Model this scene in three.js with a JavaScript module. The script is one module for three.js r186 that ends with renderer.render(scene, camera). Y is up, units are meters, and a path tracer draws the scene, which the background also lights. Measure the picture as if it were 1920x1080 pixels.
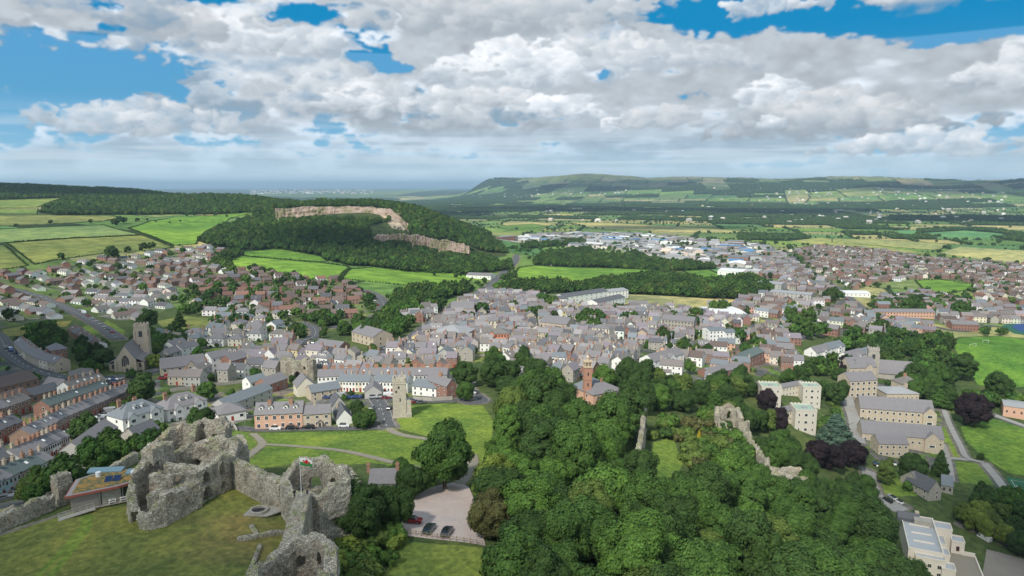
import * as THREE from 'three';
import { MarchingCubes } from 'three/addons/objects/MarchingCubes.js';
import { mergeGeometries } from 'three/addons/utils/BufferGeometryUtils.js';

// ---------------------------------------------------------------- camera, sky, sun, exposure
const scene = new THREE.Scene();
const W = 1920, H = 1080, FOCAL = 1297, CAM_Y = 100, PITCH = Math.atan(195 / FOCAL);
const camera = new THREE.PerspectiveCamera(2 * Math.atan(540 / FOCAL) * 180 / Math.PI, 16 / 9, 1, 150000);
camera.position.set(0, CAM_Y, 0);
camera.rotation.set(-PITCH, 0, 0);
const renderer = new THREE.WebGLRenderer({ antialias: true });
renderer.toneMapping = THREE.LinearToneMapping;
renderer.toneMappingExposure = 1.02;
renderer.shadowMap.enabled = true;
const SUN_AZ = -152 * Math.PI / 180, SUN_EL = 45 * Math.PI / 180;        // azimuth from the view direction, towards the sun
const sunDir = new THREE.Vector3(Math.sin(SUN_AZ) * Math.cos(SUN_EL), Math.sin(SUN_EL), -Math.cos(SUN_AZ) * Math.cos(SUN_EL));
const sun = new THREE.DirectionalLight(new THREE.Color(1, 0.95, 0.85), 4.5);
sun.position.copy(sunDir).multiplyScalar(2000);
sun.castShadow = true; sun.shadow.radius = 9; sun.shadow.mapSize.set(4096, 4096);
Object.assign(sun.shadow.camera, { left: -700, right: 700, top: 700, bottom: -700, near: 10, far: 5000 });
sun.target.position.set(0, 0, -400);
scene.add(sun, sun.target);
sun.position.add(sun.target.position);
scene.fog = new THREE.FogExp2(new THREE.Color(0.54, 0.78, 1.0), 0.000052);

// ---------------------------------------------------------------- numbers, noise
function rng(seed) { let s = seed | 0; return () => { s = (s + 0x6d2b79f5) | 0; let t = Math.imul(s ^ (s >>> 15), 1 | s); t = (t + Math.imul(t ^ (t >>> 7), 61 | t)) ^ t; return ((t ^ (t >>> 14)) >>> 0) / 4294967296; }; }
const clamp = (x, a = 0, b = 1) => x < a ? a : x > b ? b : x;
const lerp = (a, b, t) => a + (b - a) * t;
const sstep = (a, b, x) => { const t = clamp((x - a) / (b - a)); return t * t * (3 - 2 * t); };
const PERM = new Uint8Array(1024); { const r = rng(7); const p = [...Array(256).keys()]; for (let i = 255; i > 0; i--) { const j = Math.floor(r() * (i + 1)); [p[i], p[j]] = [p[j], p[i]]; } for (let i = 0; i < 1024; i++) PERM[i] = p[i & 255]; }
function vnoise(x, y, z = 0) {                                  // value noise, 0..1
  const X = Math.floor(x), Y = Math.floor(y), Z = Math.floor(z); let a = x - X, b = y - Y, c = z - Z;
  a = a * a * (3 - 2 * a); b = b * b * (3 - 2 * b); c = c * c * (3 - 2 * c);
  const x0 = X & 255, x1 = (X + 1) & 255, y0 = Y & 255, y1 = (Y + 1) & 255, z0 = Z & 255, z1 = (Z + 1) & 255;
  const h = (i, j, k) => PERM[PERM[PERM[i] + j] + k];
  const l = (p, q, t) => p + (q - p) * t;
  const lo = l(l(h(x0, y0, z0), h(x1, y0, z0), a), l(h(x0, y1, z0), h(x1, y1, z0), a), b);
  if (c === 0) return lo / 255;
  return l(lo, l(l(h(x0, y0, z1), h(x1, y0, z1), a), l(h(x0, y1, z1), h(x1, y1, z1), a), b), c) / 255;
}
function fbm(x, y, z = 0, o = 4) { let s = 0, a = 0.5, t = 0; for (let i = 0; i < o; i++) { s += a * vnoise(x, y, z); t += a; a *= 0.5; x = x * 2.03 + 17.1; y = y * 2.03 + 9.7; if (z) z = z * 2.03 + 3.3; } return s / t; }

// ---------------------------------------------------------------- terrain heights
const SP = Math.sin(PITCH), CP = Math.cos(PITCH);
function ray(u, v) { const X = (u - 960) / FOCAL, Y = (540 - v) / FOCAL; return [X, Y * CP - SP, -CP - Y * SP]; }
function onDrop(u, v, D) { const d = ray(u, v), t = D / -d[1]; return [d[0] * t, d[2] * t]; }
const CTRL = [];                                                // surveyed spots: x, z, drop below the camera
const spot = (u, v, D) => { const [x, z] = onDrop(u, v, D); CTRL.push([x, z, D]); };
const spotR = (u, r, D) => { const X = (u - 960) / FOCAL, l = Math.hypot(X, 1); CTRL.push([X / l * r, -r / l, D]); };
for (const s of [
  [0, 1080, 70], [200, 1080, 70], [400, 1080, 70], [500, 1080, 70], [100, 1000, 70], [300, 1000, 70], [450, 1010, 70], [-150, 1030, 70], [0, 1010, 70], [130, 965, 70], [250, 950, 70], [440, 912, 70], [528, 958, 70], [538, 990, 70.3],
  [40, 925, 82], [80, 900, 84], [-150, 930, 85], [150, 890, 79.5], [230, 862, 81], [300, 842, 83], [360, 840, 82], [130, 800, 91], [0, 800, 92], [50, 870, 86.5], [200, 830, 87], [300, 790, 91],
  [460, 858, 83.5], [500, 835, 87.5], [600, 850, 85], [700, 868, 83.5], [500, 878, 79.5], [620, 885, 81.5], [440, 815, 89.5],
  [700, 1060, 77], [800, 1070, 78], [740, 1000, 77.5], [890, 1015, 77.5], [870, 915, 80.5], [800, 960, 79], [640, 1030, 76], [660, 960, 78],
  [900, 850, 84.5], [890, 780, 90], [760, 772, 92], [570, 802, 91], [720, 805, 90.5], [430, 798, 92], [850, 752, 94],
  [1000, 1075, 79], [1000, 950, 83], [1000, 850, 88], [950, 760, 94], [1050, 760, 96], [1130, 760, 98], [1200, 900, 89], [1200, 1060, 83], [1200, 800, 96], [1250, 840, 95], [1240, 890, 92], [1350, 1050, 95], [1350, 900, 101], [1365, 805, 107], [1490, 910, 106], [1500, 1010, 114], [1600, 1075, 128],
  [1660, 1000, 136], [1750, 1070, 141], [1640, 930, 137], [1700, 860, 139], [1600, 800, 137], [1510, 800, 127], [1500, 750, 126], [1430, 790, 117], [1900, 1000, 143], [1900, 850, 143], [1800, 760, 141], [1900, 700, 142], [2100, 900, 145], [1650, 710, 135], [1880, 640, 143],
  [700, 700, 101], [600, 650, 102], [1000, 650, 107], [900, 690, 101], [1200, 650, 113], [1300, 700, 112], [1200, 720, 105], [900, 600, 114], [1200, 600, 119], [1400, 600, 129], [1450, 650, 127], [1600, 640, 133], [1750, 600, 140], [1900, 580, 143], [2100, 620, 146],
  [500, 750, 97], [350, 740, 96], [240, 690, 100], [60, 700, 97], [-150, 700, 95], [250, 570, 106], [420, 600, 108], [600, 560, 112], [150, 530, 100], [0, 560, 96], [300, 490, 95], [0, 515, 86], [-200, 540, 84],
  [550, 495, 100], [480, 530, 107], [750, 530, 111], [880, 530, 121], [800, 570, 114], [1000, 520, 130], [950, 545, 124], [1100, 545, 128], [1250, 545, 131], [1400, 540, 136], [1600, 560, 139], [1000, 490, 137], [1200, 480, 148], [1500, 520, 143], [1500, 460, 162], [1800, 500, 151], [1800, 455, 165], [2100, 480, 160],
  [1050, 450, 156], [1300, 440, 166], [1050, 420, 174], [1500, 420, 176], [1800, 420, 177], [2150, 420, 177], [1050, 400, 184], [1500, 400, 183], [1900, 400, 182],
]) spot(...s);
for (const s of [                                               // column, range, drop: spots that other ground hides, and far ones
  [0, 980, 84], [150, 1000, 84], [300, 1020, 88], [0, 1250, 74], [150, 1150, 78], [300, 1300, 81], [450, 1500, 85], [100, 1600, 65], [350, 1800, 70], [0, 2000, 52], [250, 2000, 58], [100, 2500, 40], [350, 2400, 42], [500, 2300, 48], [-200, 2500, 30], [0, 3300, 6], [150, 3300, 18], [-200, 3300, -10], [300, 3000, 38], [560, 2000, 55], [450, 3200, 90], [300, 4200, 130], [0, 4300, 60],
  [420, 1020, 100], [650, 980, 112], [500, 1150, 96], [600, 1200, 87], [700, 1200, 92], [620, 1330, 70], [520, 1350, 72], [720, 1330, 72], [800, 1300, 78], [680, 1480, 46], [760, 1480, 48], [560, 1540, 50], [850, 1400, 82], [620, 1650, 46], [740, 1650, 54], [700, 1800, 75], [900, 1250, 120], [930, 1450, 128], [960, 1200, 130], [850, 1120, 122], [820, 1800, 110], [700, 2300, 148], [900, 1900, 150], [500, 2800, 110], [600, 3200, 165], [800, 3000, 170],
  [1050, 6000, 189], [500, 6000, 190], [100, 6500, 170], [800, 6000, 192], [1400, 6000, 184], [1800, 6000, 178], [2200, 6000, 170],
  [800, 12000, 198], [500, 12000, 200], [100, 12000, 200], [-400, 12000, 190], [500, 30000, 203], [900, 30000, 203], [100, 30000, 203], [1500, 30000, 200], [2200, 30000, 200],
]) spotR(...s);
// the range of hills beyond the vale: column, ridge row, ridge range, foot range
for (const [u, v, r] of [[905, 343, 11500], [935, 332, 11500], [965, 334, 11400], [1000, 333.5, 11200], [1035, 328, 11000], [1065, 324.5, 10800], [1110, 327, 10600], [1170, 329, 10400], [1215, 333, 10300], [1260, 330, 10200], [1305, 328, 10000], [1350, 330, 9900], [1420, 333, 9800], [1500, 332, 9700], [1580, 333, 9600], [1650, 335.5, 9500], [1720, 338, 9400], [1800, 338.5, 9300], [1900, 341, 9200], [2050, 338, 9200], [2300, 336, 9000]]) {
  const d = ray(u, v), l = Math.hypot(d[0], d[2]), D = -d[1] / l * r;
  spotR(u, r, D); spotR(u, r + 2500, Math.max(60, D + 170));
  const k = sstep(880, 960, u);
  spotR(u, r - 1300, lerp(170, D * 0.42 + 70, k)); spotR(u, r - 2700, lerp(190, 158, k)); spotR(u, r - 700, lerp(130, D * 0.72 + 30, k));
}
spotR(880, 11500, 175); spotR(860, 12500, 196);
const NC = CTRL.length;
const cpx = CTRL.map(([x, z]) => Math.log(Math.hypot(x, z))), cpy = CTRL.map(([x, z]) => Math.atan2(x, -z));
const kern = (d2) => Math.sqrt(d2 + 0.0009);
const wts = (() => {                                            // solve the interpolation once
  const n = NC + 1, A = [];
  for (let i = 0; i < NC; i++) { const row = new Float64Array(n + 1); for (let j = 0; j < NC; j++) row[j] = kern((cpx[i] - cpx[j]) ** 2 + (cpy[i] - cpy[j]) ** 2) + (i === j ? -0.004 : 0); row[NC] = 1; row[n] = CTRL[i][2]; A.push(row); }
  const last = new Float64Array(n + 1).fill(1); last[NC] = 0; last[n] = 0; A.push(last);
  for (let c = 0; c < n; c++) {
    let p = c; for (let r = c + 1; r < n; r++) if (Math.abs(A[r][c]) > Math.abs(A[p][c])) p = r;
    [A[c], A[p]] = [A[p], A[c]];
    for (let r = c + 1; r < n; r++) { const f = A[r][c] / A[c][c]; if (f) for (let k = c; k <= n; k++) A[r][k] -= f * A[c][k]; }
  }
  const w = new Float64Array(n);
  for (let r = n - 1; r >= 0; r--) { let s = A[r][n]; for (let k = r + 1; k < n; k++) s -= A[r][k] * w[k]; w[r] = s / A[r][r]; }
  return w;
})();
let quarryCut = null;                                           // set below: the quarry lowers the ground
function rawHeight(x, z) {
  const r = Math.max(20, Math.hypot(x, z)), th = Math.atan2(x, -z), lx = Math.log(r), ly = clamp(th, -1.5, 1.5);
  let D = wts[NC]; for (let i = 0; i < NC; i++) { const a = lx - cpx[i], b = ly - cpy[i]; D += wts[i] * Math.sqrt(a * a + b * b + 0.0009); }
  const back = sstep(1.0, 1.5, Math.abs(th)); D = lerp(D, 80, back);
  D = lerp(74, D, sstep(45, 100, r));
  if (r > 31000) D = lerp(D, 232, sstep(31000, 36000, r));
  if (r > 3000 && r < 30000) { const k = sstep(3000, 8000, r) * sstep(0, 120, 190 - D); D -= (fbm(x / 900, z / 900, 0, 4) - 0.5) * (60 + 70 * sstep(90, -40, D)) * k; }
  return CAM_Y - D;
}
function height(x, z) { const h = rawHeight(x, z); return quarryCut ? quarryCut(x, z, h) : h; }
function hitGround(u, v, lift = 0) {                            // where the sight line of a survey mark meets the ground
  const d = ray(u, v); let t0 = 25, t = 25;
  while (t < 60000) { const y = CAM_Y + d[1] * t; if (y < height(d[0] * t, d[2] * t) + lift) break; t0 = t; t *= 1.012; }
  for (let i = 0; i < 18; i++) { const m = (t0 + t) / 2; if (CAM_Y + d[1] * m < height(d[0] * m, d[2] * m) + lift) t = m; else t0 = m; }
  return new THREE.Vector3(d[0] * t, height(d[0] * t, d[2] * t), d[2] * t);
}
const G = (u, v) => { const p = hitGround(u, v); return [p.x, p.z]; };
const poly = (...uv) => uv.map(([u, v]) => G(u, v));
function inside(p, x, z) { let c = false; for (let i = 0, j = p.length - 1; i < p.length; j = i++) { const a = p[i], b = p[j]; if ((a[1] > z) !== (b[1] > z) && x < (b[0] - a[0]) * (z - a[1]) / (b[1] - a[1]) + a[0]) c = !c; } return c; }
function bounds(p) { const b = [1e9, 1e9, -1e9, -1e9]; for (const [x, z] of p) { b[0] = Math.min(b[0], x); b[1] = Math.min(b[1], z); b[2] = Math.max(b[2], x); b[3] = Math.max(b[3], z); } return b; }
function segDist(p, x, z, closed = false) { let m = 1e9; for (let i = 0; i < p.length - (closed ? 0 : 1); i++) { const a = p[i], b = p[(i + 1) % p.length], dx = b[0] - a[0], dz = b[1] - a[1], t = clamp(((x - a[0]) * dx + (z - a[1]) * dz) / (dx * dx + dz * dz + 1e-9)); m = Math.min(m, Math.hypot(x - a[0] - dx * t, z - a[1] - dz * t)); } return m; }

// ---------------------------------------------------------------- naming
const taken = new Map();
function numbered(n) { const k = taken.get(n) ?? 0; taken.set(n, k + 1); return k ? n + '_' + String(k).padStart(3, '0') : n; }
function tag(o, label, category, group, kind) { o.userData = { ...o.userData }; if (label) o.userData.label = label; if (category) o.userData.category = category; if (group) o.userData.group = group; if (kind) o.userData.kind = kind; return o; }
function thing(name, label, category, [x, y, z] = [0, 0, 0], turn = 0, group) { const o = new THREE.Group(); o.name = numbered(name); o.position.set(x, y, z); o.rotation.y = turn; scene.add(o); return tag(o, label, category, group); }
function part(name, geo, mat, parent) { const m = new THREE.Mesh(geo, mat); m.name = name; m.castShadow = m.receiveShadow = true; parent.add(m); return m; }
function solo(name, geo, mat, label, category, group, kind) { const m = part(numbered(name), geo, mat, scene); return tag(m, label, category, group, kind); }
function copyOf(o, label, group) { const c = o.clone(); c.name = numbered(o.name.replace(/_\d{3}$/, '')); c.userData = { ...o.userData }; if (label) c.userData.label = label; if (group) c.userData.group = group; scene.add(c); return c; }
const T0 = Date.now(), log = (s) => console.log(((Date.now() - T0) / 1000).toFixed(1) + 's ' + s);
// ---------------------------------------------------------------- sky: air and a broken deck of cloud
{
  const SW = 4096, SH = 2048, data = new Float32Array(SW * SH * 4), r0 = rng(3);
  const gaps = [[-23, 13.4, 2.4, 1.7], [-16.2, 12.4, 2.6, 1.7], [-30, 12.2, 2.2, .8], [-15.5, 12.9, 2.0, 1.0], [-36, 7.6, 7, 1.7], [-27, 7.4, 6, 1.5], [-11.4, 9.9, 2.6, 1.6], [-9.2, 9.0, 2.2, 1.5], [-28.6, 10.6, 1.2, 1.5], [-36, 4.9, 5, 1.0], [14, 12.9, 5, 1.5], [21, 13.2, 5, 1.6], [18, 11.6, 6, 1.4], [32, 11.4, 6, 1.7], [26, 10.6, 5, 1.4], [37, 10.5, 5, 1.5], [9.5, 8.0, 4, .7], [15, 7.0, 5, .6], [6, 11.6, 3, .7]];
  // heaped clouds: azimuth and height of the base in degrees, width, height, brightness of tops and base
  const HEAPS = [[-18, 4.9, 18, 7.4, 0.90, 0.50], [-20.5, 9.4, 14, 3.9, 0.92, 0.60], [-12.5, 5.3, 6, 2.6, 0.95, 0.52], [-28, 3.6, 15, 2.4, 0.84, 0.60], [-3.2, 4.5, 11, 4.0, 0.88, 0.48], [4, 5.0, 7, 2.4, 1.0, 0.66], [20, 5.4, 5.5, 2.6, 1.02, 0.66], [25.5, 3.4, 20, 3.4, 0.74, 0.46], [30, 2.0, 13, 2.0, 0.92, 0.62], [9.6, 8.6, 21, 3.4, 0.84, 0.62], [20.2, 12.3, 8, 1.7, 0.86, 0.66, 1], [33, 11.9, 14, 4.2, 0.80, 0.58, 1], [-30, 10.2, 18, 4.6, 0.66, 0.52], [19.6, 4.0, 2.2, 1.5, 0.95, 0.7], [8.2, 4.1, 1.4, 1.3, 0.92, 0.7], [-1, 11.6, 34, 4.0, 0.72, 0.55], [0.5, 7.6, 16, 3.4, 0.98, 0.66], [-36.5, 5.9, 2.6, 1.6, 0.9, 0.7], [36, 6.2, 10, 2.6, 0.9, 0.56], [12, 4.4, 8, 1.8, 0.76, 0.58]];
  for (let i = 0; i < 90; i++) { const a = 50 + r0() * 260, e = 3 + r0() * r0() * 40; HEAPS.push([a > 180 ? a - 360 : a, e, 6 + r0() * 14, 2 + r0() * 4 + e * 0.06, 0.8 + r0() * 0.2, 0.48 + r0() * 0.14]); }
  for (const c of HEAPS) { const [a, e, w, h] = c, n = Math.round(26 + w * 3.2); c.puffs = []; for (let i = 0; i < n; i++) { const x = (r0() + r0() - 1) * w * 0.56, cap = h * (1 - Math.pow(Math.abs(x) / (w * 0.58), 1.6)) * (0.55 + 0.45 * vnoise(x * 1.3 + a, e + 5)), y = r0() * cap, r = h * (0.13 + 0.16 * r0()) * (0.7 + 0.5 * cap / h); c.puffs.push([x, y + r * 0.35, r * 1.35, r, r0()]); } c.puffs.sort((p, q) => q[1] - p[1]); c.box = [a - w * 0.75, a + w * 0.75, e - h * 0.3, e + h * 1.5]; }
  const hits = new Float32Array(4);
  const skyAt = (az, el, out) => {                               // az, el in radians; az 0 is the view direction
    const zen = sstep(0, 0.21, el), de = el * 57.2958, da = az * 57.2958;
    let r = lerp(0.40, 0.002, Math.pow(zen, 0.42)), g = lerp(0.61, 0.235, Math.pow(zen, 0.55)), b = lerp(0.76, 0.50, Math.pow(zen, 0.7));
    let gap = 0; for (const k of gaps) { const q = ((da - k[0]) / k[2]) ** 2 + ((de - k[1]) / (k[2] * 0.27)) ** 2; if (q < 6) gap += k[3] * Math.exp(-q); }
    const e0 = Math.max(el, 0) + 0.075, X0 = az * 2.3 / Math.sqrt(e0), Y0 = -2.6 * Math.log(e0);
    const fine = fbm(az * 46, de * 1.5, 0, 5) - 0.5, mid2 = fbm(az * 15 + 9, de * 0.7 + 4, 0, 4) - 0.5, deck = fbm(X0 * 0.5 + 3, Y0 * 1.5 + 7, 0, 6);
    // the broken deck behind, torn at its holes
    const v = deck + fine * 0.5 + mid2 * 0.46 - gap * 0.28 + 0.035, cov = sstep(0.36, 0.47, v) * (1 - sstep(0.10, 0.03, el) * 0.45), tone = lerp(0.86, 0.53, sstep(0.40, 0.64, deck + mid2 * 0.9 + fine * 0.25)) * (1 + fine * 0.5);
    r = lerp(r, tone * 0.865, cov); g = lerp(g, tone * 0.955, cov); b = lerp(b, tone * 1.05, cov);
    const str = fbm(az * 7, de * 3.4 + 50, 0, 5), thin = sstep(0.42, 0.66, str) * sstep(0.3, 1.0, de) * sstep(6, 2.5, de) * 0.6;
    r = lerp(r, 0.62, thin); g = lerp(g, 0.72, thin); b = lerp(b, 0.80, thin);
    const nx = fine * 1.1 + mid2 * 0.9, ny = (fbm(az * 46 + 70, de * 1.5 + 30, 0, 4) - 0.5) * 0.9;
    for (const c of HEAPS) {
      if (da < c.box[0] || da > c.box[1] || de < c.box[2] || de > c.box[3]) continue;
      const x = da - c[0] + nx * 2.1, y = de - c[1] + ny * 1.0 + mid2 * 0.9; let al = 0, best = -1, sh = 0;
      for (const p of c.puffs) { const dx = (x - p[0]) / p[2], dy = (y - p[1]) / p[3], q = dx * dx + dy * dy; if (q > 1) continue; const z = Math.sqrt(1 - q); al = 1 - (1 - al) * (1 - sstep(0.0, 0.75, z)); const key = z * p[3] + p[4] * 0.05 - p[1] * 0.02; if (key > best) { best = key; sh = sh * 0.35 + 0.65 * clamp(0.5 + 0.42 * dy - 0.16 * dx + 0.10 * z); } else sh = lerp(sh, clamp(0.5 + 0.42 * dy - 0.16 * dx), 0.06); }
      if (al < 0.01) continue; al *= (c[6] ? 1 : sstep(1.2, 0.6, gap + fine * 3.0 + mid2 * 2.2)) * sstep(-c[3] * 0.12, c[3] * 0.10, y + fine * 0.5); const hr = clamp(y / c[3] * 1.25 + 0.05), k = clamp(hr * 0.62 + sh * 0.80 - 0.30 + fine * 0.9 + mid2 * 0.35), L = lerp(c[5] * 0.80, c[4] * 1.04, k), w = clamp(al * (0.86 + fine * 0.5));
      r = lerp(r, L * lerp(0.80, 0.98, k), w); g = lerp(g, L * lerp(0.93, 0.995, k), w); b = lerp(b, L * lerp(1.06, 1.02, k), w);
    }
    const mist = sstep(0.05, 0.0, el) * 0.72; r = lerp(r, 0.58, mist); g = lerp(g, 0.76, mist); b = lerp(b, 0.88, mist);
    out[0] = r * 1.08; out[1] = g * 1.08; out[2] = b * 1.08;
  };
  for (let j = SH / 2; j < SH; j++) {                             // row 0 is straight down
    const el = ((j + 0.5) / SH - 0.5) * Math.PI; let i = 0;
    while (i < SW) {
      const phi = ((i + 0.5) / SW - 0.5) * 2 * Math.PI;           // direction (cos, sin) in x, z
      let az = phi + Math.PI / 2; if (az > Math.PI) az -= 2 * Math.PI;
      const step = Math.abs(az) < 0.8 && el < 0.5 ? 1 : 4;
      skyAt(az, el, hits);
      for (let k = 0; k < step && i < SW; k++, i++) { const o = (j * SW + i) * 4; data[o] = hits[0]; data[o + 1] = hits[1]; data[o + 2] = hits[2]; data[o + 3] = 1; }
    }
  }
  for (let j = 0; j < SH / 2; j++) for (let i = 0; i < SW; i++) { const o = (j * SW + i) * 4; data[o] = 0.13; data[o + 1] = 0.17; data[o + 2] = 0.12; data[o + 3] = 1; }
  const t = new THREE.DataTexture(data, SW, SH, THREE.RGBAFormat, THREE.FloatType);
  t.mapping = THREE.EquirectangularReflectionMapping; t.magFilter = THREE.LinearFilter; t.needsUpdate = true;
  scene.background = t; scene.environment = t;
}
log('sky');

// ---------------------------------------------------------------- the quarry: benches cut into the wooded hill
const QUARRY = [                                                  // each bench: column, top row, foot row and range of marks along its lip
  { pts: [[516, 391, 405, 1445], [540, 390, 408, 1455], [575, 388, 408, 1465], [610, 386.5, 408, 1475], [650, 387, 409, 1475], [690, 388.5, 410, 1465], [720, 391, 411, 1450], [738, 396, 415, 1425], [750, 404, 424, 1390], [759, 414, 434, 1350], [766, 425, 445, 1310]] },
  { pts: [[690, 447, 458, 1210], [712, 442, 461, 1215], [735, 439, 461, 1222], [752, 440, 462, 1220], [766, 441, 464, 1214]] },
  { pts: [[766, 441, 465, 1212], [790, 443, 466, 1205], [815, 448, 468, 1195], [845, 452, 467, 1190], [880, 462, 470, 1180]] },
];
for (const q of QUARRY) q.world = q.pts.map(([u, vt, vb, r]) => { const d = ray(u, vt), e = ray(u, vb), l = Math.hypot(d[0], d[2]), m = Math.hypot(e[0], e[2]); return { x: d[0] / l * r, z: d[2] / l * r, top: CAM_Y + d[1] / l * r, foot: CAM_Y + e[1] / m * (r - 6) }; });
quarryCut = (x, z, h) => {
  const r = Math.hypot(x, z); if (r < 1080 || r > 1620 || x > -50 || x < -560) return h;
  const u = 960 + FOCAL * x / -z;
  for (const q of QUARRY) {
    const p = q.pts; let lo = Math.min(p[0][0], p[p.length - 1][0]), hi = Math.max(p[0][0], p[p.length - 1][0]);
    if (u < lo - 3 || u > hi + 3) continue;
    let best = null, bd = 1e9; for (let i = 0; i < p.length - 1; i++) { const a = p[i], b = p[i + 1]; if ((u - a[0]) * (u - b[0]) <= 9) { const t = clamp((u - a[0]) / (b[0] - a[0] || 1)); const rr = lerp(a[3], b[3], t); const dd = Math.abs(rr - r); if (dd < bd) { bd = dd; best = { rr, top: lerp(q.world[i].top, q.world[i + 1].top, t), foot: lerp(q.world[i].foot, q.world[i + 1].foot, t) }; } } }
    if (!best) continue;
    if (r < best.rr + 2 && r > best.rr - 60) h = Math.min(h, lerp(best.foot - 1, h, sstep(25, 60, best.rr - r)));
    else if (r >= best.rr + 2 && r < best.rr + 60) h = lerp(best.top - 0.5, h, sstep(8, 60, r - best.rr));
  }
  return h;
};

// ---------------------------------------------------------------- the map: fields, woods, roads, lawns, marked out in survey sights
const green1 = [0.150, 0.270, 0.040], green2 = [0.125, 0.225, 0.040], pasture = [0.175, 0.245, 0.060], olive = [0.19, 0.215, 0.062], straw = [0.40, 0.37, 0.15], pale = [0.30, 0.32, 0.12], castleGrass = [0.175, 0.190, 0.052], lawn = [0.135, 0.205, 0.038];
const FIELDS = [
  [olive, [[12, 456], [265, 441], [325, 464], [290, 470], [205, 474], [100, 488], [65, 496]]],
  [[0.165, 0.24, 0.085], [[-60, 432], [0, 430], [130, 424], [195, 422], [262, 440], [10, 455], [-60, 458]]],
  [green1, [[240, 428], [280, 415], [330, 407], [400, 404], [482, 394], [478, 398], [430, 410], [395, 430], [372, 448], [368, 458], [325, 460], [264, 437]]],
  [[0.2, 0.22, 0.07], [[-60, 404], [0, 404], [210, 404], [225, 408], [195, 415], [100, 420], [0, 424], [-60, 424]]],
  [[0.15, 0.22, 0.055], [[-60, 392], [0, 392], [72, 392], [70, 401], [0, 401], [-60, 401]]],
  [[0.17, 0.23, 0.06], [[-60, 376], [0, 375], [120, 371], [70, 389], [0, 390], [-60, 390]]],
  [[0.15, 0.18, 0.055], [[-60, 460], [8, 460], [52, 498], [0, 506], [-60, 512]]],
  [green1, [[456, 472], [520, 466], [602, 481], [615, 490], [580, 492], [456, 479]]],
  [green1, [[420, 486], [456, 480], [650, 499], [655, 503], [635, 520], [580, 524], [500, 507], [422, 500]]],
  [green1, [[657, 504], [700, 501], [760, 508], [860, 512], [886, 521], [872, 537], [800, 541], [640, 523]]],
  [green1, [[972, 502], [1000, 498], [1130, 503], [1228, 504], [1232, 510], [1200, 520], [1100, 526], [1020, 528], [962, 520]]],
  [green1, [[1278, 508], [1330, 506], [1352, 515], [1352, 528], [1312, 520]]],
  [green1, [[1716, 526], [1760, 524], [1824, 533], [1822, 543], [1765, 551], [1730, 541]]],
  [[0.110, 0.225, 0.034], [[1778, 640], [1802, 632], [1870, 630], [1990, 642], [1990, 720], [1900, 728], [1830, 722], [1812, 692], [1792, 662]]],
  [[0.120, 0.205, 0.036], [[1796, 800], [1850, 783], [1990, 808], [1990, 905], [1885, 887], [1830, 850], [1806, 825]]],
  [straw, [[1066, 417], [1150, 418], [1330, 428], [1440, 437], [1280, 436], [1110, 428]]],
  [straw, [[930, 418], [1000, 416], [1045, 420], [1000, 428], [950, 424]]],
  [green2, [[930, 424], [1000, 420], [1030, 425], [1010, 432], [945, 430]]],
  [pale, [[1560, 447], [1700, 452], [1780, 458], [1760, 470], [1660, 462], [1560, 455]]],
  [[0.36, 0.36, 0.15], [[1760, 474], [1800, 462], [1920, 470], [1990, 478], [1990, 498], [1900, 494], [1820, 484]]],
  [[0.12, 0.27, 0.10], [[1725, 437], [1810, 432], [1880, 438], [1900, 445], [1800, 446], [1730, 442]]],
  [[0.10, 0.25, 0.09], [[1680, 432], [1720, 431], [1720, 440], [1690, 441]]],
  [[0.27, 0.30, 0.1], [[1480, 452], [1540, 445], [1660, 463], [1740, 474], [1640, 470], [1540, 460]]],
  [olive, [[290, 602], [345, 592], [400, 597], [412, 605], [380, 622], [340, 627], [300, 613]]],
  [[0.21, 0.2, 0.06], [[0, 618], [60, 607], [140, 600], [130, 612], [40, 630], [0, 632]]],
];
const LAWNS = [
  [castleGrass, [[-120, 1110], [-120, 1010], [0, 1004], [125, 962], [250, 945], [300, 950], [372, 958], [440, 914], [526, 957], [542, 978], [540, 1010], [525, 1040], [500, 1110]]],
  [lawn, [[428, 812], [442, 808], [480, 812], [720, 806], [735, 812], [800, 822], [880, 840], [880, 880], [800, 885], [700, 868], [640, 872], [590, 868], [545, 870], [480, 880], [430, 900], [425, 850]]],
  [[0.140, 0.212, 0.040], [[738, 768], [770, 760], [830, 757], [905, 760], [925, 790], [920, 850], [890, 880], [870, 840], [790, 815], [738, 802]]],
  [[0.150, 0.200, 0.045], [[735, 1010], [905, 1028], [912, 1110], [700, 1110], [735, 1050]]],
  [lawn, [[1215, 905], [1225, 830], [1260, 820], [1280, 870], [1260, 905]]],
  [lawn, [[1310, 810], [1350, 800], [1380, 820], [1350, 835]]],
  [lawn, [[1570, 730], [1588, 712], [1588, 738], [1592, 800], [1570, 800]]],
  [lawn, [[1650, 890], [1720, 880], [1720, 930], [1660, 930]]],
  [lawn, [[1765, 800], [1790, 800], [1810, 860], [1785, 862]]], [lawn, [[1790, 865], [1830, 868], [1878, 910], [1800, 905]]],
  [lawn, [[1470, 855], [1500, 858], [1495, 880], [1460, 870]]],
  [lawn, [[155, 612], [180, 605], [195, 625], [165, 630]]], [lawn, [[200, 600], [235, 620], [230, 632], [190, 610]]],
];
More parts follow.
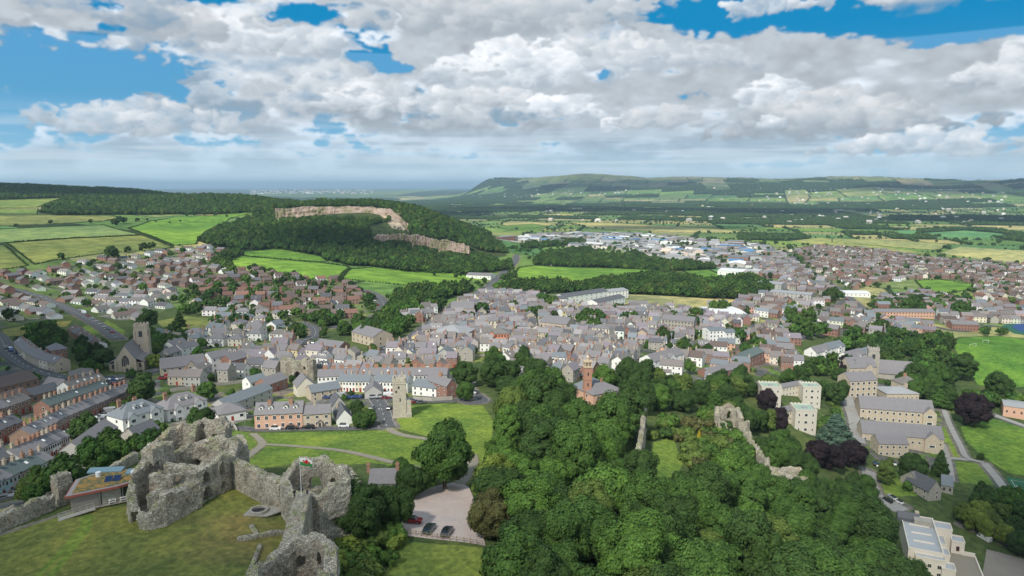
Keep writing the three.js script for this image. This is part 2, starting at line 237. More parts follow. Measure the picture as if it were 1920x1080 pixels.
const ROADS = [                                                  // width, marks, colour, kerbed, centre line
  { w: 9, p: [[45, 548], [75, 556], [110, 571], [150, 591], [190, 613], [222, 636]], line: 1 }, { w: 6, p: [[0, 533], [45, 548]] },
  { w: 8, p: [[660, 543], [683, 545], [707, 554], [718, 568], [716, 584], [695, 597], [660, 607], [625, 615]], line: 1 },
  { w: 7, p: [[565, 604], [585, 612], [592, 622], [584, 634], [560, 640]], line: 1 }, { w: 5, p: [[600, 622], [592, 622]] },
  { w: 9, p: [[905, 549], [916, 539], [938, 517], [955, 503], [966, 490], [969, 478]], line: 1 },
  { w: 9, p: [[1470, 470], [1512, 502], [1562, 536], [1592, 560], [1622, 582]], line: 1 },
  { w: 7.5, p: [[-30, 612], [0, 634], [14, 660], [38, 680], [60, 691], [82, 699], [112, 707], [150, 711], [217, 707], [254, 705], [284, 697], [300, 691]], line: 1 },
  { w: 6, p: [[700, 742], [712, 758], [718, 776], [722, 792], [728, 803]], line: 1, kerb: 1 },
  { w: 5, p: [[446, 802], [480, 806], [560, 804], [640, 803], [722, 801]], kerb: 1 },
  { w: 5.5, p: [[705, 748], [760, 751], [840, 752], [868, 748], [880, 735], [872, 715]], kerb: 1 }, { w: 5, p: [[868, 750], [886, 757], [905, 752], [893, 740], [880, 735]], kerb: 1 },
  { w: 2.6, p: [[474, 813], [487, 824], [492, 833], [478, 845], [455, 861]], track: 1 }, { w: 2.6, p: [[492, 833], [530, 835], [580, 839], [640, 845], [700, 858], [745, 869], [785, 878]], track: 1 },
  { w: 2.8, p: [[727, 802], [742, 812], [770, 819], [800, 823], [850, 832]], track: 1 }, { w: 3.2, p: [[884, 852], [887, 866], [880, 885], [862, 908]], track: 1 },
  { w: 7, p: [[1585, 735], [1592, 760], [1602, 790], [1610, 830]], drive: 1 }, { w: 6, p: [[1628, 882], [1634, 910], [1652, 938], [1668, 952], [1692, 948]], drive: 1 },
  { w: 3, p: [[1768, 765], [1782, 800], [1800, 835], [1818, 862], [1845, 868]], drive: 1 }, { w: 4, p: [[1765, 832], [1775, 860], [1782, 900]], drive: 1 }, { w: 4, p: [[1845, 868], [1868, 895], [1885, 918]], drive: 1 }, { w: 3, p: [[1775, 858], [1818, 862]], drive: 1 },
  { w: 6, p: [[1812, 985], [1860, 1003], [1930, 1035]], drive: 1 }, { w: 5, p: [[1838, 768], [1880, 785], [1940, 806]], drive: 1 },
  { w: 5, p: [[640, 520], [653, 512], [660, 503]], hide: 1 },
  { w: 6, p: [[560, 640], [600, 652], [640, 668], [690, 668], [740, 650], [800, 610], [830, 590], [860, 565], [905, 549]], kerb: 0 },
  { w: 6, p: [[300, 691], [350, 690], [400, 672], [470, 660], [560, 640]] },
  { w: 6, p: [[1000, 590], [1100, 615], [1180, 650], [1250, 665], [1330, 640], [1420, 612], [1530, 590], [1592, 560]] },
  { w: 6, p: [[1480, 640], [1560, 625], [1640, 640], [1740, 650]] }, { w: 6, p: [[1622, 582], [1700, 600], [1790, 620], [1860, 610]] },
];
for (const r of ROADS) { const pts = r.p.map(([u, v]) => { const g = G(u, v); return new THREE.Vector3(g[0], 0, g[1]); }); const c = new THREE.CatmullRomCurve3(pts, false, 'centripetal'); const n = Math.max(8, Math.ceil(c.getLength() / 3)); r.world = c.getSpacedPoints(n).map((p) => [p.x, p.z]); }
const WOODS = [
  ['ridge', [[75, 400], [125, 372], [160, 364], [300, 358], [470, 366], [560, 371], [612, 384], [520, 396], [470, 399], [330, 402], [210, 403], [110, 404]]],
  ['ridge', [[-80, 350], [0, 349], [60, 350], [120, 356], [250, 362], [125, 371], [0, 375], [-80, 376]]],
  ['hill', [[372, 452], [400, 436], [440, 420], [482, 404], [520, 408], [600, 412], [735, 415], [690, 424], [690, 443], [715, 464], [768, 466], [882, 471], [905, 480], [952, 502], [890, 512], [860, 511], [760, 506], [700, 500], [655, 498], [615, 488], [600, 480], [530, 468], [455, 468], [400, 462]]],
  ['hill', [[610, 383], [700, 380], [770, 386], [820, 396], [870, 418], [915, 442], [955, 476], [905, 472], [880, 460], [800, 446], [768, 438], [760, 420], [745, 404], [735, 394], [700, 386]]],
  ['valley', [[922, 548], [958, 534], [1020, 532], [1080, 534], [1170, 524], [1240, 514], [1290, 524], [1355, 532], [1425, 552], [1400, 562], [1330, 560], [1190, 552], [1080, 549], [1000, 552], [930, 552]]],
  ['valley', [[1000, 497], [1010, 482], [1040, 476], [1105, 466], [1120, 480], [1165, 482], [1190, 474], [1220, 488], [1300, 496], [1345, 504], [1280, 508], [1232, 508], [1130, 502]]],
  ['valley', [[742, 560], [760, 545], [800, 542], [850, 545], [880, 540], [890, 548], [850, 558], [800, 572], [750, 578]]],
  ['valley', [[700, 500], [800, 500], [880, 510], [925, 500], [958, 494], [960, 506], [880, 516], [850, 514], [760, 509]]],
  ['valley', [[430, 478], [455, 470], [440, 486], [418, 492], [440, 505], [425, 510], [400, 490]]],
  ['valley', [[1350, 530], [1400, 520], [1440, 532], [1450, 545], [1420, 552]]],
  ['valley', [[975, 462], [1090, 452], [1100, 458], [990, 468]]],
];
for (const w of WOODS) w.world = poly(...w[1]);
for (const f of FIELDS) f.world = poly(...f[1]);
for (const f of LAWNS) f.world = poly(...f[1]);
log('map');

// patchwork of the vale: fields split again and again, with hedges along their edges
const CELLS = [], HEDGES = [];
{
  const r = rng(11), rot = 0.32, cr = Math.cos(rot), sr = Math.sin(rot), back = (x, z) => [x * cr - z * sr, x * sr + z * cr];
  const split = (q, depth) => {
    const [a, b, c, d] = q, w = Math.hypot(b[0] - a[0], b[1] - a[1]), h = Math.hypot(d[0] - a[0], d[1] - a[1]);
    const cx = (a[0] + c[0]) / 2, cz = (a[1] + c[1]) / 2, rr = Math.hypot(cx, cz), want = rr < 3500 ? 150 : rr < 6500 ? 210 : 300;
    if (Math.max(w, h) < want * (1 + r() * 0.7) || depth > 12) { CELLS.push({ p: q, cx, cz, rr, k: r(), k2: r() }); return; }
    const t = 0.38 + r() * 0.24, t2 = t + (r() - 0.5) * 0.14, mid = (p, s, m) => [lerp(p[0], s[0], m), lerp(p[1], s[1], m)];
    if (w > h) { const m = mid(a, b, t), n = mid(d, c, t2); if (Math.hypot(m[0], m[1]) < 10500) HEDGES.push([m, n]); split([a, m, n, d], depth + 1); split([m, b, c, n], depth + 1); }
    else { const m = mid(a, d, t), n = mid(b, c, t2); if (Math.hypot(m[0], m[1]) < 10500) HEDGES.push([m, n]); split([a, b, n, m], depth + 1); split([m, n, c, d], depth + 1); }
  };
  split([back(-6500, -14500), back(14500, -14500), back(14500, -600), back(-6500, -600)], 0);
}
const upland = (x, z) => rawHeight(x, z) > CAM_Y + 35;
for (const c of CELLS) {
  const u = 960 + FOCAL * c.cx / -c.cz, h = rawHeight(c.cx, c.cz) - CAM_Y;
  let woodP = 0.10; if (c.rr > 3600 && c.rr < 6800) woodP = 0.36; if (c.rr > 2500 && c.rr < 3600) woodP = 0.13; if (h > -100) woodP = 0.34; if (h > 0) woodP = 0.16; if (h > 50) woodP = 0.02; if (u < 980 && c.rr > 3000) woodP = 0.45;
  c.wood = fbm(c.cx / 1500 + 3, c.cz / 1100 + 9, 0, 3) + (c.k - 0.5) * 0.5 > 0.92 - woodP * 1.15;
  const pal = h > -60 ? [[0.17, 0.21, 0.08], [0.22, 0.22, 0.11], [0.11, 0.16, 0.06], [0.24, 0.21, 0.12], [0.14, 0.19, 0.06], [0.08, 0.12, 0.045], [0.19, 0.22, 0.08]] : [[0.115, 0.20, 0.052], [0.14, 0.235, 0.052], [0.17, 0.235, 0.07], [0.20, 0.25, 0.085], [0.12, 0.19, 0.06], [0.30, 0.29, 0.12], [0.17, 0.27, 0.06], [0.36, 0.33, 0.14], [0.11, 0.22, 0.07]];
  c.col = pal[Math.floor(c.k2 * pal.length)];
}

// ---------------------------------------------------------------- painting what the ground is made of into four maps of real metres
const toS = (x) => Math.round(255 * clamp(x <= 0.0031308 ? x * 12.92 : 1.055 * Math.pow(x, 1 / 2.4) - 0.055));
const css = (c) => `rgb(${toS(c[0])},${toS(c[1])},${toS(c[2])})`;
const SHEETS = [
  { name: 'castle_hill_ground', x0: -150, z0: -262, x1: 112, z1: -62, n: 2048, grain: 0.7 },
  { name: 'town_ground', x0: -460, z0: -600, x1: 460, z1: 60, n: 2048, grain: 1.5 },
  { name: 'valley_ground', x0: -2000, z0: -3350, x1: 2900, z1: -300, n: 2048, grain: 9 },
  { name: 'far_ground', x0: -7000, z0: -14000, x1: 13500, z1: -1000, n: 2048, grain: 60 },
];
const TOWN = [];                                                  // built-up districts (filled in by the town part, drawn here as yards and gardens)
const district = (name, pts, o) => { const d = { name, world: poly(...pts), ...o }; TOWN.push(d); return d; };
const ESTATE_L = district('hill estate', [[-60, 520], [0, 514], [150, 492], [290, 474], [400, 462], [428, 480], [432, 508], [340, 540], [250, 547], [150, 545], [40, 546], [-60, 560]], { angle: 0.45, rows: 24, step: 11, style: 'estate' });
const BUNGALOWS = district('bungalow streets', [[62, 552], [250, 547], [335, 545], [335, 565], [290, 592], [262, 602], [215, 600], [160, 578], [110, 562]], { angle: 0.25, rows: 21, step: 14, style: 'bungalow' });
const LEFT_EDGE = district('left slope', [[-60, 562], [40, 556], [75, 566], [130, 592], [60, 603], [0, 612], [-60, 622]], { angle: 0.6, rows: 22, step: 13, style: 'bungalow' });
const REDS = district('brick estate', [[432, 510], [500, 510], [580, 528], [640, 526], [675, 545], [678, 556], [705, 560], [706, 588], [650, 602], [600, 602], [540, 592], [470, 575], [420, 566], [345, 560], [345, 543]], { angle: -0.3, rows: 25, step: 13.5, style: 'redestate' });
const VILLAS = district('white villas', [[345, 566], [420, 572], [480, 582], [545, 603], [552, 636], [440, 650], [385, 660], [310, 662], [300, 640], [385, 625], [420, 604]], { angle: 0.12, rows: 24, step: 12.5, style: 'villa' });
const CENTRE_A = district('old town west', [[420, 680], [470, 662], [560, 644], [600, 655], [640, 672], [690, 672], [735, 655], [735, 700], [700, 712], [600, 705], [540, 712], [470, 712], [400, 722], [320, 732], [300, 700], [360, 694]], { angle: 0.18, rows: 14.5, step: 8, style: 'old' });
const CENTRE_B = district('old town middle', [[740, 650], [800, 612], [830, 592], [905, 560], [960, 560], [1000, 590], [1010, 640], [960, 660], [850, 690], [850, 705], [735, 702]], { angle: -0.2, rows: 13.5, step: 8, style: 'old' });
const CENTRE_C = district('old town east', [[1012, 592], [1100, 617], [1180, 652], [1215, 672], [1160, 700], [1090, 715], [1000, 728], [950, 700], [955, 665], [1012, 642]], { angle: 0.35, rows: 13.5, step: 8, style: 'old' });
const CENTRE_D = district('town north', [[740, 600], [800, 585], [880, 555], [920, 552], [1000, 556], [1080, 575], [1180, 578], [1300, 585], [1420, 600], [1420, 612], [1330, 638], [1250, 662], [1185, 648], [1100, 612], [1000, 587], [905, 556], [800, 606]], { angle: 0.05, rows: 15, step: 8, style: 'old' });
const CENTRE_E = district('town slope', [[1215, 672], [1260, 668], [1340, 645], [1420, 620], [1470, 630], [1500, 660], [1490, 690], [1400, 712], [1330, 722], [1270, 712], [1225, 690]], { angle: 0.3, rows: 18, step: 9, style: 'oldred' });
const EAST = district('east town', [[1430, 605], [1530, 592], [1595, 565], [1690, 602], [1760, 620], [1720, 640], [1640, 640], [1560, 628], [1480, 640], [1450, 640]], { angle: 0.5, rows: 22, step: 9.5, style: 'oldred' });
const EAST_N = district('north east streets', [[1330, 575], [1420, 556], [1500, 560], [1585, 562], [1530, 588], [1430, 600], [1330, 585]], { angle: 0.45, rows: 22, step: 9.5, style: 'oldred' });
const VALE_ST = district('vale street houses', [[1400, 500], [1465, 478], [1505, 503], [1558, 538], [1585, 558], [1500, 556], [1450, 530]], { angle: 0.75, rows: 24, step: 11, style: 'oldred' });
const FAR_EST = district('far estate', [[1480, 472], [1530, 462], [1640, 467], [1740, 486], [1900, 496], [2000, 500], [2000, 566], [1880, 572], [1835, 560], [1828, 532], [1760, 522], [1712, 524], [1640, 532], [1590, 550], [1520, 503]], { angle: 0.2, rows: 25, step: 11.5, style: 'farestate' });
const EAST_S = district('south east houses', [[1640, 560], [1715, 552], [1740, 552], [1830, 566], [1900, 580], [1990, 590], [1990, 612], [1860, 606], [1790, 614], [1700, 596], [1630, 580]], { angle: 0.1, rows: 26, step: 12, style: 'oldred' });
const SHEDS = district('works', [[930, 448], [1000, 441], [1090, 438], [1200, 440], [1330, 452], [1400, 455], [1468, 470], [1460, 478], [1398, 500], [1445, 530], [1400, 518], [1345, 502], [1240, 486], [1165, 470], [1040, 460]], { angle: 0.5, rows: 40, step: 46, style: 'shed' });
const NEAR_L = district('near left streets', [[-80, 640], [0, 640], [130, 712], [300, 705], [300, 740], [420, 735], [430, 800], [300, 812], [200, 850], [100, 925], [-20, 985], [-80, 990]], { style: 'yard' });
const NEAR_M = district('castle lane yards', [[430, 740], [480, 715], [700, 712], [860, 705], [880, 745], [730, 750], [715, 800], [440, 800]], { style: 'yard' });
const SCHOOL = district('school yards', [[1590, 740], [1640, 700], [1770, 740], [1780, 830], [1740, 880], [1640, 860], [1612, 830]], { style: 'yard' });
log('districts');

const TEX = {};
function paintSheet(s) {
  const cv = document.createElement('canvas'); cv.width = cv.height = s.n; const c = cv.getContext('2d');
  const sx = s.n / (s.x1 - s.x0), sz = s.n / (s.z1 - s.z0), X = (x) => (x - s.x0) * sx, Z = (z) => (z - s.z0) * sz;
  const fill = (p, col) => { c.fillStyle = css(col); c.beginPath(); p.forEach(([x, z], i) => i ? c.lineTo(X(x), Z(z)) : c.moveTo(X(x), Z(z))); c.closePath(); c.fill(); };
  const stroke = (p, w, col) => { c.save(); c.strokeStyle = css(col); c.lineWidth = w * Math.sqrt(sx * sz); c.lineJoin = c.lineCap = 'round'; c.beginPath(); p.forEach(([x, z], i) => i ? c.lineTo(X(x), Z(z)) : c.moveTo(X(x), Z(z))); c.stroke(); c.restore(); };
  c.fillStyle = css(s.grain < 2 ? [0.075, 0.105, 0.035] : [0.11, 0.165, 0.05]); c.fillRect(0, 0, s.n, s.n);
  if (s.grain > 2) {
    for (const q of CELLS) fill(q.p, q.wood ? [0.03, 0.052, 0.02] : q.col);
    for (const h of HEDGES) stroke(h, s.grain > 20 ? 11 : 7, [0.035, 0.06, 0.02]);
  }
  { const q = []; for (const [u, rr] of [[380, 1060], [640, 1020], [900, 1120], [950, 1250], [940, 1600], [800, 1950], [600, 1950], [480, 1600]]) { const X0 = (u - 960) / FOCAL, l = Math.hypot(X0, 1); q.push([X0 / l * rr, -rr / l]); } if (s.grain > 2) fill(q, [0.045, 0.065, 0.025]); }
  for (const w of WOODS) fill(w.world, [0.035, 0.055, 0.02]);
  if (s.grain > 2) for (const q of QUARRY) stroke(q.pts.map(([u, a, b2, rr]) => { const X0 = (u - 960) / FOCAL, l = Math.hypot(X0, 1); return [X0 / l * (rr - 24), -(rr - 24) / l]; }), 50, [0.30, 0.26, 0.20]);
  for (const f of FIELDS) { fill(f.world, f[0]); stroke([...f.world, f.world[0]], 2.5, [0.06, 0.09, 0.03]); }
  const r = rng(5);
  for (const t of TOWN) {
    const yard = t.style === 'shed' ? [0.34, 0.32, 0.30] : t.style === 'old' || t.style === 'yard' || t.style === 'oldred' ? [0.13, 0.125, 0.11] : [0.11, 0.14, 0.065];
    fill(t.world, yard);
    const b = bounds(t.world), n = Math.min(2500, (b[2] - b[0]) * (b[3] - b[1]) / 60);
    const cols = [[0.10, 0.17, 0.04], [0.13, 0.19, 0.05], [0.07, 0.11, 0.03], [0.2, 0.19, 0.17], [0.10, 0.10, 0.10], [0.16, 0.18, 0.06]];
    for (let i = 0; i < n; i++) {
      const x = lerp(b[0], b[2], r()), z = lerp(b[1], b[3], r()), k = r(), w = 3 + r() * 9, h = 3 + r() * 9; if (!inside(t.world, x, z)) continue;
      const a = (t.angle ?? 0.3) + Math.floor(r() * 2) * 1.571, ca = Math.cos(a), sa = Math.sin(a), q = [[-w, -h], [w, -h], [w, h], [-w, h]].map(([i2, j]) => [x + (i2 * ca - j * sa) / 2, z + (i2 * sa + j * ca) / 2]);
      fill(q, t.style === 'shed' ? [[0.42, 0.40, 0.38], [0.30, 0.28, 0.25], [0.22, 0.22, 0.21], [0.14, 0.19, 0.06]][Math.floor(k * 4)] : cols[Math.floor(k * (t.style === 'old' ? 6 : 6))]);
    }
  }
  for (const f of LAWNS) fill(f.world, f[0]);
  if (s.name === 'castle_hill_ground') {                          // worn and lush streaks of the castle green; bare earth by the well
    const st = [[[160, 965], [158, 985], [120, 1030], [60, 1090]], [[168, 968], [165, 990], [135, 1030], [90, 1085]]];
    for (const p of st) stroke(poly(...p), 1.3, [0.150, 0.215, 0.044]);
    for (let i = 0; i < 130; i++) { const p = G(420 + r() * 120 - 160 * r() * r(), 965 + r() * 90); c.globalAlpha = 0.10; c.fillStyle = css([0.15, 0.125, 0.06]); c.beginPath(); c.ellipse(X(p[0]), Z(p[1]), (1 + r() * 3.5) * sx, (0.6 + r() * 2) * sz, 0, 0, 7); c.fill(); }
    for (let i = 0; i < 260; i++) { const x = lerp(s.x0, s.x1, r()), z = lerp(s.z0, s.z1, r()); c.globalAlpha = 0.07; c.fillStyle = css(r() < 0.5 ? [0.2, 0.2, 0.07] : [0.06, 0.12, 0.02]); c.beginPath(); c.ellipse(X(x), Z(z), (1 + r() * 6) * sx, (0.6 + r() * 3) * sz, r() * 3, 0, 7); c.fill(); }
    c.globalAlpha = 1;
    stroke(poly([0, 1002], [60, 982], [120, 963], [135, 958]), 1.8, [0.18, 0.17, 0.14]);
  }
  for (const q of ROADS) if (!q.hide) stroke(q.world, q.w + (q.track ? 1.0 : 2.4), q.track ? [0.16, 0.175, 0.06] : [0.15, 0.145, 0.12]);
  const im = c.getImageData(0, 0, s.n, s.n), d = im.data, g = s.grain, dx = 1 / sx, dz = 1 / sz;
  // the heights of the far hills decide what is moor
  const HN = 160, hs = s.grain > 20 ? new Float32Array(HN * HN) : null;
  if (hs) for (let j = 0; j < HN; j++) for (let i = 0; i < HN; i++) hs[j * HN + i] = rawHeight(s.x0 + (i + 0.5) / HN * (s.x1 - s.x0), s.z0 + (j + 0.5) / HN * (s.z1 - s.z0)) - CAM_Y;
  for (let j = 0, o = 0; j < s.n; j++) for (let i = 0; i < s.n; i++, o += 4) {
    const x = s.x0 + i * dx, z = s.z0 + j * dz;
    let a = fbm(x / g / 1.3, z / g / 1.3, 0, 3), b = fbm(x / g / 14 + 40, z / g / 14, 0, 2);
    const hsh = PERM[PERM[(i * 7 + (j >> 8)) & 255] + ((j * 13) & 255)] / 255;
    const m = 0.66 + 0.46 * a + 0.30 * (b - 0.5) + 0.17 * (hsh - 0.5) + 0.11, w = (b - 0.5) * 0.16 + (a - 0.5) * 0.1;
    let R = d[o], Gn = d[o + 1], B = d[o + 2];
    if (hs) { const hh = hs[Math.min(HN - 1, Math.floor(j / s.n * HN)) * HN + Math.min(HN - 1, Math.floor(i / s.n * HN))]; const k = sstep(45, 110, hh + (fbm(x / 350, z / 350, 0, 3) - 0.5) * 130); if (k > 0) { const t = sstep(0.42, 0.56, fbm(x / 700 + 9, z / 700, 0, 3)); R = lerp(R, lerp(128, 96, t), k * 0.85); Gn = lerp(Gn, lerp(124, 102, t), k * 0.85); B = lerp(B, lerp(82, 66, t), k * 0.85); } }
    d[o] = clamp(R * m * (1 + w), 0, 255); d[o + 1] = clamp(Gn * m, 0, 255); d[o + 2] = clamp(B * m * (1 - w * 0.6), 0, 255);
  }
  c.putImageData(im, 0, 0);
  const t = new THREE.CanvasTexture(cv); t.colorSpace = THREE.SRGBColorSpace; t.wrapS = t.wrapT = THREE.ClampToEdgeWrapping; t.flipY = true; t.anisotropy = 8; t.magFilter = THREE.LinearFilter;
  return t;
}
for (const s of SHEETS) { s.tex = paintSheet(s); s.mat = new THREE.MeshStandardMaterial({ map: s.tex, roughness: 1, metalness: 0 }); s.mat.specularIntensity = 0.2; }
log('painted');

// ---------------------------------------------------------------- the ground itself: rings that grow with distance
{
  const th = []; for (let a = -180; a < -60; a += 4) th.push(a); for (let a = -60; a < -44; a += 0.8) th.push(a); for (let a = -44; a <= 44.001; a += 0.16) th.push(a); for (let a = 44.8; a < 60; a += 0.8) th.push(a); for (let a = 60; a <= 180; a += 4) th.push(a);
  const rs = [8, 16, 26, 36, 46]; for (let r = 55; r < 62000; r *= r < 2000 ? 1.0125 : r < 13000 ? 1.017 : 1.06) rs.push(r);
  const N = th.length, M = rs.length, pos = new Float32Array(N * M * 3);
  for (let j = 0; j < M; j++) for (let i = 0; i < N; i++) { const a = th[i] * Math.PI / 180, x = Math.sin(a) * rs[j], z = -Math.cos(a) * rs[j], o = (j * N + i) * 3; pos[o] = x; pos[o + 1] = height(x, z); pos[o + 2] = z; }
  const idx = SHEETS.map(() => []);
  for (let j = 0; j < M - 1; j++) for (let i = 0; i < N - 1; i++) {
    const a = j * N + i, b = a + 1, c = a + N, d = c + 1, x = (pos[a * 3] + pos[d * 3]) / 2, z = (pos[a * 3 + 2] + pos[d * 3 + 2]) / 2;
    let k = SHEETS.findIndex((s) => x > s.x0 && x < s.x1 && z > s.z0 && z < s.z1); if (k < 0) k = z > -1000 ? 1 : 3;
    idx[k].push(a, b, c, b, d, c);
  }
  const nor = (() => { const g = new THREE.BufferGeometry(); g.setAttribute('position', new THREE.BufferAttribute(pos, 3)); g.setIndex(idx.flat()); g.computeVertexNormals(); return g.attributes.normal.array; })();
  SHEETS.forEach((s, k) => {
    const map = new Map(), P = [], Nn = [], U = [], I = [];
    for (const v of idx[k]) { if (!map.has(v)) { map.set(v, map.size); P.push(pos[v * 3], pos[v * 3 + 1], pos[v * 3 + 2]); Nn.push(nor[v * 3], nor[v * 3 + 1], nor[v * 3 + 2]); U.push((pos[v * 3] - s.x0) / (s.x1 - s.x0), 1 - (pos[v * 3 + 2] - s.z0) / (s.z1 - s.z0)); } I.push(map.get(v)); }
    const g = new THREE.BufferGeometry(); g.setAttribute('position', new THREE.Float32BufferAttribute(P, 3)); g.setAttribute('normal', new THREE.Float32BufferAttribute(Nn, 3)); g.setAttribute('uv', new THREE.Float32BufferAttribute(U, 2)); g.setIndex(I);
    solo(s.name, g, s.mat, ['grassy hilltop round the ruined castle and its lawns', 'ground of lanes, yards and gardens through the town', 'valley floor of fields, hedges and woods beyond the town', 'patchwork vale and hills in the blue distance'][k], 'ground', undefined, 'structure');
  });
  const sg = new THREE.RingGeometry(30000, 120000, 64, 4, Math.PI * 0.2, Math.PI * 0.6); sg.rotateX(-Math.PI / 2); sg.translate(0, CAM_Y - 206, 0);
  solo('sea', sg, new THREE.MeshStandardMaterial({ color: new THREE.Color(0.05, 0.16, 0.27), roughness: 0.5 }), 'blue strip of sea along the horizon', 'sea', undefined, 'structure');
}
log('ground');

// roads, lanes and paths as sheets a little above the ground
const asphalt = new THREE.MeshStandardMaterial({ color: new THREE.Color(0.115, 0.118, 0.125), roughness: 0.95 }), gravelPath = new THREE.MeshStandardMaterial({ color: new THREE.Color(0.25, 0.225, 0.175), roughness: 1 }), driveMat = new THREE.MeshStandardMaterial({ color: new THREE.Color(0.27, 0.26, 0.245), roughness: 1 }), kerbMat = new THREE.MeshStandardMaterial({ color: new THREE.Color(0.36, 0.35, 0.33), roughness: 0.95 }), paintMat = new THREE.MeshStandardMaterial({ color: new THREE.Color(0.75, 0.75, 0.72), roughness: 0.8 });
function ribbon(p, w, lift, off = 0, from = 0, to = 1e9) {
  const P = [], I = [], U = []; let s = 0;
  for (let i = 0; i < p.length; i++) {
    const a = p[Math.max(0, i - 1)], b = p[Math.min(p.length - 1, i + 1)], dx = b[0] - a[0], dz = b[1] - a[1], l = Math.hypot(dx, dz) || 1, nx = -dz / l, nz = dx / l; if (i) s += Math.hypot(p[i][0] - p[i - 1][0], p[i][1] - p[i - 1][1]);
    for (let k = 0; k < 3; k++) { const q = off + (k - 1) * w / 2, x = p[i][0] + nx * q, z = p[i][1] + nz * q, wob = off ? 0 : 0; P.push(x, height(x, z) + lift, z); U.push(q, s); }
  }
  for (let i = 0; i < p.length - 1; i++) for (let k = 0; k < 2; k++) { const a = i * 3 + k; I.push(a, a + 1, a + 3, a + 1, a + 4, a + 3); }
  const g = new THREE.BufferGeometry(); g.setAttribute('position', new THREE.Float32BufferAttribute(P, 3)); g.setAttribute('uv', new THREE.Float32BufferAttribute(U, 2)); g.setIndex(I); g.computeVertexNormals();
  if (g.attributes.normal.getY(0) < 0) { const ix = g.index.array; for (let i = 0; i < ix.length; i += 3) { const t = ix[i]; ix[i] = ix[i + 1]; ix[i + 1] = t; } g.computeVertexNormals(); }
  return g;
}
{
  const n = 256, dd = new Uint8Array(n * n * 4); for (let j = 0; j < n; j++) for (let i = 0; i < n; i++) { const w = (k, s2) => vnoise((i * k / n) % k, (j * k / n) % k, s2), v = 165 + 60 * (PERM[PERM[i & 255] + (j & 255)] / 255 - 0.5) + 70 * (w(8, 1.5) - 0.5) + 60 * (w(32, 2.5) - 0.5), o = (j * n + i) * 4; dd[o] = dd[o + 1] = dd[o + 2] = v; dd[o + 3] = 255; }
  TEX.grit = new THREE.DataTexture(dd, n, n); TEX.grit.wrapS = TEX.grit.wrapT = THREE.RepeatWrapping; TEX.grit.colorSpace = THREE.SRGBColorSpace; TEX.grit.magFilter = THREE.LinearFilter; TEX.grit.repeat.set(1 / 7, 1 / 7); TEX.grit.needsUpdate = true;
  for (const m of [asphalt, gravelPath, driveMat, kerbMat]) { m.map = TEX.grit; m.color.multiplyScalar(2.1); }
}
ROADS.forEach((q) => {
  if (q.hide) return;
  const far = Math.hypot(...q.world[0]) > 450 ? 0.35 : 0.1, g = new THREE.Group(); g.name = numbered(q.track ? 'path' : 'road'); scene.add(g);
  tag(g, q.track ? 'worn gravel path across the castle lawns' : q.drive ? 'pale drive between the school lawns' : 'grey asphalt street with houses along it', q.track ? 'path' : 'road', undefined, 'structure');
  part('surface', ribbon(q.world, q.w, far), q.track ? gravelPath : q.drive ? driveMat : asphalt, g);
  if (q.kerb) for (const s of [-1, 1]) part('kerb', ribbon(q.world, 0.35, far + 0.1, s * (q.w / 2 + 0.17)), kerbMat, g);
  if (q.line) { const l = []; for (let i = 1; i + 2 < q.world.length; i += 3) l.push(ribbon(q.world.slice(i, i + 2), far > 0.2 ? 0.22 : 0.14, far + 0.02)); if (l.length) { const m = part('lane_marking', mergeGeometries(l), paintMat, g); m.userData.kind = 'stuff'; } }
});
log('roads');
// ---------------------------------------------------------------- building materials
function dataTex(n, f, rep) { const d = new Uint8Array(n * n * 4); for (let j = 0; j < n; j++) for (let i = 0; i < n; i++) { const c = f(i, j), o = (j * n + i) * 4; d[o] = c[0] * 255; d[o + 1] = c[1] * 255; d[o + 2] = c[2] * 255; d[o + 3] = 255; } const t = new THREE.DataTexture(d, n, n); t.wrapS = t.wrapT = THREE.RepeatWrapping; t.magFilter = THREE.LinearFilter; t.repeat.set(1 / rep, 1 / rep); t.needsUpdate = true; return t; }
const srgb = (t) => { t.colorSpace = THREE.SRGBColorSpace; return t; };
const hash2 = (a, b) => PERM[PERM[a & 255] + (b & 255)] / 255;
const tn = (i, j, n, k, s = 1.5) => { const x = i / n * k, y = j / n * k, a = vnoise(x, y, s), b = vnoise(x - k, y, s), c = vnoise(x, y - k, s), d = vnoise(x - k, y - k, s), u = i / n, v = j / n; return lerp(lerp(a, b, u), lerp(c, d, u), v); };
const toSf = (x) => toS(x) / 255;
TEX.slate = srgb(dataTex(512, (i, j) => { const row = Math.floor(j / 26), off = (row & 1) * 13, col = Math.floor((i + off) / 26) % 20, h = hash2(col * 3 + 1, row * 7), e = (j % 26) < 3 ? 0.8 : 1, m = 0.80 + 0.14 * (h - 0.5) + 0.10 * (tn(i, j, 512, 6) - 0.5) + 0.08 * (tn(i, j, 512, 24, 3.5) - 0.5), l = tn(i, j, 512, 9, 7.5) > 0.72 ? 0.06 : 0; return [toSf((m + l) * e * 0.8), toSf((m + l) * e * 0.8), toSf(m * e * 0.8)]; }, 6));
TEX.plaster = srgb(dataTex(256, (i, j) => { const m = 0.86 + 0.09 * (tn(i, j, 256, 5) - 0.5) + 0.07 * (tn(i, j, 256, 20, 3.5) - 0.5) + 0.05 * (hash2(i * 3, j) - 0.5); return [toSf(m), toSf(m * 0.995), toSf(m * 0.985)]; }, 9));
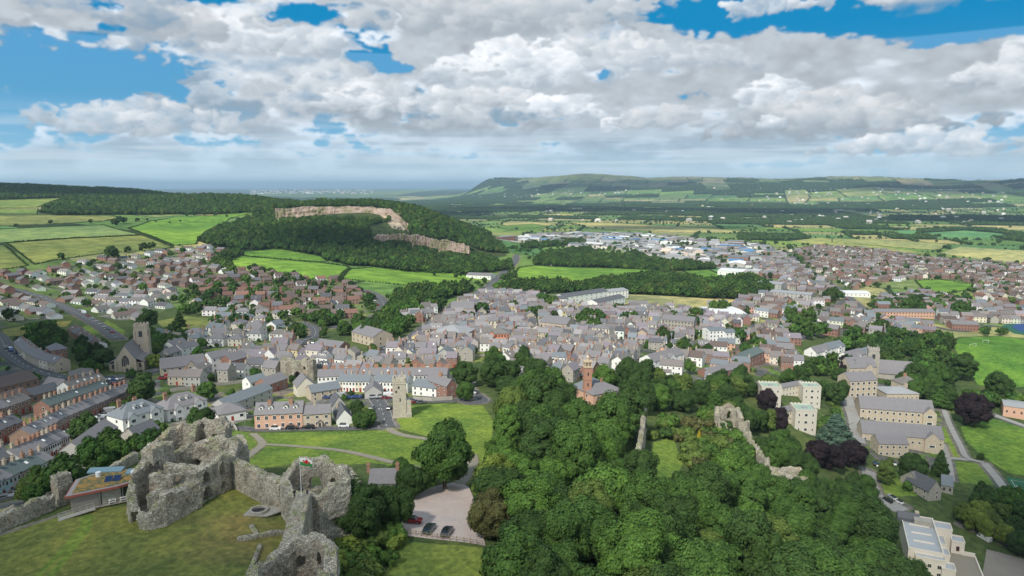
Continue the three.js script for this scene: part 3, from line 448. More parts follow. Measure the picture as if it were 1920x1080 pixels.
TEX.brick = srgb(dataTex(256, (i, j) => { const row = Math.floor(j / 16), off = (row & 1) * 16, col = Math.floor((i + off) / 32) % 8, h = hash2(col * 5 + 3, row * 11), mort = (j % 16) < 2 || ((i + off) % 32) < 2, m = mort ? 0.95 : 0.62 + 0.38 * h; return [toSf(m), toSf(mort ? 0.95 : m * (0.9 + 0.1 * h)), toSf(mort ? 0.95 : m * 0.9)]; }, 1.8));
const worley = (n, cells, seed) => { const r = rng(seed), p = []; for (let j = 0; j < cells; j++) for (let i = 0; i < cells; i++) p.push([(i + 0.15 + 0.7 * r()) / cells, (j + 0.15 + 0.7 * r()) / cells * 1, r(), r()]); return (x, y) => { const ci = Math.floor(x * cells), cj = Math.floor(y * cells); let a = 9, b = 9, id = null; for (let dj = -1; dj <= 1; dj++) for (let di = -1; di <= 1; di++) { const q = p[((cj + dj + cells) % cells) * cells + (ci + di + cells) % cells]; let dx = Math.abs(x - q[0]), dy = Math.abs(y - q[1]); dx = Math.min(dx, 1 - dx); dy = Math.min(dy, 1 - dy) * 1.35; const d = Math.hypot(dx, dy) * cells; if (d < a) { b = a; a = d; id = q; } else if (d < b) b = d; } return [a, b, id]; }; };
{
  const wl = worley(512, 17, 21), cache = []; for (let j = 0; j < 512; j++) for (let i = 0; i < 512; i++) cache.push(wl(i / 512, j / 512));
  TEX.rubble = srgb(dataTex(512, (i, j) => { const [a, b, q] = cache[j * 512 + i], mort = sstep(0.02, 0.2, b - a), m = lerp(0.30, 0.36 + 0.58 * q[2], mort) * (0.88 + 0.24 * tn(i, j, 512, 40, 2.5)), li = q[3] > 0.9 && mort > 0.5 ? 0.12 : 0; return [toSf(m * 1.01 + li), toSf(m * 0.985 + li), toSf(m * 0.93 + li * 0.8)]; }, 5));
  TEX.rubbleB = dataTex(512, (i, j) => { const [a, b, q] = cache[j * 512 + i], m = sstep(0, 0.35, b - a) * (0.55 + 0.45 * q[2]) + 0.12 * (tn(i, j, 512, 60, 4.5) - 0.5); return [clamp(m), clamp(m), clamp(m)]; }, 5);
}
TEX.ashlar = srgb(dataTex(512, (i, j) => { const row = Math.floor(j / 22), off = Math.floor(hash2(row, 9) * 40), cw = 34 + Math.floor(hash2(row, 3) * 4) * 6, col = Math.floor((i + off) / cw), h = hash2(col * 5 + 2, row * 3 + 1), mort = (j % 22) < 2 || ((i + off) % cw) < 2, m = (mort ? 0.62 : 0.66 + 0.30 * h) * (0.92 + 0.16 * tn(i, j, 512, 9, 2.5)), w = hash2(col + 7, row * 5) - 0.5; return [toSf(m * (1 + w * 0.10)), toSf(m), toSf(m * (1 - w * 0.16))]; }, 5.5));
const mat = (c, o = {}) => { const m = new THREE.MeshStandardMaterial({ color: new THREE.Color(...c), roughness: 0.9, ...o }); return m; };
const WALLS = {
  white: ['white', mat([0.92, 0.92, 0.90], { map: TEX.plaster })], cream: ['cream', mat([0.80, 0.74, 0.62], { map: TEX.plaster })], brick: ['red brick', mat([0.34, 0.19, 0.15], { map: TEX.brick })], brown: ['brown brick', mat([0.31, 0.205, 0.16], { map: TEX.brick })],
  stone: ['grey stone', mat([0.47, 0.44, 0.385], { map: TEX.ashlar })], buff: ['buff stone', mat([0.62, 0.53, 0.41], { map: TEX.ashlar })], pink: ['pink brick', mat([0.72, 0.46, 0.35], { map: TEX.brick })], grey: ['grey', mat([0.50, 0.49, 0.47], { map: TEX.plaster })], mint: ['pale green', mat([0.42, 0.64, 0.46], { map: TEX.plaster })], blue: ['pale blue', mat([0.42, 0.62, 0.68], { map: TEX.plaster })], terracotta: ['orange', mat([0.72, 0.30, 0.18], { map: TEX.plaster })], weathered: ['weathered stone', mat([0.55, 0.50, 0.42], { map: TEX.ashlar })], yellow: ['yellow', mat([0.8, 0.66, 0.36], { map: TEX.plaster })],
};
const ROOFS = {
  slate: ['grey slate', mat([0.30, 0.285, 0.30], { map: TEX.slate, roughness: 0.7 })], blue: ['blue slate', mat([0.25, 0.285, 0.315], { map: TEX.slate, roughness: 0.65 })], dark: ['dark slate', mat([0.165, 0.17, 0.19], { map: TEX.slate, roughness: 0.7 })], tile: ['brown tile', mat([0.20, 0.15, 0.135], { map: TEX.slate })], red: ['red tile', mat([0.27, 0.145, 0.11], { map: TEX.slate })], grey: ['grey tile', mat([0.27, 0.25, 0.235], { map: TEX.slate })], teal: ['green slate', mat([0.165, 0.215, 0.21], { map: TEX.slate })], copper: ['pale green copper', mat([0.33, 0.46, 0.38], { map: TEX.plaster })], lead: ['grey lead', mat([0.36, 0.37, 0.39], { map: TEX.plaster, roughness: 0.6 })], white: ['white sheet', mat([0.80, 0.81, 0.82], { map: TEX.plaster, roughness: 0.6 })], bluesheet: ['blue sheet', mat([0.10, 0.26, 0.50], { map: TEX.plaster, roughness: 0.6 })],
};
ROOFS.slate2 = ['brownish slate', mat([0.30, 0.265, 0.255], { map: TEX.slate, roughness: 0.75 })]; ROOFS.slate3 = ['pale slate', mat([0.40, 0.38, 0.39], { map: TEX.slate, roughness: 0.7 })]; ROOFS.slate4 = ['mauve slate', mat([0.33, 0.29, 0.33], { map: TEX.slate, roughness: 0.7 })];
const M = { frame: mat([0.82, 0.82, 0.80], { roughness: 0.6 }), pane: mat([0.035, 0.042, 0.05], { roughness: 0.12 }), paneFar: mat([0.05, 0.055, 0.06], { roughness: 0.35 }), doorDark: mat([0.05, 0.05, 0.06]), doorRed: mat([0.3, 0.04, 0.03]), doorWhite: mat([0.75, 0.75, 0.74]), chimB: mat([0.42, 0.25, 0.18], { map: TEX.brick }), chimS: mat([0.50, 0.42, 0.33], { map: TEX.plaster }), pot: mat([0.55, 0.30, 0.17]), trim: mat([0.6, 0.55, 0.46]), metal: mat([0.4, 0.41, 0.42], { roughness: 0.4, metalness: 0.6 }), black: mat([0.03, 0.03, 0.032], { roughness: 0.6 }), solar: mat([0.015, 0.025, 0.075], { roughness: 0.15 }), rubble: mat([0.95, 0.91, 0.83], { map: TEX.rubble, bumpMap: TEX.rubbleB, bumpScale: 0.3, vertexColors: true, roughness: 1 }), wood: mat([0.28, 0.21, 0.14]), redSteel: mat([0.36, 0.10, 0.075], { roughness: 0.5 }) };

// ---------------------------------------------------------------- geometry helpers
function boxUV(g) {                                               // uv in metres, along the plane each face lies in
  if (g.index) g = g.toNonIndexed(); g.computeVertexNormals(); const p = g.attributes.position, n = g.attributes.normal, uv = new Float32Array(p.count * 2);
  for (let i = 0; i < p.count; i += 3) { let ax = 0, ay = 0, az = 0; for (let k = 0; k < 3; k++) { ax += n.getX(i + k); ay += n.getY(i + k); az += n.getZ(i + k); } const mx = Math.abs(ax), my = Math.abs(ay), mz = Math.abs(az);
    for (let k = 0; k < 3; k++) { const x = p.getX(i + k), y = p.getY(i + k), z = p.getZ(i + k); if (my > 0.75 * Math.hypot(ax, ay, az)) { uv[(i + k) * 2] = x; uv[(i + k) * 2 + 1] = z; } else if (mx > mz) { uv[(i + k) * 2] = z; uv[(i + k) * 2 + 1] = y; } else { uv[(i + k) * 2] = x; uv[(i + k) * 2 + 1] = y; } } }
  g.setAttribute('uv', new THREE.BufferAttribute(uv, 2)); return g;
}
const plain = (g) => { g = g.index ? g.toNonIndexed() : g; for (const k of Object.keys(g.attributes)) if (!['position', 'normal', 'uv'].includes(k)) g.deleteAttribute(k); return g; };
const join = (...gs) => boxUV(mergeGeometries(gs.map((g) => { g = plain(g); g.deleteAttribute('uv'); return g; })));
const box = (w, h, d, x = 0, y = 0, z = 0) => new THREE.BoxGeometry(w, h, d).translate(x, y + h / 2, z);
const cyl = (r0, r1, h, x = 0, y = 0, z = 0, n = 10) => new THREE.CylinderGeometry(r0, r1, h, n).translate(x, y + h / 2, z);
function prism(profile, x0, x1) {                                 // a z,y outline drawn out along x
  const s = new THREE.Shape(profile.map(([z, y]) => new THREE.Vector2(z, y))), g = new THREE.ExtrudeGeometry(s, { depth: x1 - x0, bevelEnabled: false });
  return g.applyMatrix4(new THREE.Matrix4().set(0, 0, 1, x0, 0, 1, 0, 0, -1, 0, 0, 0, 0, 0, 0, 1));
}
function gableWall(w, d, h, rise, base = 2.5) { return prism([[-d / 2, -base], [d / 2, -base], [d / 2, h], [0, h + rise], [-d / 2, h]], -w / 2, w / 2); }
function gableRoof(w, d, h, rise, over = 0.3, th = 0.2) { const k = rise / (d / 2), e = d / 2 + over, y = h - over * k; return prism([[-e, y], [0, h + rise], [e, y], [e, y + th], [0, h + rise + th * 1.15], [-e, y + th]], -w / 2 - 0.12, w / 2 + 0.12); }
function hipRoof(w, d, h, rise, over = 0.35) {
  const a = w / 2 + over, b = d / 2 + over, r = Math.max(0.15, w / 2 - d / 2), y0 = h - 0.05, y1 = h + 0.1, t = h + rise;
  const v = [[-a, y0, -b], [a, y0, -b], [a, y0, b], [-a, y0, b], [-a, y1, -b], [a, y1, -b], [a, y1, b], [-a, y1, b], [-r, t, 0], [r, t, 0]];
  const f = [[0, 1, 2], [0, 2, 3], [3, 2, 6], [3, 6, 7], [2, 1, 5], [2, 5, 6], [1, 0, 4], [1, 4, 5], [0, 3, 7], [0, 7, 4], [7, 6, 9], [7, 9, 8], [5, 4, 8], [5, 8, 9], [6, 5, 9], [4, 7, 8]];
  const g = new THREE.BufferGeometry(); g.setAttribute('position', new THREE.Float32BufferAttribute(f.flat().flatMap((i) => v[i]), 3)); g.computeVertexNormals(); return g;
}
const unitBox = new THREE.BoxGeometry(1, 1, 1), frameBox = boxUV(unitBox.clone());
const chimGeo = (b, t, pots) => join(box(b, t, 0.75), box(b + 0.16, 0.18, 0.9, 0, t, 0), ...Array.from({ length: pots }, (_, i) => cyl(0.13, 0.16, 0.55, (i - (pots - 1) / 2) * b / pots, t + 0.18, 0, 7)));
const CHIM = [chimGeo(0.9, 2.2, 2), chimGeo(1.4, 2.3, 4), chimGeo(2.1, 2.3, 6)];
function windowAt(parent, x, y, z, w, h, face, rich, m = M.frame) {           // face: 0 front(+z) 1 back 2 +x 3 -x
  const rot = [0, Math.PI, Math.PI / 2, -Math.PI / 2][face];
  const o = part('window', frameBox, rich ? m : M.paneFar, parent); o.position.set(x, y + h / 2, z); o.rotation.y = rot; o.scale.set(w, h, 0.14);
  if (rich) for (let k = 0; k < rich; k++) { const p = part('pane', unitBox, M.pane, o); const n = rich; p.scale.set(0.82 / n, 0.84, 1); p.position.set((k - (n - 1) / 2) * (0.9 / n), 0, 0.09); }
  return o;
}
/** a house: local x along its ridge, front to +z, ground at y 0 */
function house(o) {
  const { w, d, h, rise, wall, roof, x, y, z, turn } = o, t = thing(o.name ?? 'house', o.label, o.category ?? 'house', [x, y, z], turn, o.group), rich = o.rich ?? 0;
  const wm = WALLS[wall][1], rm = ROOFS[roof][1];
  part('wall', boxUV(o.hip ? box(w, h + 2.5, d, 0, -2.5, 0) : gableWall(w, d, h, rise)), wm, t);
  const rf = part('roof', boxUV(o.hip ? hipRoof(w, d, h, rise) : gableRoof(w, d, h, rise)), rm, t);
  for (const [cx, k, m, cz] of o.chims ?? []) { const c = part('chimney', CHIM[k], m ? M.chimS : M.chimB, rf); c.position.set(cx, h + rise - 0.9 - Math.abs(cz ?? 0) * rise / (d / 2) * 0.9, cz ?? 0); c.rotation.y = k === 0 ? 0 : (o.hip ? 0 : Math.PI / 2 * (o.chimAcross ? 1 : 0)); }
  const st = o.storeys ?? (h > 7.6 ? 3 : h > 4 ? 2 : 1), bays = o.bays ?? Math.max(1, Math.round(w / 3)), sh = h / st;
  const cam = new THREE.Vector2(-x, -z).normalize(), fz = new THREE.Vector2(Math.sin(turn), Math.cos(turn)), fx = new THREE.Vector2(Math.cos(turn), -Math.sin(turn));
  const front = fz.dot(cam) > -0.05, ww = o.ww ?? 0.95, wh = Math.min(o.wh ?? 1.35, sh * 0.6);
  const doorBay = o.noDoor ? -1 : (o.doorBay ?? Math.floor(bays / 2));
  for (const s of o.allSides ? [1, -1] : [front ? 1 : -1]) for (let f = 0; f < st; f++) for (let b = 0; b < bays; b++) {
    const bx = (b + 0.5) / bays * w - w / 2;
    if (f === 0 && b === doorBay && st > 0 && s === 1 && rich) { const dr = part('door', unitBox, [M.doorDark, M.doorRed, M.doorWhite][b % 3], t); dr.scale.set(0.95, 2.1, 0.12); dr.position.set(bx, 1.05, d / 2 + 0.01); continue; }
    windowAt(t, bx, f * sh + (sh - wh) * 0.55, s * d / 2, ww, wh, s > 0 ? 0 : 1, rich);
  }
  if (o.sides !== false && Math.abs(fx.dot(cam)) > 0.3) { const s = Math.sign(fx.dot(cam)); for (let f = 0; f < st; f++) windowAt(t, s * w / 2, f * sh + sh * 0.3, d * 0.12, ww, wh * 0.9, s > 0 ? 2 : 3, rich); }
  for (const dx of o.dormers ?? []) { const dz = d * 0.24, dy = h + rise * 0.42; const dm = part('dormer', boxUV(mergeGeometries([plain(gableWall(1.3, 1.6, 1.1, 0.55, 0.6).rotateY(Math.PI / 2))].map((g) => { g.deleteAttribute('uv'); return g; }))), WALLS.white[1], t); dm.position.set(dx, dy, dz); const dr = part('dormer_roof', boxUV(gableRoof(1.7, 1.5, 1.12, 0.55, 0.15, 0.1).rotateY(Math.PI / 2)), rm, dm); windowAt(dm, 0, 0.1, 0.65, 0.8, 0.8, 0, rich); }
  for (const rx of o.rooflights ?? []) { const q = part('rooflight', unitBox, M.frame, rf); q.scale.set(0.8, 0.08, 1.1); q.position.set(rx, h + rise * 0.5 + 0.26, d * 0.25); q.rotation.x = Math.atan(rise / (d / 2)); }
  for (const [bx, bw] of o.gables ?? []) { const gb = part('gable_bay', boxUV(gableWall(1.6, bw, h * 0.96, bw * 0.5).rotateY(Math.PI / 2)), wm, t); gb.position.set(bx, 0, d / 2 + 0.3); part('bay_roof', boxUV(gableRoof(3.4, bw, h * 0.96, bw * 0.5, 0.25, 0.15).rotateY(Math.PI / 2).translate(0, 0, -0.9)), rm, gb); for (let f = 0; f < st; f++) windowAt(gb, 0, f * sh + sh * 0.28, 0.8, bw * 0.45, wh, 0, rich); }
  for (const [ex, ew, ed] of o.lean ?? []) { const s2 = front ? 1 : -1, q = part('extension', boxUV(prism([[-ed / 2, -2.5], [ed / 2, -2.5], [ed / 2, 2.4], [-ed / 2, 3.6]].map(([a, b]) => [a * -s2, b]).sort(() => 0), -ew / 2, ew / 2)), wm, t); q.position.set(ex, 0, s2 * (d / 2 + ed / 2)); const er = part('extension_roof', boxUV(prism([[-ed / 2 - 0.05, 3.62], [ed / 2 + 0.25, 2.3], [ed / 2 + 0.25, 2.48], [-ed / 2 - 0.05, 3.8]].map(([a, b]) => [a * -s2, b]), -ew / 2 - 0.1, ew / 2 + 0.1)), rm, q); }
  for (const bx of o.porch ?? []) { const p = part('porch', boxUV(gableWall(1.4, 1.8, 2.1, 0.7, 0.5).rotateY(Math.PI / 2)), wm, t); p.position.set(bx, 0, d / 2 + 0.65); part('porch_roof', boxUV(gableRoof(1.7, 1.9, 2.1, 0.75, 0.2, 0.12).rotateY(Math.PI / 2)), rm, p); const dr = part('door', unitBox, M.doorDark, p); dr.scale.set(0.9, 2, 0.1); dr.position.set(0, 1, 0.7); }
  return t;
}
const BLOCK = [];                                                 // footprints already taken: x, z, radius
const ground4 = (x, z, r) => Math.min(height(x, z), height(x + r, z), height(x - r, z), height(x, z + r), height(x, z - r));
/** a building whose front foot runs between two survey marks */
function front(u1, v1, u2, v2, o) {
  const a = G(u1, v1), b = G(u2, v2), dx = b[0] - a[0], dz = b[1] - a[1], L = Math.hypot(dx, dz); let turn = Math.atan2(-dz, dx);
  const w = o.w ?? L, d = o.d ?? 8, nx = -dz / L, nz = dx / L;                    // the side away from the camera
  const cx = (a[0] + b[0]) / 2, cz = (a[1] + b[1]) / 2, s = (nx * cx + nz * cz) > 0 ? 1 : -1;
  if (s > 0) turn += Math.PI;                                                       // front looks back at the camera
  const x = cx + nx * s * d / 2, z = cz + nz * s * d / 2;
  if (s > 0) turn = turn; const fz = [Math.sin(turn), Math.cos(turn)]; if (fz[0] * cx + fz[1] * cz > 0) turn += Math.PI;
  BLOCK.push([x, z, Math.max(w, d) * 0.6]);
  const y = o.y ?? (height(cx, cz) + height(x, z)) / 2;
  return { ...o, w, d, x, z, y, turn };
}
const gableFront = (u1, v1, u2, v2, o) => { const f = front(u1, v1, u2, v2, { ...o, d: o.len }); return { ...f, w: o.len, d: f.w, turn: f.turn + Math.PI / 2 }; };   // its gable end, not its eaves, to the camera
/** a terrace of houses along survey marks */
function terrace(marks, n, o) {
  const W2 = marks.map(([u, v]) => G(u, v)), seg = []; let L = 0; for (let i = 0; i < W2.length - 1; i++) { const l = Math.hypot(W2[i + 1][0] - W2[i][0], W2[i + 1][1] - W2[i][1]); seg.push([L, l]); L += l; }
  const at = (s) => { for (let i = 0; i < seg.length; i++) if (s <= seg[i][0] + seg[i][1] || i === seg.length - 1) { const t = (s - seg[i][0]) / seg[i][1]; return [lerp(W2[i][0], W2[i + 1][0], t), lerp(W2[i][1], W2[i + 1][1], t)]; } };
  const w = L / n, r = rng(o.seed ?? 1);
  for (let i = 0; i < n; i++) {
    const a = at(i * w), b = at((i + 1) * w), dx = b[0] - a[0], dz = b[1] - a[1], l = Math.hypot(dx, dz), cx = (a[0] + b[0]) / 2, cz = (a[1] + b[1]) / 2; let nx = -dz / l, nz = dx / l; if (nx * cx + nz * cz < 0) { nx = -nx; nz = -nz; }
    const d = o.d ?? 7.5, x = cx + nx * d / 2, z = cz + nz * d / 2, turn = Math.atan2(-nx, -nz), wall = o.walls[Math.floor(r() * o.walls.length)], roof = o.roofs[Math.floor(r() * o.roofs.length)];
    BLOCK.push([x, z, 5]);
    house({ name: 'terraced_house', w: l + (i % 2 ? 0.03 : -0.02), d: d + (i % 2 ? 0.05 : -0.05), h: (o.h ?? 5.2) + (i % 3) * 0.05 + r() * (o.vary ?? 0.1), rise: o.rise ?? 2.5, wall, roof, x, y: height(cx, cz) - 0.1, z, turn, rich: o.rich ?? 1, bays: o.bays ?? 2, chims: [[l / 2 - 0.5, o.chim ?? 0, r() < (o.stoneChim ?? 0.3)]], sides: i === 0 || i === n - 1, noDoor: o.noDoor, label: `${WALLS[wall][0]} terraced house with ${ROOFS[roof][0]} roof ${o.where}`, group: `${WALLS[wall][0]} terrace ${o.where}`, rooflights: r() < 0.2 ? [0] : [] });
  }
}
// ---------------------------------------------------------------- the ruined castle: rubble masses worked out as solids
const GREEN_Y = CAM_Y - 70;
function solidMesh(cx, cy, cz, R, size, f, tint = 0) {             // mesh of f(x,y,z) < 0 within a cube of half side R
  const mc = new MarchingCubes(size, M.black, false, false, 260000); mc.isolation = 0; const h = size / 2, fld = mc.field;
  const B = 4, cell = R / h, far = cell * B * 0.9 + 2.2, W3 = (i) => (i - h) / h * R;
  for (let K = 0; K < size; K += B) for (let J = 0; J < size; J += B) for (let I2 = 0; I2 < size; I2 += B) { const skip = R > 3 && f(cx + W3(I2 + 2), cy + W3(J + 2), cz + W3(K + 2)) > far; for (let k = K; k < Math.min(size, K + B); k++) for (let j = J; j < Math.min(size, J + B); j++) for (let i = I2; i < Math.min(size, I2 + B); i++) { const o = (k * size + j) * size + i; if (skip) { fld[o] = -1; continue; } fld[o] = i < 2 || j < 2 || k < 2 || i > size - 3 || j > size - 3 || k > size - 3 ? -1 : -f(cx + (i - h) / h * R, cy + (j - h) / h * R, cz + (k - h) / h * R); } }
  mc.update(); const n = mc.count, P = new Float32Array(n * 3), C = new Float32Array(n * 3);
  for (let i = 0; i < n; i++) { P[i * 3] = cx + mc.positionArray[i * 3] * R; P[i * 3 + 1] = cy + mc.positionArray[i * 3 + 1] * R; P[i * 3 + 2] = cz + mc.positionArray[i * 3 + 2] * R; }
  let g = new THREE.BufferGeometry(); g.setAttribute('position', new THREE.BufferAttribute(P, 3)); g = boxUV(g); const nn = g.attributes.normal;
  for (let i = 0; i < n; i += 3) for (let k = 0; k < 3; k++) {                       // weathering: pale and dark stone, rust stain, moss where it has taken hold
    const x = P[(i + k) * 3], y = P[(i + k) * 3 + 1], z = P[(i + k) * 3 + 2], a = fbm(x * 0.45, y * 0.45, z * 0.45 + 9, 3), b = fbm(x * 1.7 + 5, y * 1.7, z * 1.7 + 3, 2), moss = sstep(0.50, 0.62, fbm(x * 0.5 + 31, y * 0.5, z * 0.5 + 7, 3)) * sstep(0.45, 0.75, nn.getY(i)) * 0.65, rust = sstep(0.64, 0.74, fbm(x * 0.3 + 71, y * 0.5, z * 0.3 + 1, 3)) * 0.4, m = 0.42 + 0.78 * a + 0.5 * (b - 0.5);
    C[(i + k) * 3] = m * lerp(lerp(1, 0.62, moss), 1.08, rust); C[(i + k) * 3 + 1] = m * lerp(lerp(0.985, 0.72, moss), 0.84, rust); C[(i + k) * 3 + 2] = m * lerp(lerp(0.93, 0.26, moss), 0.66, rust);
  }
  g.setAttribute('color', new THREE.BufferAttribute(C, 3)); return g;
}
/** walls: lists of [x, z, height] with a thickness; floors: [x, z, r, height]; cuts: [x, y, z, half along, half up, half deep, turn] */
function ruinField({ walls = [], floors = [], cuts = [], y0, base = -6, rough = 0.5, top = 1 }) {
  const segs = []; for (const w of walls) for (let i = 0; i < w.p.length - 1; i++) segs.push([...w.p[i], ...w.p[i + 1], w.th / 2, w.bat ?? 0.02]);
  return (x, y, z) => {
    const h = y - y0; let v = 1e3; if (h > 20 || h < base - 1) return 5;
    const jag = (vnoise(x * 0.45 + 3, z * 0.45) - 0.5) * 1.7 * top + (Math.floor(vnoise(x * 1.1, z * 1.1 + 9) * 4) / 4 - 0.4) * 1.0 * top;
    for (const s of segs) {
      const dx = s[3] - s[0], dz = s[4] - s[1], len = Math.hypot(dx, dz), al = ((x - s[0]) * dx + (z - s[1]) * dz) / len, t = clamp(al / len), pe = Math.abs((x - s[0]) * dz - (z - s[1]) * dx) / len, ov = Math.max(-al, al - len), d = Math.max(pe, ov); if (d > s[6] + 3) { v = Math.min(v, d - s[6]); continue; }
      const tp = lerp(s[2], s[5], t) + jag; v = Math.min(v, Math.max(pe - s[6] - (tp - h) * s[7], ov - s[6] * 0.6, h - tp, base - h));
    }
    for (const f of floors) v = Math.min(v, Math.max(Math.hypot(x - f[0], z - f[1]) - f[2], h - f[3] - jag * 0.5, base - h));
    if (v < 2.5) for (const c of cuts) { const ca = Math.cos(c[6] ?? 0), sa = Math.sin(c[6] ?? 0), lx = (x - c[0]) * ca + (z - c[2]) * sa, lz = -(x - c[0]) * sa + (z - c[2]) * ca, dy = h - c[1]; const arch = dy > 0 ? Math.hypot(lx / c[3], dy / c[4]) - 1 : Math.max(Math.abs(lx) / c[3] - 1, -dy / c[4] - 1); v = Math.max(v, -Math.max(arch * c[3], Math.abs(lz) - c[5])); }
    if (v < 1.2 && v > -1.2) v += ((fbm(x * 1.9 + 2, h * 1.9 + 40, z * 1.9 + 6, 3) - 0.5) * 0.62 + (fbm(x * 0.6 + 12, h * 0.6 + 40, z * 0.6 + 6, 2) - 0.5) * 0.30) * rough;
    return v;
  };
}
const ringOf = (cx, cz, r, hs, n = 8, ph = 0) => Array.from({ length: n + 1 }, (_, i) => { const a = ph + i / n * Math.PI * 2; return [cx + Math.cos(a) * r, cz + Math.sin(a) * r, hs[i % hs.length]]; });
const fac = Math.atan2(-(-151.5 + 142.8), -65.8 + 69);             // turn of the inner facade
{
  const f = ruinField({ y0: GREEN_Y, base: -5, rough: 0.8, walls: [
    { th: 1.7, p: [[-80.3, -146, 11.6], [-80.9, -141, 9.0], [-79.9, -137, 6.2], [-77.2, -133.9, 3.0], [-74.2, -133.2, 3.2], [-71.9, -134.6, 6.0]] }, { th: 1.8, p: [[-72, -134.8, 6.6], [-68.3, -141.5, 6.5]] }, { th: 4.6, p: [[-75.2, -138.6, 5.4], [-71.5, -139.2, 5.8]] },
    { th: 1.6, p: [[-77.5, -141.5, 9.0], [-72.7, -140.6, 8.7], [-69, -142.8, 8.9], [-65.9, -151.4, 8.3], [-65.7, -153.2, 7.8]] }, { th: 3.2, p: [[-79.6, -144.8, 12.6], [-78.4, -149.4, 12.2]] },
    { th: 1.5, p: ringOf(-72.6, -150.6, 6.6, [8.6, 8.2, 8.9, 8.4, 8.8, 9.4, 8.6, 8.1], 8, 0.3) }, { th: 1.5, p: [[-77, -157, 8.4], [-74, -160.8, 9.0], [-70.5, -161, 9.4], [-67.4, -157.6, 9.2]] }, { th: 1.8, p: [[-73, -157, 7.6], [-72, -161, 8.8]] },
    { th: 2.0, p: [[-86.4, -160, 7.4], [-86, -165, 9.0], [-83.4, -168, 9.4], [-80, -168.6, 10.8], [-72.4, -168.2, 11.0], [-71.6, -163.4, 9.6]] }, { th: 1.8, p: [[-82, -150, 8.4], [-86.4, -158, 7.8]] }, { th: 1.7, p: [[-80.3, -168, 10], [-79.6, -164.8, 8.6]] },
    { th: 1.7, p: [[-70, -157, 9.2], [-66.8, -158.5, 9.4], [-65.6, -162, 7.2], [-68, -165, 8]] }, { th: 2.1, p: [[-65.7, -153, 7], [-66, -157, 8.8]] }],
    floors: [[-72.6, -150.6, 5.2, 2.2], [-71, -158.8, 3.2, 4.5], [-78, -138.5, 3.4, 0.6], [-80, -160, 6, 2.5]],
    cuts: [[-68.3, 5.7, -144.9, 1.2, 1.6, 2.6, -fac], [-68.3, 2.2, -145, 1.2, 1.5, 2.6, -fac], [-66.7, 5.9, -149.3, 0.9, 1.8, 2.6, -fac], [-66.6, 2.1, -149.3, 0.85, 1.0, 2.6, -fac], [-78.2, 7.4, -166.9, 0.9, 3.0, 1.5, 0], [-75.2, 6.4, -167.2, 0.8, 1.2, 2.6, 0], [-85.5, 6.5, -162.5, 0.8, 1.6, 3, 1.2], [-79.3, 5.2, -142.4, 1.3, 4.5, 3.2, 0.35], [-77.2, 1.4, -135.8, 1.6, 1.6, 3.6, 0.4], [-65.6, 3.4, -155, 0.7, 2.6, 2, 1.5], [-74.2, 4.6, -157.4, 0.7, 0.9, 2.4, 0.2], [-71.5, 7.2, -141, 1.1, 1.2, 0.9, 0]] });
  solo('gatehouse_ruin', solidMesh(-75.8, GREEN_Y + 8, -151, 21, 136, f), M.rubble, 'great roofless gatehouse ruin of grey rubble stone on the castle green', 'castle ruin');
  const w2 = ruinField({ y0: GREEN_Y, base: -12, rough: 0.5, top: 0.7, walls: [{ th: 2.1, p: [[-65.3, -154, 6.6], [-57, -147, 6.8], [-49.6, -141, 7.2]] }] });
  solo('curtain_wall', solidMesh(-57.2, GREEN_Y + 1, -147.4, 12.5, 84, w2), M.rubble, 'straight curtain wall between the gatehouse ruin and the flag tower', 'castle wall');
  const tw = ruinField({ y0: GREEN_Y, base: -12, rough: 0.75, walls: [{ th: 1.8, bat: 0.03, p: [[-49, -140.6, 7.6], [-47.2, -145, 9.8], [-41.6, -145.8, 10.4], [-36.8, -143, 9.4], [-34.8, -137.2, 8.8], [-39.6, -134.2, 7.0], [-46, -135.8, 6.8], [-49, -140.6, 7.6]] }, { th: 2.0, p: [[-36.8, -143, 9], [-33.2, -140, 7.4]] }], floors: [[-42, -140, 4.2, -1.5]],
    cuts: [[-43.4, 4.8, -145.4, 1.3, 1.5, 2.6, 0], [-38.6, 5.4, -144.2, 0.8, 1.1, 2.4, 0.5], [-36.2, 0.5, -135.6, 0.8, 1, 2, 0.6]] });
  solo('flag_tower', solidMesh(-41.5, GREEN_Y + 0.5, -140, 12.5, 96, tw), M.rubble, 'broken polygonal tower of grey stone beside the flagpole', 'castle tower');
  const wk = ruinField({ y0: GREEN_Y, base: -14, rough: 0.45, top: 0.35, walls: [{ th: 3.1, bat: 0.03, p: [[-43, -134.4, 6.9], [-41.8, -126, 6.8], [-39.6, -115.6, 6.9]] }, { th: 0.7, p: [[-41.2, -133, 7.7], [-40.2, -126, 7.6], [-38.0, -115.6, 7.7]] }] });
  solo('wall_walk', solidMesh(-41.4, GREEN_Y - 1, -125, 13, 84, wk), M.rubble, 'long wall walk running from the flag tower to the corner tower', 'castle wall');
  const bt = ruinField({ y0: GREEN_Y, base: -13, rough: 0.8, walls: [{ th: 2.0, bat: 0.03, p: [[-40.6, -109.5, 8.2], [-38.5, -113.4, 8.6], [-34, -114, 8.8], [-30.8, -110, 8.4], [-29.4, -104, 8.2], [-31.5, -98.5, 8], [-37, -97, 8], [-41, -100, 8], [-42.2, -105, 7.8], [-40.6, -109.5, 8.2]] }], floors: [[-36, -105.5, 5, 0.5]], cuts: [[-33.4, 5.2, -112, 0.9, 1.5, 1.8, 0.4], [-37, 4.6, -113, 0.8, 1.3, 1.2, 0]] });
  solo('corner_tower', solidMesh(-36, GREEN_Y - 0.5, -105.5, 12.5, 92, bt), M.rubble, 'hollow corner tower of grey stone at the end of the wall walk', 'castle tower');
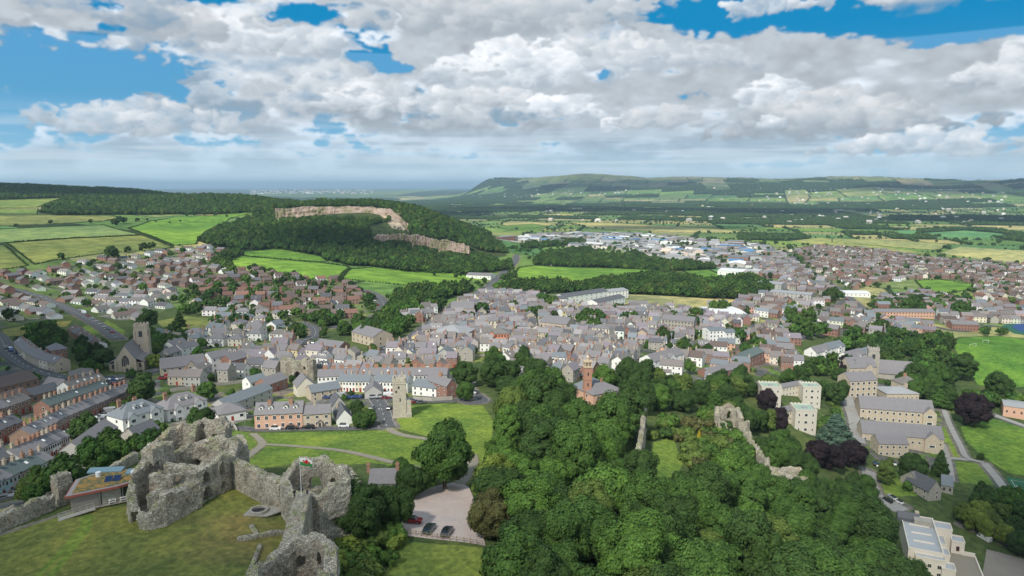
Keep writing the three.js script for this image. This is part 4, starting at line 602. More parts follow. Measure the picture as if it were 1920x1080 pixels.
  const lw = ruinField({ y0: GREEN_Y, base: -9, rough: 0.7, walls: [{ th: 1.8, p: [[-113, -112, 2.8], [-108, -124, 3.0], [-104.8, -133, 3.2], [-102.4, -140, 3.0], [-101.6, -143.6, 2.0]] }, { th: 2.6, p: [[-101.8, -146.6, 5.8], [-100.9, -148.4, 5.2]] }, { th: 1.6, p: [[-107.5, -134, 1.6], [-107, -139, 1.4]] }] });
  solo('curtain_wall', solidMesh(-106.5, GREEN_Y - 0.5, -131, 21, 112, lw), M.rubble, 'low broken curtain wall with an upright stump beside the visitor centre', 'castle wall');
}
// a fallen length of wall below the visitor centre, low footings on the green, the well
function footing(marks, th, h, name, label, cat, R, size, o = {}) { const p = marks.map(([u, v, hh]) => { const g = G(u, v); return [g[0], g[1], hh ?? h]; }), b = bounds(p), cx = (b[0] + b[2]) / 2, cz = (b[1] + b[3]) / 2, y0 = Math.min(...p.map(([x, z]) => height(x, z))); const q = p.map(([x, z, hh]) => [x, z, hh + height(x, z) - y0]); const top = Math.max(...q.map((k) => k[2])); const r = R ?? Math.max(b[2] - b[0], b[3] - b[1], top + 3) / 2 + th + 1; return solo(name, solidMesh(cx, y0 + top / 2 - 0.5, cz, r, size, ruinField({ y0, base: -Math.min(4, r - top / 2 - 0.8), rough: o.rough ?? 0.5, top: o.top ?? 0.6, walls: [{ th, p: q }] })), M.rubble, label, cat); }
footing([[204, 893], [228, 880], [254, 866]], 1.6, 2.8, 'broken_wall', 'leaning length of broken wall behind the visitor centre roof', 'castle wall', undefined, 56);
footing([[447, 1014], [480, 1008], [512, 1003], [542, 999]], 0.9, 0.7, 'foundation_wall', 'low stone footings running across the green to the wall walk', 'foundation', undefined, 64, { top: 0.25, rough: 0.35 });
footing([[472, 988], [478, 998], [481, 1007]], 0.9, 0.6, 'foundation_wall', 'short spur of stone footing joining the cross footings', 'foundation', undefined, 40, { top: 0.25, rough: 0.35 });
footing([[488, 1027], [480, 1045], [468, 1082]], 0.9, 0.7, 'foundation_wall', 'narrow stone footing running down the green beside the corner tower', 'foundation', undefined, 56, { top: 0.25, rough: 0.35 });
{
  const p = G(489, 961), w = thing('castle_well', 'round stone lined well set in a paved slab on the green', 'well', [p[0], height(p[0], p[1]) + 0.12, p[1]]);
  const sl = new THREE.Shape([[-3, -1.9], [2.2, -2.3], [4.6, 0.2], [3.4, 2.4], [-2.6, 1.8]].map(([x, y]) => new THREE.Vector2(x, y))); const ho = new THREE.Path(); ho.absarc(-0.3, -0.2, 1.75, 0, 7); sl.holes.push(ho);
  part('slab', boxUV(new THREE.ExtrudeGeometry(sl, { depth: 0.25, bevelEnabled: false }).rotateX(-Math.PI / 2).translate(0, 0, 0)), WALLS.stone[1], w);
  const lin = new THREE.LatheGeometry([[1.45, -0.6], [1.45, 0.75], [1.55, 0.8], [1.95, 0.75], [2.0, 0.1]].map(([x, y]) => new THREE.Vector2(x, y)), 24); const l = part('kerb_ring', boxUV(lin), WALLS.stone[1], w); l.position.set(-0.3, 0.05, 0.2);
  const darkDisc = part('shaft', boxUV(cyl(1.42, 1.42, 0.1, 0, 0, 0, 20)), M.black, w); darkDisc.position.set(-0.3, 0.26, 0.2);  // flat black disc: the dark inside the well is painted, no depth below
}
// flagpole and flag
{
  const t = thing('flagpole', 'white flagpole flying a white and green flag with a red dragon', 'flagpole', [-43, GREEN_Y + 6.9, -133.4]);
  part('pole', cyl(0.05, 0.08, 8.4, 0, 0, 0, 8), M.doorWhite, t); part('finial', new THREE.SphereGeometry(0.11, 8, 6).translate(0, 8.45, 0), M.frame, t);
  const cv = document.createElement('canvas'); cv.width = 256; cv.height = 160; const c = cv.getContext('2d'); c.fillStyle = '#f3f3f0'; c.fillRect(0, 0, 256, 80); c.fillStyle = '#1c8a3f'; c.fillRect(0, 80, 256, 80); c.fillStyle = '#c9152b'; c.beginPath();
  [[52, 60], [70, 34], [92, 48], [104, 66], [118, 30], [150, 22], [146, 44], [166, 46], [156, 62], [180, 72], [206, 50], [222, 58], [206, 66], [204, 84], [188, 92], [196, 118], [178, 120], [170, 98], [142, 98], [132, 126], [112, 128], [120, 104], [98, 94], [76, 104], [58, 98], [82, 84], [84, 70], [66, 66]].forEach(([x, y], i) => i ? c.lineTo(x, y) : c.moveTo(x, y)); c.closePath(); c.fill();
  const tx = new THREE.CanvasTexture(cv); tx.colorSpace = THREE.SRGBColorSpace; tx.magFilter = THREE.LinearFilter;
  const g = new THREE.PlaneGeometry(2.9, 1.6, 24, 8), p = g.attributes.position; for (let i = 0; i < p.count; i++) { const x = p.getX(i) + 1.45; p.setXYZ(i, x * 0.93, p.getY(i) - x * x * 0.045 + 7.5, Math.sin(x * 2.6 + p.getY(i) * 0.8) * 0.16 * Math.min(1, x)); } g.computeVertexNormals(); g.rotateY(-0.15);
  part('flag', g, new THREE.MeshPhysicalMaterial({ map: tx, roughness: 0.9, transmission: 0.25, thickness: 0, side: THREE.DoubleSide }), t);
}
// two walkers on the wall walk
function person(label, x, y, z, turn, coat, legs, stride) {
  const J = { hip: [0, 0.92, 0], chest: [0, 1.3, 0.02], neck: [0, 1.5, 0.02], head: [0, 1.66, 0.04], ls: [-0.2, 1.42, 0], le: [-0.27, 1.15, -0.04 * stride], lh: [-0.25, 0.9, 0.12 * stride], rs: [0.2, 1.42, 0], re: [0.27, 1.15, 0.04], rh: [0.25, 0.9, -0.1 * stride], lk: [-0.1, 0.5, 0.12 * stride], lf: [-0.1, 0.07, 0.2 * stride], rk: [0.1, 0.5, 0.03], rf: [0.1, 0.07, -0.22 * stride], lt: [-0.1, 0.04, 0.2 * stride + 0.16], rt: [0.1, 0.04, -0.22 * stride + 0.16] };
  const B = [['hip', 'chest', 0.15, 0.17], ['chest', 'neck', 0.15, 0.06], ['neck', 'head', 0.06, 0.09], ['ls', 'le', 0.06, 0.045], ['le', 'lh', 0.045, 0.035], ['rs', 're', 0.06, 0.045], ['re', 'rh', 0.045, 0.035], ['ls', 'rs', 0.07, 0.07], ['hip', 'lk', 0.1, 0.07], ['lk', 'lf', 0.07, 0.045], ['hip', 'rk', 0.1, 0.07], ['rk', 'rf', 0.07, 0.045], ['lf', 'lt', 0.05, 0.04], ['rf', 'rt', 0.05, 0.04], ['head', 'head', 0.105, 0.105]];
  const f = (px, py, pz) => { let s = 0; for (const [a, b, r0, r1] of B) { const p = J[a], q = J[b], d = [q[0] - p[0], q[1] - p[1], q[2] - p[2]], l = d[0] ** 2 + d[1] ** 2 + d[2] ** 2 || 1e-6, t = clamp(((px - p[0]) * d[0] + (py - p[1]) * d[1] + (pz - p[2]) * d[2]) / l); s += Math.exp(-32 * (Math.hypot(px - p[0] - d[0] * t, py - p[1] - d[1] * t, pz - p[2] - d[2] * t) - lerp(r0, r1, t))); } return -Math.log(s + 1e-9) / 32; };
  const g = solidMesh(0, 0.9, 0, 1.0, 72, f), p = g.attributes.position, c = g.attributes.color;
  for (let i = 0; i < p.count; i++) { const yy = p.getY(i), col = yy > 1.54 ? (p.getZ(i) > 0.06 && yy < 1.72 ? [0.45, 0.28, 0.2] : [0.05, 0.035, 0.025]) : yy > 0.86 && (Math.abs(p.getX(i)) < 0.23 || yy > 0.95) ? coat : yy < 0.1 ? [0.03, 0.03, 0.03] : Math.abs(p.getX(i)) > 0.22 && yy > 0.75 ? [0.45, 0.28, 0.2] : legs; c.setXYZ(i, ...col); }
  const m = solo('person', g, mat([1, 1, 1], { vertexColors: true }), label, 'person', 'visitors on the wall walk'); m.position.set(x, y, z); m.rotation.y = turn; return m;
}
person('person in a dark coat walking beside the flagpole', -44.3, GREEN_Y + 6.85, -133.0, 0.4, [0.025, 0.028, 0.035], [0.02, 0.022, 0.03], 1);
person('person in dark clothes standing on the flag tower side of the walk', -41.6, GREEN_Y + 6.95, -132.8, 2.6, [0.03, 0.035, 0.06], [0.04, 0.04, 0.045], 0.5);
// visitor centre with its planted roof
{
  const t = thing('visitor_centre', 'low visitor centre with planted roof, red fascia and glass front by the gatehouse ruin', 'building', [0, GREEN_Y, 0]);
  const rp = [[-95.4, -139.2], [-87, -144.6], [-83.6, -148.4], [-85, -153.5], [-94.5, -154], [-98.6, -148]], shp = (p, s = 1) => { const c = [-91, -148]; return new THREE.Shape(p.map(([x, z]) => new THREE.Vector2(c[0] + (x - c[0]) * s, -(c[1] + (z - c[1]) * s)))); };
  const slab = (s, h) => boxUV(new THREE.ExtrudeGeometry(shp(rp, s), { depth: h, bevelEnabled: false }).rotateX(-Math.PI / 2));
  const wl = part('wall', slab(0.8, 3.7), WALLS.stone[1], t); wl.position.y = -0.2;
  const tm = part('timber_cladding', boxUV(box(5.2, 3.4, 0.3)), mat([0.32, 0.29, 0.26], { map: TEX.plaster }), t); tm.position.set(-92.9, 0, -141.9); tm.rotation.y = 0.56;
  part('fascia', slab(1, 0.45), M.redSteel, t).position.y = 3.5; part('roof_edge', slab(0.975, 0.08), mat([0.30, 0.27, 0.27]), t).position.y = 3.96;
  const seed = dataTex(128, (i, j) => { const a = tn(i, j, 128, 8), b = tn(i, j, 128, 30, 3.5), h = hash2(i, j); const k = sstep(0.4, 0.62, a); return [toSf(lerp(0.12, 0.36, k) * (0.7 + 0.6 * h)), toSf(lerp(0.13, 0.20, k) * (0.7 + 0.6 * h)), toSf(0.04 + 0.03 * b)]; }, 4); srgb(seed);
  part('planted_roof', slab(0.84, 0.16), mat([0.95, 0.95, 0.95], { map: seed, roughness: 1 }), t).position.y = 4.0;
  for (const [x, z, w] of [[-94.2, -152.4, 7.6], [-86.8, -151.6, 4.0]]) { const s = part('skylight', boxUV(prism([[-0.9, 0], [0.9, 0], [0.9, 0.7], [-0.9, 0.25]], -w / 2, w / 2)), mat([0.16, 0.25, 0.30], { roughness: 0.25 }), t); s.position.set(x, 4.1, z); s.rotation.y = 0.12; }
  for (const [x, z] of [[-94.2, -149.4], [-86.6, -150.2]]) part('vent_drum', cyl(0.55, 0.55, 1.1, x, 4.1, z, 16), mat([0.72, 0.75, 0.78], { roughness: 0.4 }), t);
  for (const k of [0, 1]) { const s = part('solar_panel', boxUV(box(1.5, 0.08, 1.9)), M.solar, t); s.position.set(-90.6 + k * 1.62, 4.5, -147.3 - k * 0.45); s.rotation.set(0.35, 0.26, 0); const fr = part('panel_frame', boxUV(box(1.58, 0.05, 1.98, 0, -0.06, 0)), M.metal, s); }
  for (let i = 0; i < 5; i++) { const s = part('glass_panel', unitBox, mat([0.03, 0.04, 0.045], { roughness: 0.08 }), t), k = (i + 0.5) / 5; s.scale.set(1.62, 3.0, 0.08); s.position.set(lerp(-90.4, -84.6, k), 1.6, lerp(-144.0, -148.2, k) + 0.35); s.rotation.y = 0.63; }
  for (let i = 0; i < 4; i++) { const k = i / 3, p = part('post', cyl(0.08, 0.08, 3.5, lerp(-90.2, -85, k), 0, lerp(-142.9, -147.0, k), 6), M.metal, t); }
  part('terrace_slab', boxUV(new THREE.ExtrudeGeometry(new THREE.Shape([[-91.8, 141.5], [-85.4, 145.6], [-84.4, 149], [-90.8, 145]].map(([x, z]) => new THREE.Vector2(x, z))), { depth: 0.12, bevelEnabled: false }).rotateX(-Math.PI / 2)), mat([0.42, 0.38, 0.31], { map: TEX.plaster }), t).position.y = 0.02;
  for (const [x, z] of [[-88.6, -144.6], [-86.8, -145.9]]) { const tb = thing('picnic_table', 'white picnic table on the visitor centre terrace', 'table', [x, GREEN_Y + 0.14, z], 0.6, 'tables outside the visitor centre'); part('table_top', boxUV(box(1.5, 0.06, 0.8, 0, 0.7, 0)), M.frame, tb); for (const s of [-1, 1]) { part('bench', boxUV(box(1.5, 0.05, 0.28, 0, 0.42, s * 0.72)), M.frame, tb); part('leg', boxUV(box(0.08, 0.7, 1.4, s * 0.55, 0, 0)), M.frame, tb); } }
  const rm = thing('access_ramp', 'sloping ramp with pale rails down to the castle green', 'ramp', [-92.9, GREEN_Y, -138.9], 0.64); part('deck', boxUV(prism([[-0.9, 0], [0.9, 0], [0.9, 0.02], [-0.9, 0.02]], -3.4, 3.4).applyMatrix4(new THREE.Matrix4().makeRotationZ(0.09)).translate(0, 0.34, 0)), mat([0.40, 0.38, 0.34]), rm);
  for (const s of [-1, 1]) { const r2 = part('rail', boxUV(mergeGeometries([box(6.8, 0.06, 0.06, 0, 1.0, 0), box(6.8, 0.05, 0.05, 0, 0.55, 0)].map(plain))), mat([0.5, 0.48, 0.43]), rm); r2.position.set(0, 0.3, s * 0.85); r2.rotation.z = 0.09; for (let i = 0; i < 6; i++) part('post', boxUV(box(0.07, 1.1, 0.07, -3.2 + i * 1.28, 0.3 + (-3.2 + i * 1.28) * 0.09, s * 0.85)), mat([0.5, 0.48, 0.43]), rm); }
}
// the town wall beyond the wood and its two towers
footing([[1286, 742, 4], [1320, 756, 4.2], [1346, 772, 4.6]], 1.8, 4, 'town_wall', 'upper length of old town wall half hidden by garden trees', 'town wall', undefined, 76, { top: 1 });
footing([[1396, 822, 4], [1408, 842, 3.2], [1424, 866, 4.6], [1444, 890, 3.4], [1468, 903, 4]], 1.9, 4, 'town_wall', 'jagged length of old town wall stepping down between the two wall towers', 'town wall', undefined, 90, { top: 2.2 });
{
  const a = hitGround(1368, 806), y0 = a.y; solo('wall_tower', solidMesh(a.x, y0 + 4, a.z - 2, 10, 84, ruinField({ y0, base: -4, rough: 0.7, walls: [{ th: 1.8, p: [[a.x - 5.5, a.z, 7], [a.x - 4.5, a.z - 5, 8.6], [a.x + 1, a.z - 6.5, 9.4], [a.x + 4.5, a.z - 4, 8.8], [a.x + 4.6, a.z + 1, 6.5]] }, { th: 1.6, p: [[a.x - 5, a.z + 1, 4.4], [a.x + 0, a.z + 2.4, 3]] }, { th: 1.8, p: [[a.x + 4.6, a.z + 1, 4], [a.x + 6.4, a.z + 4, 5.4]] }], cuts: [[a.x + 1.2, 5, a.z - 6, 0.9, 2, 2.2, 0], [a.x + 4.2, 5, a.z - 2, 0.7, 1.4, 2, 1.5]] })), M.rubble, 'roofless tower with tall openings on the old town wall', 'wall tower');
  const b = hitGround(1490, 912), y1 = b.y; solo('wall_tower', solidMesh(b.x, y1 + 3, b.z - 2, 11, 84, ruinField({ y0: y1, base: -5, rough: 0.6, walls: [{ th: 2, bat: 0.03, p: ringOf(b.x, b.z - 2, 4.2, [4.4, 4.6, 4.2, 5, 4.6, 4.1], 8) }, { th: 2, p: [[b.x - 4, b.z - 5, 4.4], [b.x - 8, b.z - 8, 4.4]] }], floors: [[b.x, b.z - 2, 3.6, 2.2]], cuts: [[b.x - 1, 4.6, b.z + 2.6, 0.6, 0.9, 2, 0]] })), M.rubble, 'rounded hollow tower at the foot of the old town wall', 'wall tower');
}
footing([[1192, 905, 8], [1199, 872, 9], [1204, 838, 9.5], [1208, 806, 9]], 1.7, 9, 'ruined_church_wall', 'tall ivy topped wall of the ruined church beside the gardens', 'ruin wall', undefined, 96, { top: 1.6 });
// the old gate in the town
{ const a = hitGround(558, 712), y0 = a.y; solo('town_gate', solidMesh(a.x, y0 + 5, a.z - 4, 11, 84, ruinField({ y0, base: -3, rough: 0.4, top: 0.5, walls: [{ th: 2.2, p: ringOf(a.x - 5.5, a.z - 2.5, 2.6, [9.5, 10], 8) }, { th: 2.2, p: ringOf(a.x + 5.5, a.z - 2.5, 2.6, [10, 10.5], 8) }, { th: 2.2, p: [[a.x - 3, a.z - 1, 9.4], [a.x + 3, a.z - 1, 9.6]] }, { th: 1.6, p: [[a.x - 6, a.z - 7, 8], [a.x + 6, a.z - 7, 8.4]] }], cuts: [[a.x, 2, a.z - 1, 1.7, 2.4, 3, 0], [a.x + 4, 6.2, a.z + 0.5, 0.6, 0.9, 2, 0]] })), M.rubble, 'twin towered stone town gate among the roofs', 'town gate'); BLOCK.push([a.x, a.z - 4, 9]); }
log('castle');
// ---------------------------------------------------------------- towers, churches, school
function crenels(w, d, y, n = 5, h = 0.8, th = 0.5) { const g = [box(w, 0.7, th, 0, y, d / 2 - th / 2), box(w, 0.7, th, 0, y, -d / 2 + th / 2), box(th, 0.7, d - 2 * th, w / 2 - th / 2, y, 0), box(th, 0.7, d - 2 * th, -w / 2 + th / 2, y, 0)]; for (let i = 0; i < n; i++) { const p = ((i + 0.5) / n - 0.5); for (const s of [-1, 1]) { g.push(box(w / n * 0.55, h, th, p * w, y + 0.7, s * (d / 2 - th / 2))); g.push(box(th, h, d / n * 0.55, s * (w / 2 - th / 2), y + 0.7, p * (d - 2 * th))); } } return join(...g); }
{
  const p = hitGround(748, 784), t = thing('church_tower', 'lone battlemented stone tower standing on the castle lawn', 'tower', [p.x, p.y, p.z - 3], 0.12);
  part('shaft', join(box(5.2, 16.5, 5.2, 0, -2, 0), box(5.7, 2.4, 5.7, 0, -2, 0), box(5.5, 0.3, 5.5, 0, 13.6, 0)), WALLS.weathered[1], t); part('parapet', crenels(5.3, 5.3, 14.4, 3, 0.9, 0.5), WALLS.weathered[1], t);
  const b = part('buttress', boxUV(prism([[-1.1, -2], [1.1, -2], [1.1, 6.4], [-1.1, 7]], 0, 1.9)), WALLS.weathered[1], t); b.position.set(2.6, 0, 1.2); part('stair_turret', boxUV(box(2.2, 3.6, 2.4, 3.6, -2, 2.2)), WALLS.stone[1], t);
  for (const [x, y, w, h] of [[-1.2, 10.2, 0.6, 0.9], [0.3, 6.6, 0.5, 1.3], [-0.2, 11.8, 0.7, 1.0]]) windowAt(t, x, y, 2.6, w, h, 0, 0); BLOCK.push([p.x, p.z - 3, 6]);
}
function church(o) {                                                // nave gable to the front (+z)
  const t = thing('church', o.label, 'church', [o.x, o.y, o.z], o.turn), W2 = WALLS[o.wall][1], R2 = ROOFS[o.roof][1];
  part('nave_wall', boxUV(gableWall(o.len, o.w, o.h, o.rise, 3).rotateY(Math.PI / 2)), W2, t); part('nave_roof', boxUV(gableRoof(o.len, o.w, o.h, o.rise, 0.3, 0.25).rotateY(Math.PI / 2)), R2, t);
  for (const s of [-1, 1]) { part('aisle_wall', boxUV(box(3.6, o.h * 0.62 + 3, o.len * 0.86, s * (o.w / 2 + 1.8), -3, -0.5)), W2, t); const r = part('aisle_roof', boxUV(prism([[-o.len * 0.44, 0], [o.len * 0.44, 0], [o.len * 0.44, 0.25], [-o.len * 0.44, 0.25]], 0, 4.5)), R2, t); r.position.set(s * (o.w / 2 + 4), o.h * 0.62, -0.5); r.rotation.set(0, 0, s * 0); if (s > 0) { r.rotation.y = Math.PI; r.position.z = -0.5; } r.rotateZ(0.5); }
  const gw = new THREE.Shape(); gw.moveTo(-1.7, 0); gw.lineTo(1.7, 0); gw.lineTo(1.7, 3); gw.quadraticCurveTo(1.5, 5, 0, 5.8); gw.quadraticCurveTo(-1.5, 5, -1.7, 3); const big = part('window', boxUV(new THREE.ExtrudeGeometry(gw, { depth: 0.1, bevelEnabled: false })), M.pane, t); big.position.set(0, o.h * 0.45, o.len / 2 + 0.02); for (const mx of [-0.85, 0, 0.85]) part('mullion', boxUV(box(0.16, 4.6, 0.12, mx, 0.05, 0.12)), W2, big);
  for (const s of [-1, 1]) windowAt(t, s * (o.w / 2 + 1.8), 1.4, o.len * 0.43 - 0.5, 1.1, 2.4, 0, 0); for (const s of [-1, 1]) { const b = part('buttress', boxUV(prism([[-0.5, -3], [0.8, -3], [0.5, o.h * 0.8], [-0.5, o.h]], -0.5, 0.5)), W2, t); b.position.set(s * o.w / 2, 0, o.len / 2 + 0.3); }
  const porch = part('porch', boxUV(gableWall(2.4, 3, 2.6, 1.4, 2).rotateY(Math.PI / 2)), W2, t); porch.position.set(o.w * 0.12, 0, o.len / 2 + 1.2); const pd = part('door', unitBox, M.doorDark, porch); pd.scale.set(1.3, 2.2, 0.1); pd.position.set(0, 1.1, 1.22);
  const [tx, tz, tw, th] = o.tower, q = part('tower', join(box(tw, th + 3, tw, tx, -3, tz), ...[-1, 1].flatMap((a) => [-1, 1].map((b) => box(0.9, th * 0.9 + 3, 0.9, tx + a * tw * 0.49, -3, tz + b * tw * 0.49)))), W2, t);
  const pr = part('parapet', crenels(tw + 0.3, tw + 0.3, th, 4, 0.8, 0.5), W2, q); pr.position.set(tx, 0, tz); if (o.pinnacles) for (const a of [-1, 1]) for (const b of [-1, 1]) part('pinnacle', new THREE.ConeGeometry(0.5, 3.4, 4).translate(tx + a * tw * 0.47, th + 2.2, tz + b * tw * 0.47), W2, q);
  for (const [f, dx, dz] of [[0, 0, 1], [2, 1, 0], [3, -1, 0]]) { windowAt(q, tx + dx * tw / 2, th * 0.72, tz + dz * tw / 2, tw * 0.28, th * 0.16, f, 0); windowAt(q, tx + dx * tw / 2 - (f ? 0 : 0.9), th * 0.45, tz + dz * tw / 2, 0.6, 1.3, f, 0); }
  BLOCK.push([o.x, o.z, 17]); return t;
}
{ const a = hitGround(238, 697); church({ x: a.x - 4, y: a.y, z: a.z - 12, turn: 0.28, len: 24, w: 9.5, h: 6.6, rise: 7.4, wall: 'buff', roof: 'slate', tower: [4.2, -9.5, 6.4, 20.5], label: 'buff stone church with great pointed window, slate roof and square tower' }); }
{ const a = hitGround(1668, 716); church({ x: a.x + 8, y: a.y, z: a.z - 12, turn: 1.25, len: 26, w: 9, h: 6.5, rise: 5.5, wall: 'stone', roof: 'slate', pinnacles: true, tower: [-5.5, -14, 6.8, 20], label: 'grey stone church with pinnacled square tower beside the school' }); }
// house on the wooded hill with its brick stack tower
{
  house({ ...front(1112, 762, 1166, 759, { d: 12 }), hip: true, h: 6.2, rise: 3.2, wall: 'pink', roof: 'slate', rich: 2, bays: 3, storeys: 2, ww: 1.2, wh: 1.8, chims: [[1, 0, 0]], allSides: true, label: 'square pink house with hipped slate roof on the wooded hill' });
  house({ ...front(1098, 752, 1130, 744, { d: 8 }), hip: true, h: 6.5, rise: 2.6, wall: 'pink', roof: 'blue', bays: 3, sides: false, label: 'rear wing with blue slate roof behind the square pink house' });
  { const q = hitGround(1135, 768); BLOCK.push([q.x - 3, q.z + 9, 8], [q.x + 4, q.z + 9, 8]); }
  const p = hitGround(1101, 756), t = thing('brick_tower', 'tall orange brick water tower beside the square pink house', 'tower', [p.x, p.y, p.z - 1], 0.1), bm = mat([0.50, 0.275, 0.20], { map: TEX.brick });
  part('shaft', join(box(3.4, 17.5, 3.4, 0, -1, 0), box(3.7, 0.4, 3.7, 0, 6, 0), box(3.7, 0.4, 3.7, 0, 11, 0)), bm, t); part('belfry', join(box(3.9, 0.5, 3.9, 0, 16.5, 0), box(3.3, 2.2, 3.3, 0, 17, 0), box(3.9, 0.5, 3.9, 0, 19, 0), box(0.9, 1.6, 0.9, 0, 19.5, 0)), mat([0.60, 0.48, 0.34], { map: TEX.plaster }), t); part('cap', new THREE.ConeGeometry(0.8, 0.9, 6).translate(0, 21.5, 0), M.trim, t); for (const x of [-0.7, 0.7]) windowAt(t, x, 17.4, 1.65, 0.5, 1.4, 0, 0); for (const y of [3, 8, 13]) windowAt(t, 0, y, 1.7, 0.6, 1.5, 0, 0);
}
// cream battlemented home below the town wall
{
  const cm = mat([0.66, 0.62, 0.54], { map: TEX.plaster });
  const tower = (u, v, w, d, h, label) => { const p = hitGround(u, v), t = thing('residence_tower', label, 'building', [p.x, p.y, p.z - d / 2], -0.12); part('wall', boxUV(box(w, h + 4, d, 0, -4, 0)), cm, t); part('parapet', crenels(w + 0.2, d + 0.2, h, 6, 0.5, 0.35), cm, t); const r = part('roof', boxUV(box(w - 0.8, 0.25, d - 0.8, 0, h - 0.05, 0)), ROOFS.copper[1], t); part('roof_hatch', join(box(2.6, 0.8, 1.6, 0.4, h + 0.2, 0.5)), ROOFS.lead[1], r); for (let f = 0; f < 3; f++) for (const x of [-w * 0.32, 0, w * 0.32]) windowAt(t, x, f * h / 3 + h * 0.1, d / 2, x ? 0.8 : 1.7, 1.5, 0, 1); for (let f = 0; f < 3; f++) windowAt(t, -w / 2, f * h / 3 + h * 0.1, 0, 0.8, 1.4, 3, 1); BLOCK.push([p.x, p.z - d / 2, w * 0.8]); return t; };
  tower(1512, 812, 10.5, 11, 11.5, 'cream battlemented block with green roof standing furthest down the slope'); tower(1447, 764, 10.5, 10, 11, 'cream battlemented block with green roof nearest the old town wall'); tower(1523, 762, 10, 10, 11, 'cream battlemented block with green roof beside the long lawn');
  for (const [u1, v1, u2, v2, k] of [[1452, 790, 1496, 796, 0], [1466, 741, 1508, 745, 1], [1418, 742, 1432, 745, 2]]) house({ ...front(u1, v1, u2, v2, { d: 6 }), name: 'residence_wing', category: 'building', h: 6, rise: 1.4, wall: 'cream', roof: 'slate', rich: 1, bays: k === 2 ? 2 : 7, storeys: 2, ww: 0.8, noDoor: true, label: ['two storey cream wing between the lower battlemented blocks', 'two storey cream wing between the upper battlemented blocks', 'short cream wing beside the upper battlemented block'][k] });
}
// the stone boarding school: long parallel ranges
{
  const rng2 = (u1, v1, u2, v2, o) => house({ ...front(u1, v1, u2, v2, o), name: 'school_range', category: 'building', wall: 'buff', roof: 'slate', rich: 1, noDoor: true, ...o });
  rng2(1592, 744, 1643, 748, { d: 13, h: 11, rise: 4, bays: 5, storeys: 3, ww: 1.7, wh: 1.9, label: 'three storey buff stone school block at the head of the drive', chims: [] });
  rng2(1592, 712, 1642, 715, { d: 12, h: 9, rise: 6, bays: 4, storeys: 2, gables: [[4, 6]], label: 'steep gabled buff stone school house beside the church tower' });
  rng2(1612, 782, 1750, 806, { d: 14, h: 8, rise: 5.5, bays: 12, storeys: 2, ww: 1.3, wh: 1.6, label: 'upper long school range with grey slate roof and gabled turret', gables: [[17, 7]] });
  rng2(1616, 822, 1768, 852, { d: 13, h: 6.5, rise: 5, bays: 12, storeys: 1, ww: 1.3, wh: 1.2, label: 'lower long school range with grey slate roof', gables: [[14, 7]] });
  rng2(1646, 852, 1702, 862, { d: 9, h: 7, rise: 3, bays: 5, storeys: 2, ww: 1.2, label: 'small stone wing in front of the lower school range' });
  rng2(1662, 752, 1722, 758, { d: 16, h: 5.5, rise: 2.5, hip: true, roof: 'lead', bays: 7, storeys: 1, label: 'low stone hall with lead roof between the school ranges', chims: [[6, 2, 1]] });
  rng2(1690, 742, 1724, 744, { d: 11, h: 8, rise: 4, hip: true, roof: 'grey', bays: 3, label: 'stone pavilion with pyramid roof and tall chimney', chims: [[-1, 2, 0]] });
  house({ ...gableFront(1740, 940, 1764, 938, { len: 13 }), name: 'chapel', category: 'chapel', h: 4.5, rise: 4.5, wall: 'stone', roof: 'dark', rich: 1, bays: 3, noDoor: true, label: 'small stone chapel with a round window in its gable' });
  house({ ...front(1723, 925, 1745, 922, { d: 10 }), name: 'chapel_wing', category: 'chapel', h: 4, rise: 4.2, wall: 'stone', roof: 'slate', bays: 2, noDoor: true, label: 'slate roofed wing joined to the small stone chapel' });
  house({ ...front(1764, 922, 1786, 928, { d: 11 }), name: 'chapel_wing', category: 'chapel', h: 3.6, rise: 3, wall: 'stone', roof: 'blue', bays: 2, noDoor: true, label: 'low slate vestry on the playing field side of the chapel' });
  house({ ...front(1880, 780, 1935, 790, { d: 16 }), name: 'sports_hall', category: 'building', h: 7, rise: 0.8, wall: 'pink', roof: 'lead', bays: 4, storeys: 1, noDoor: true, label: 'orange brick sports hall with flat grey roof' });
}
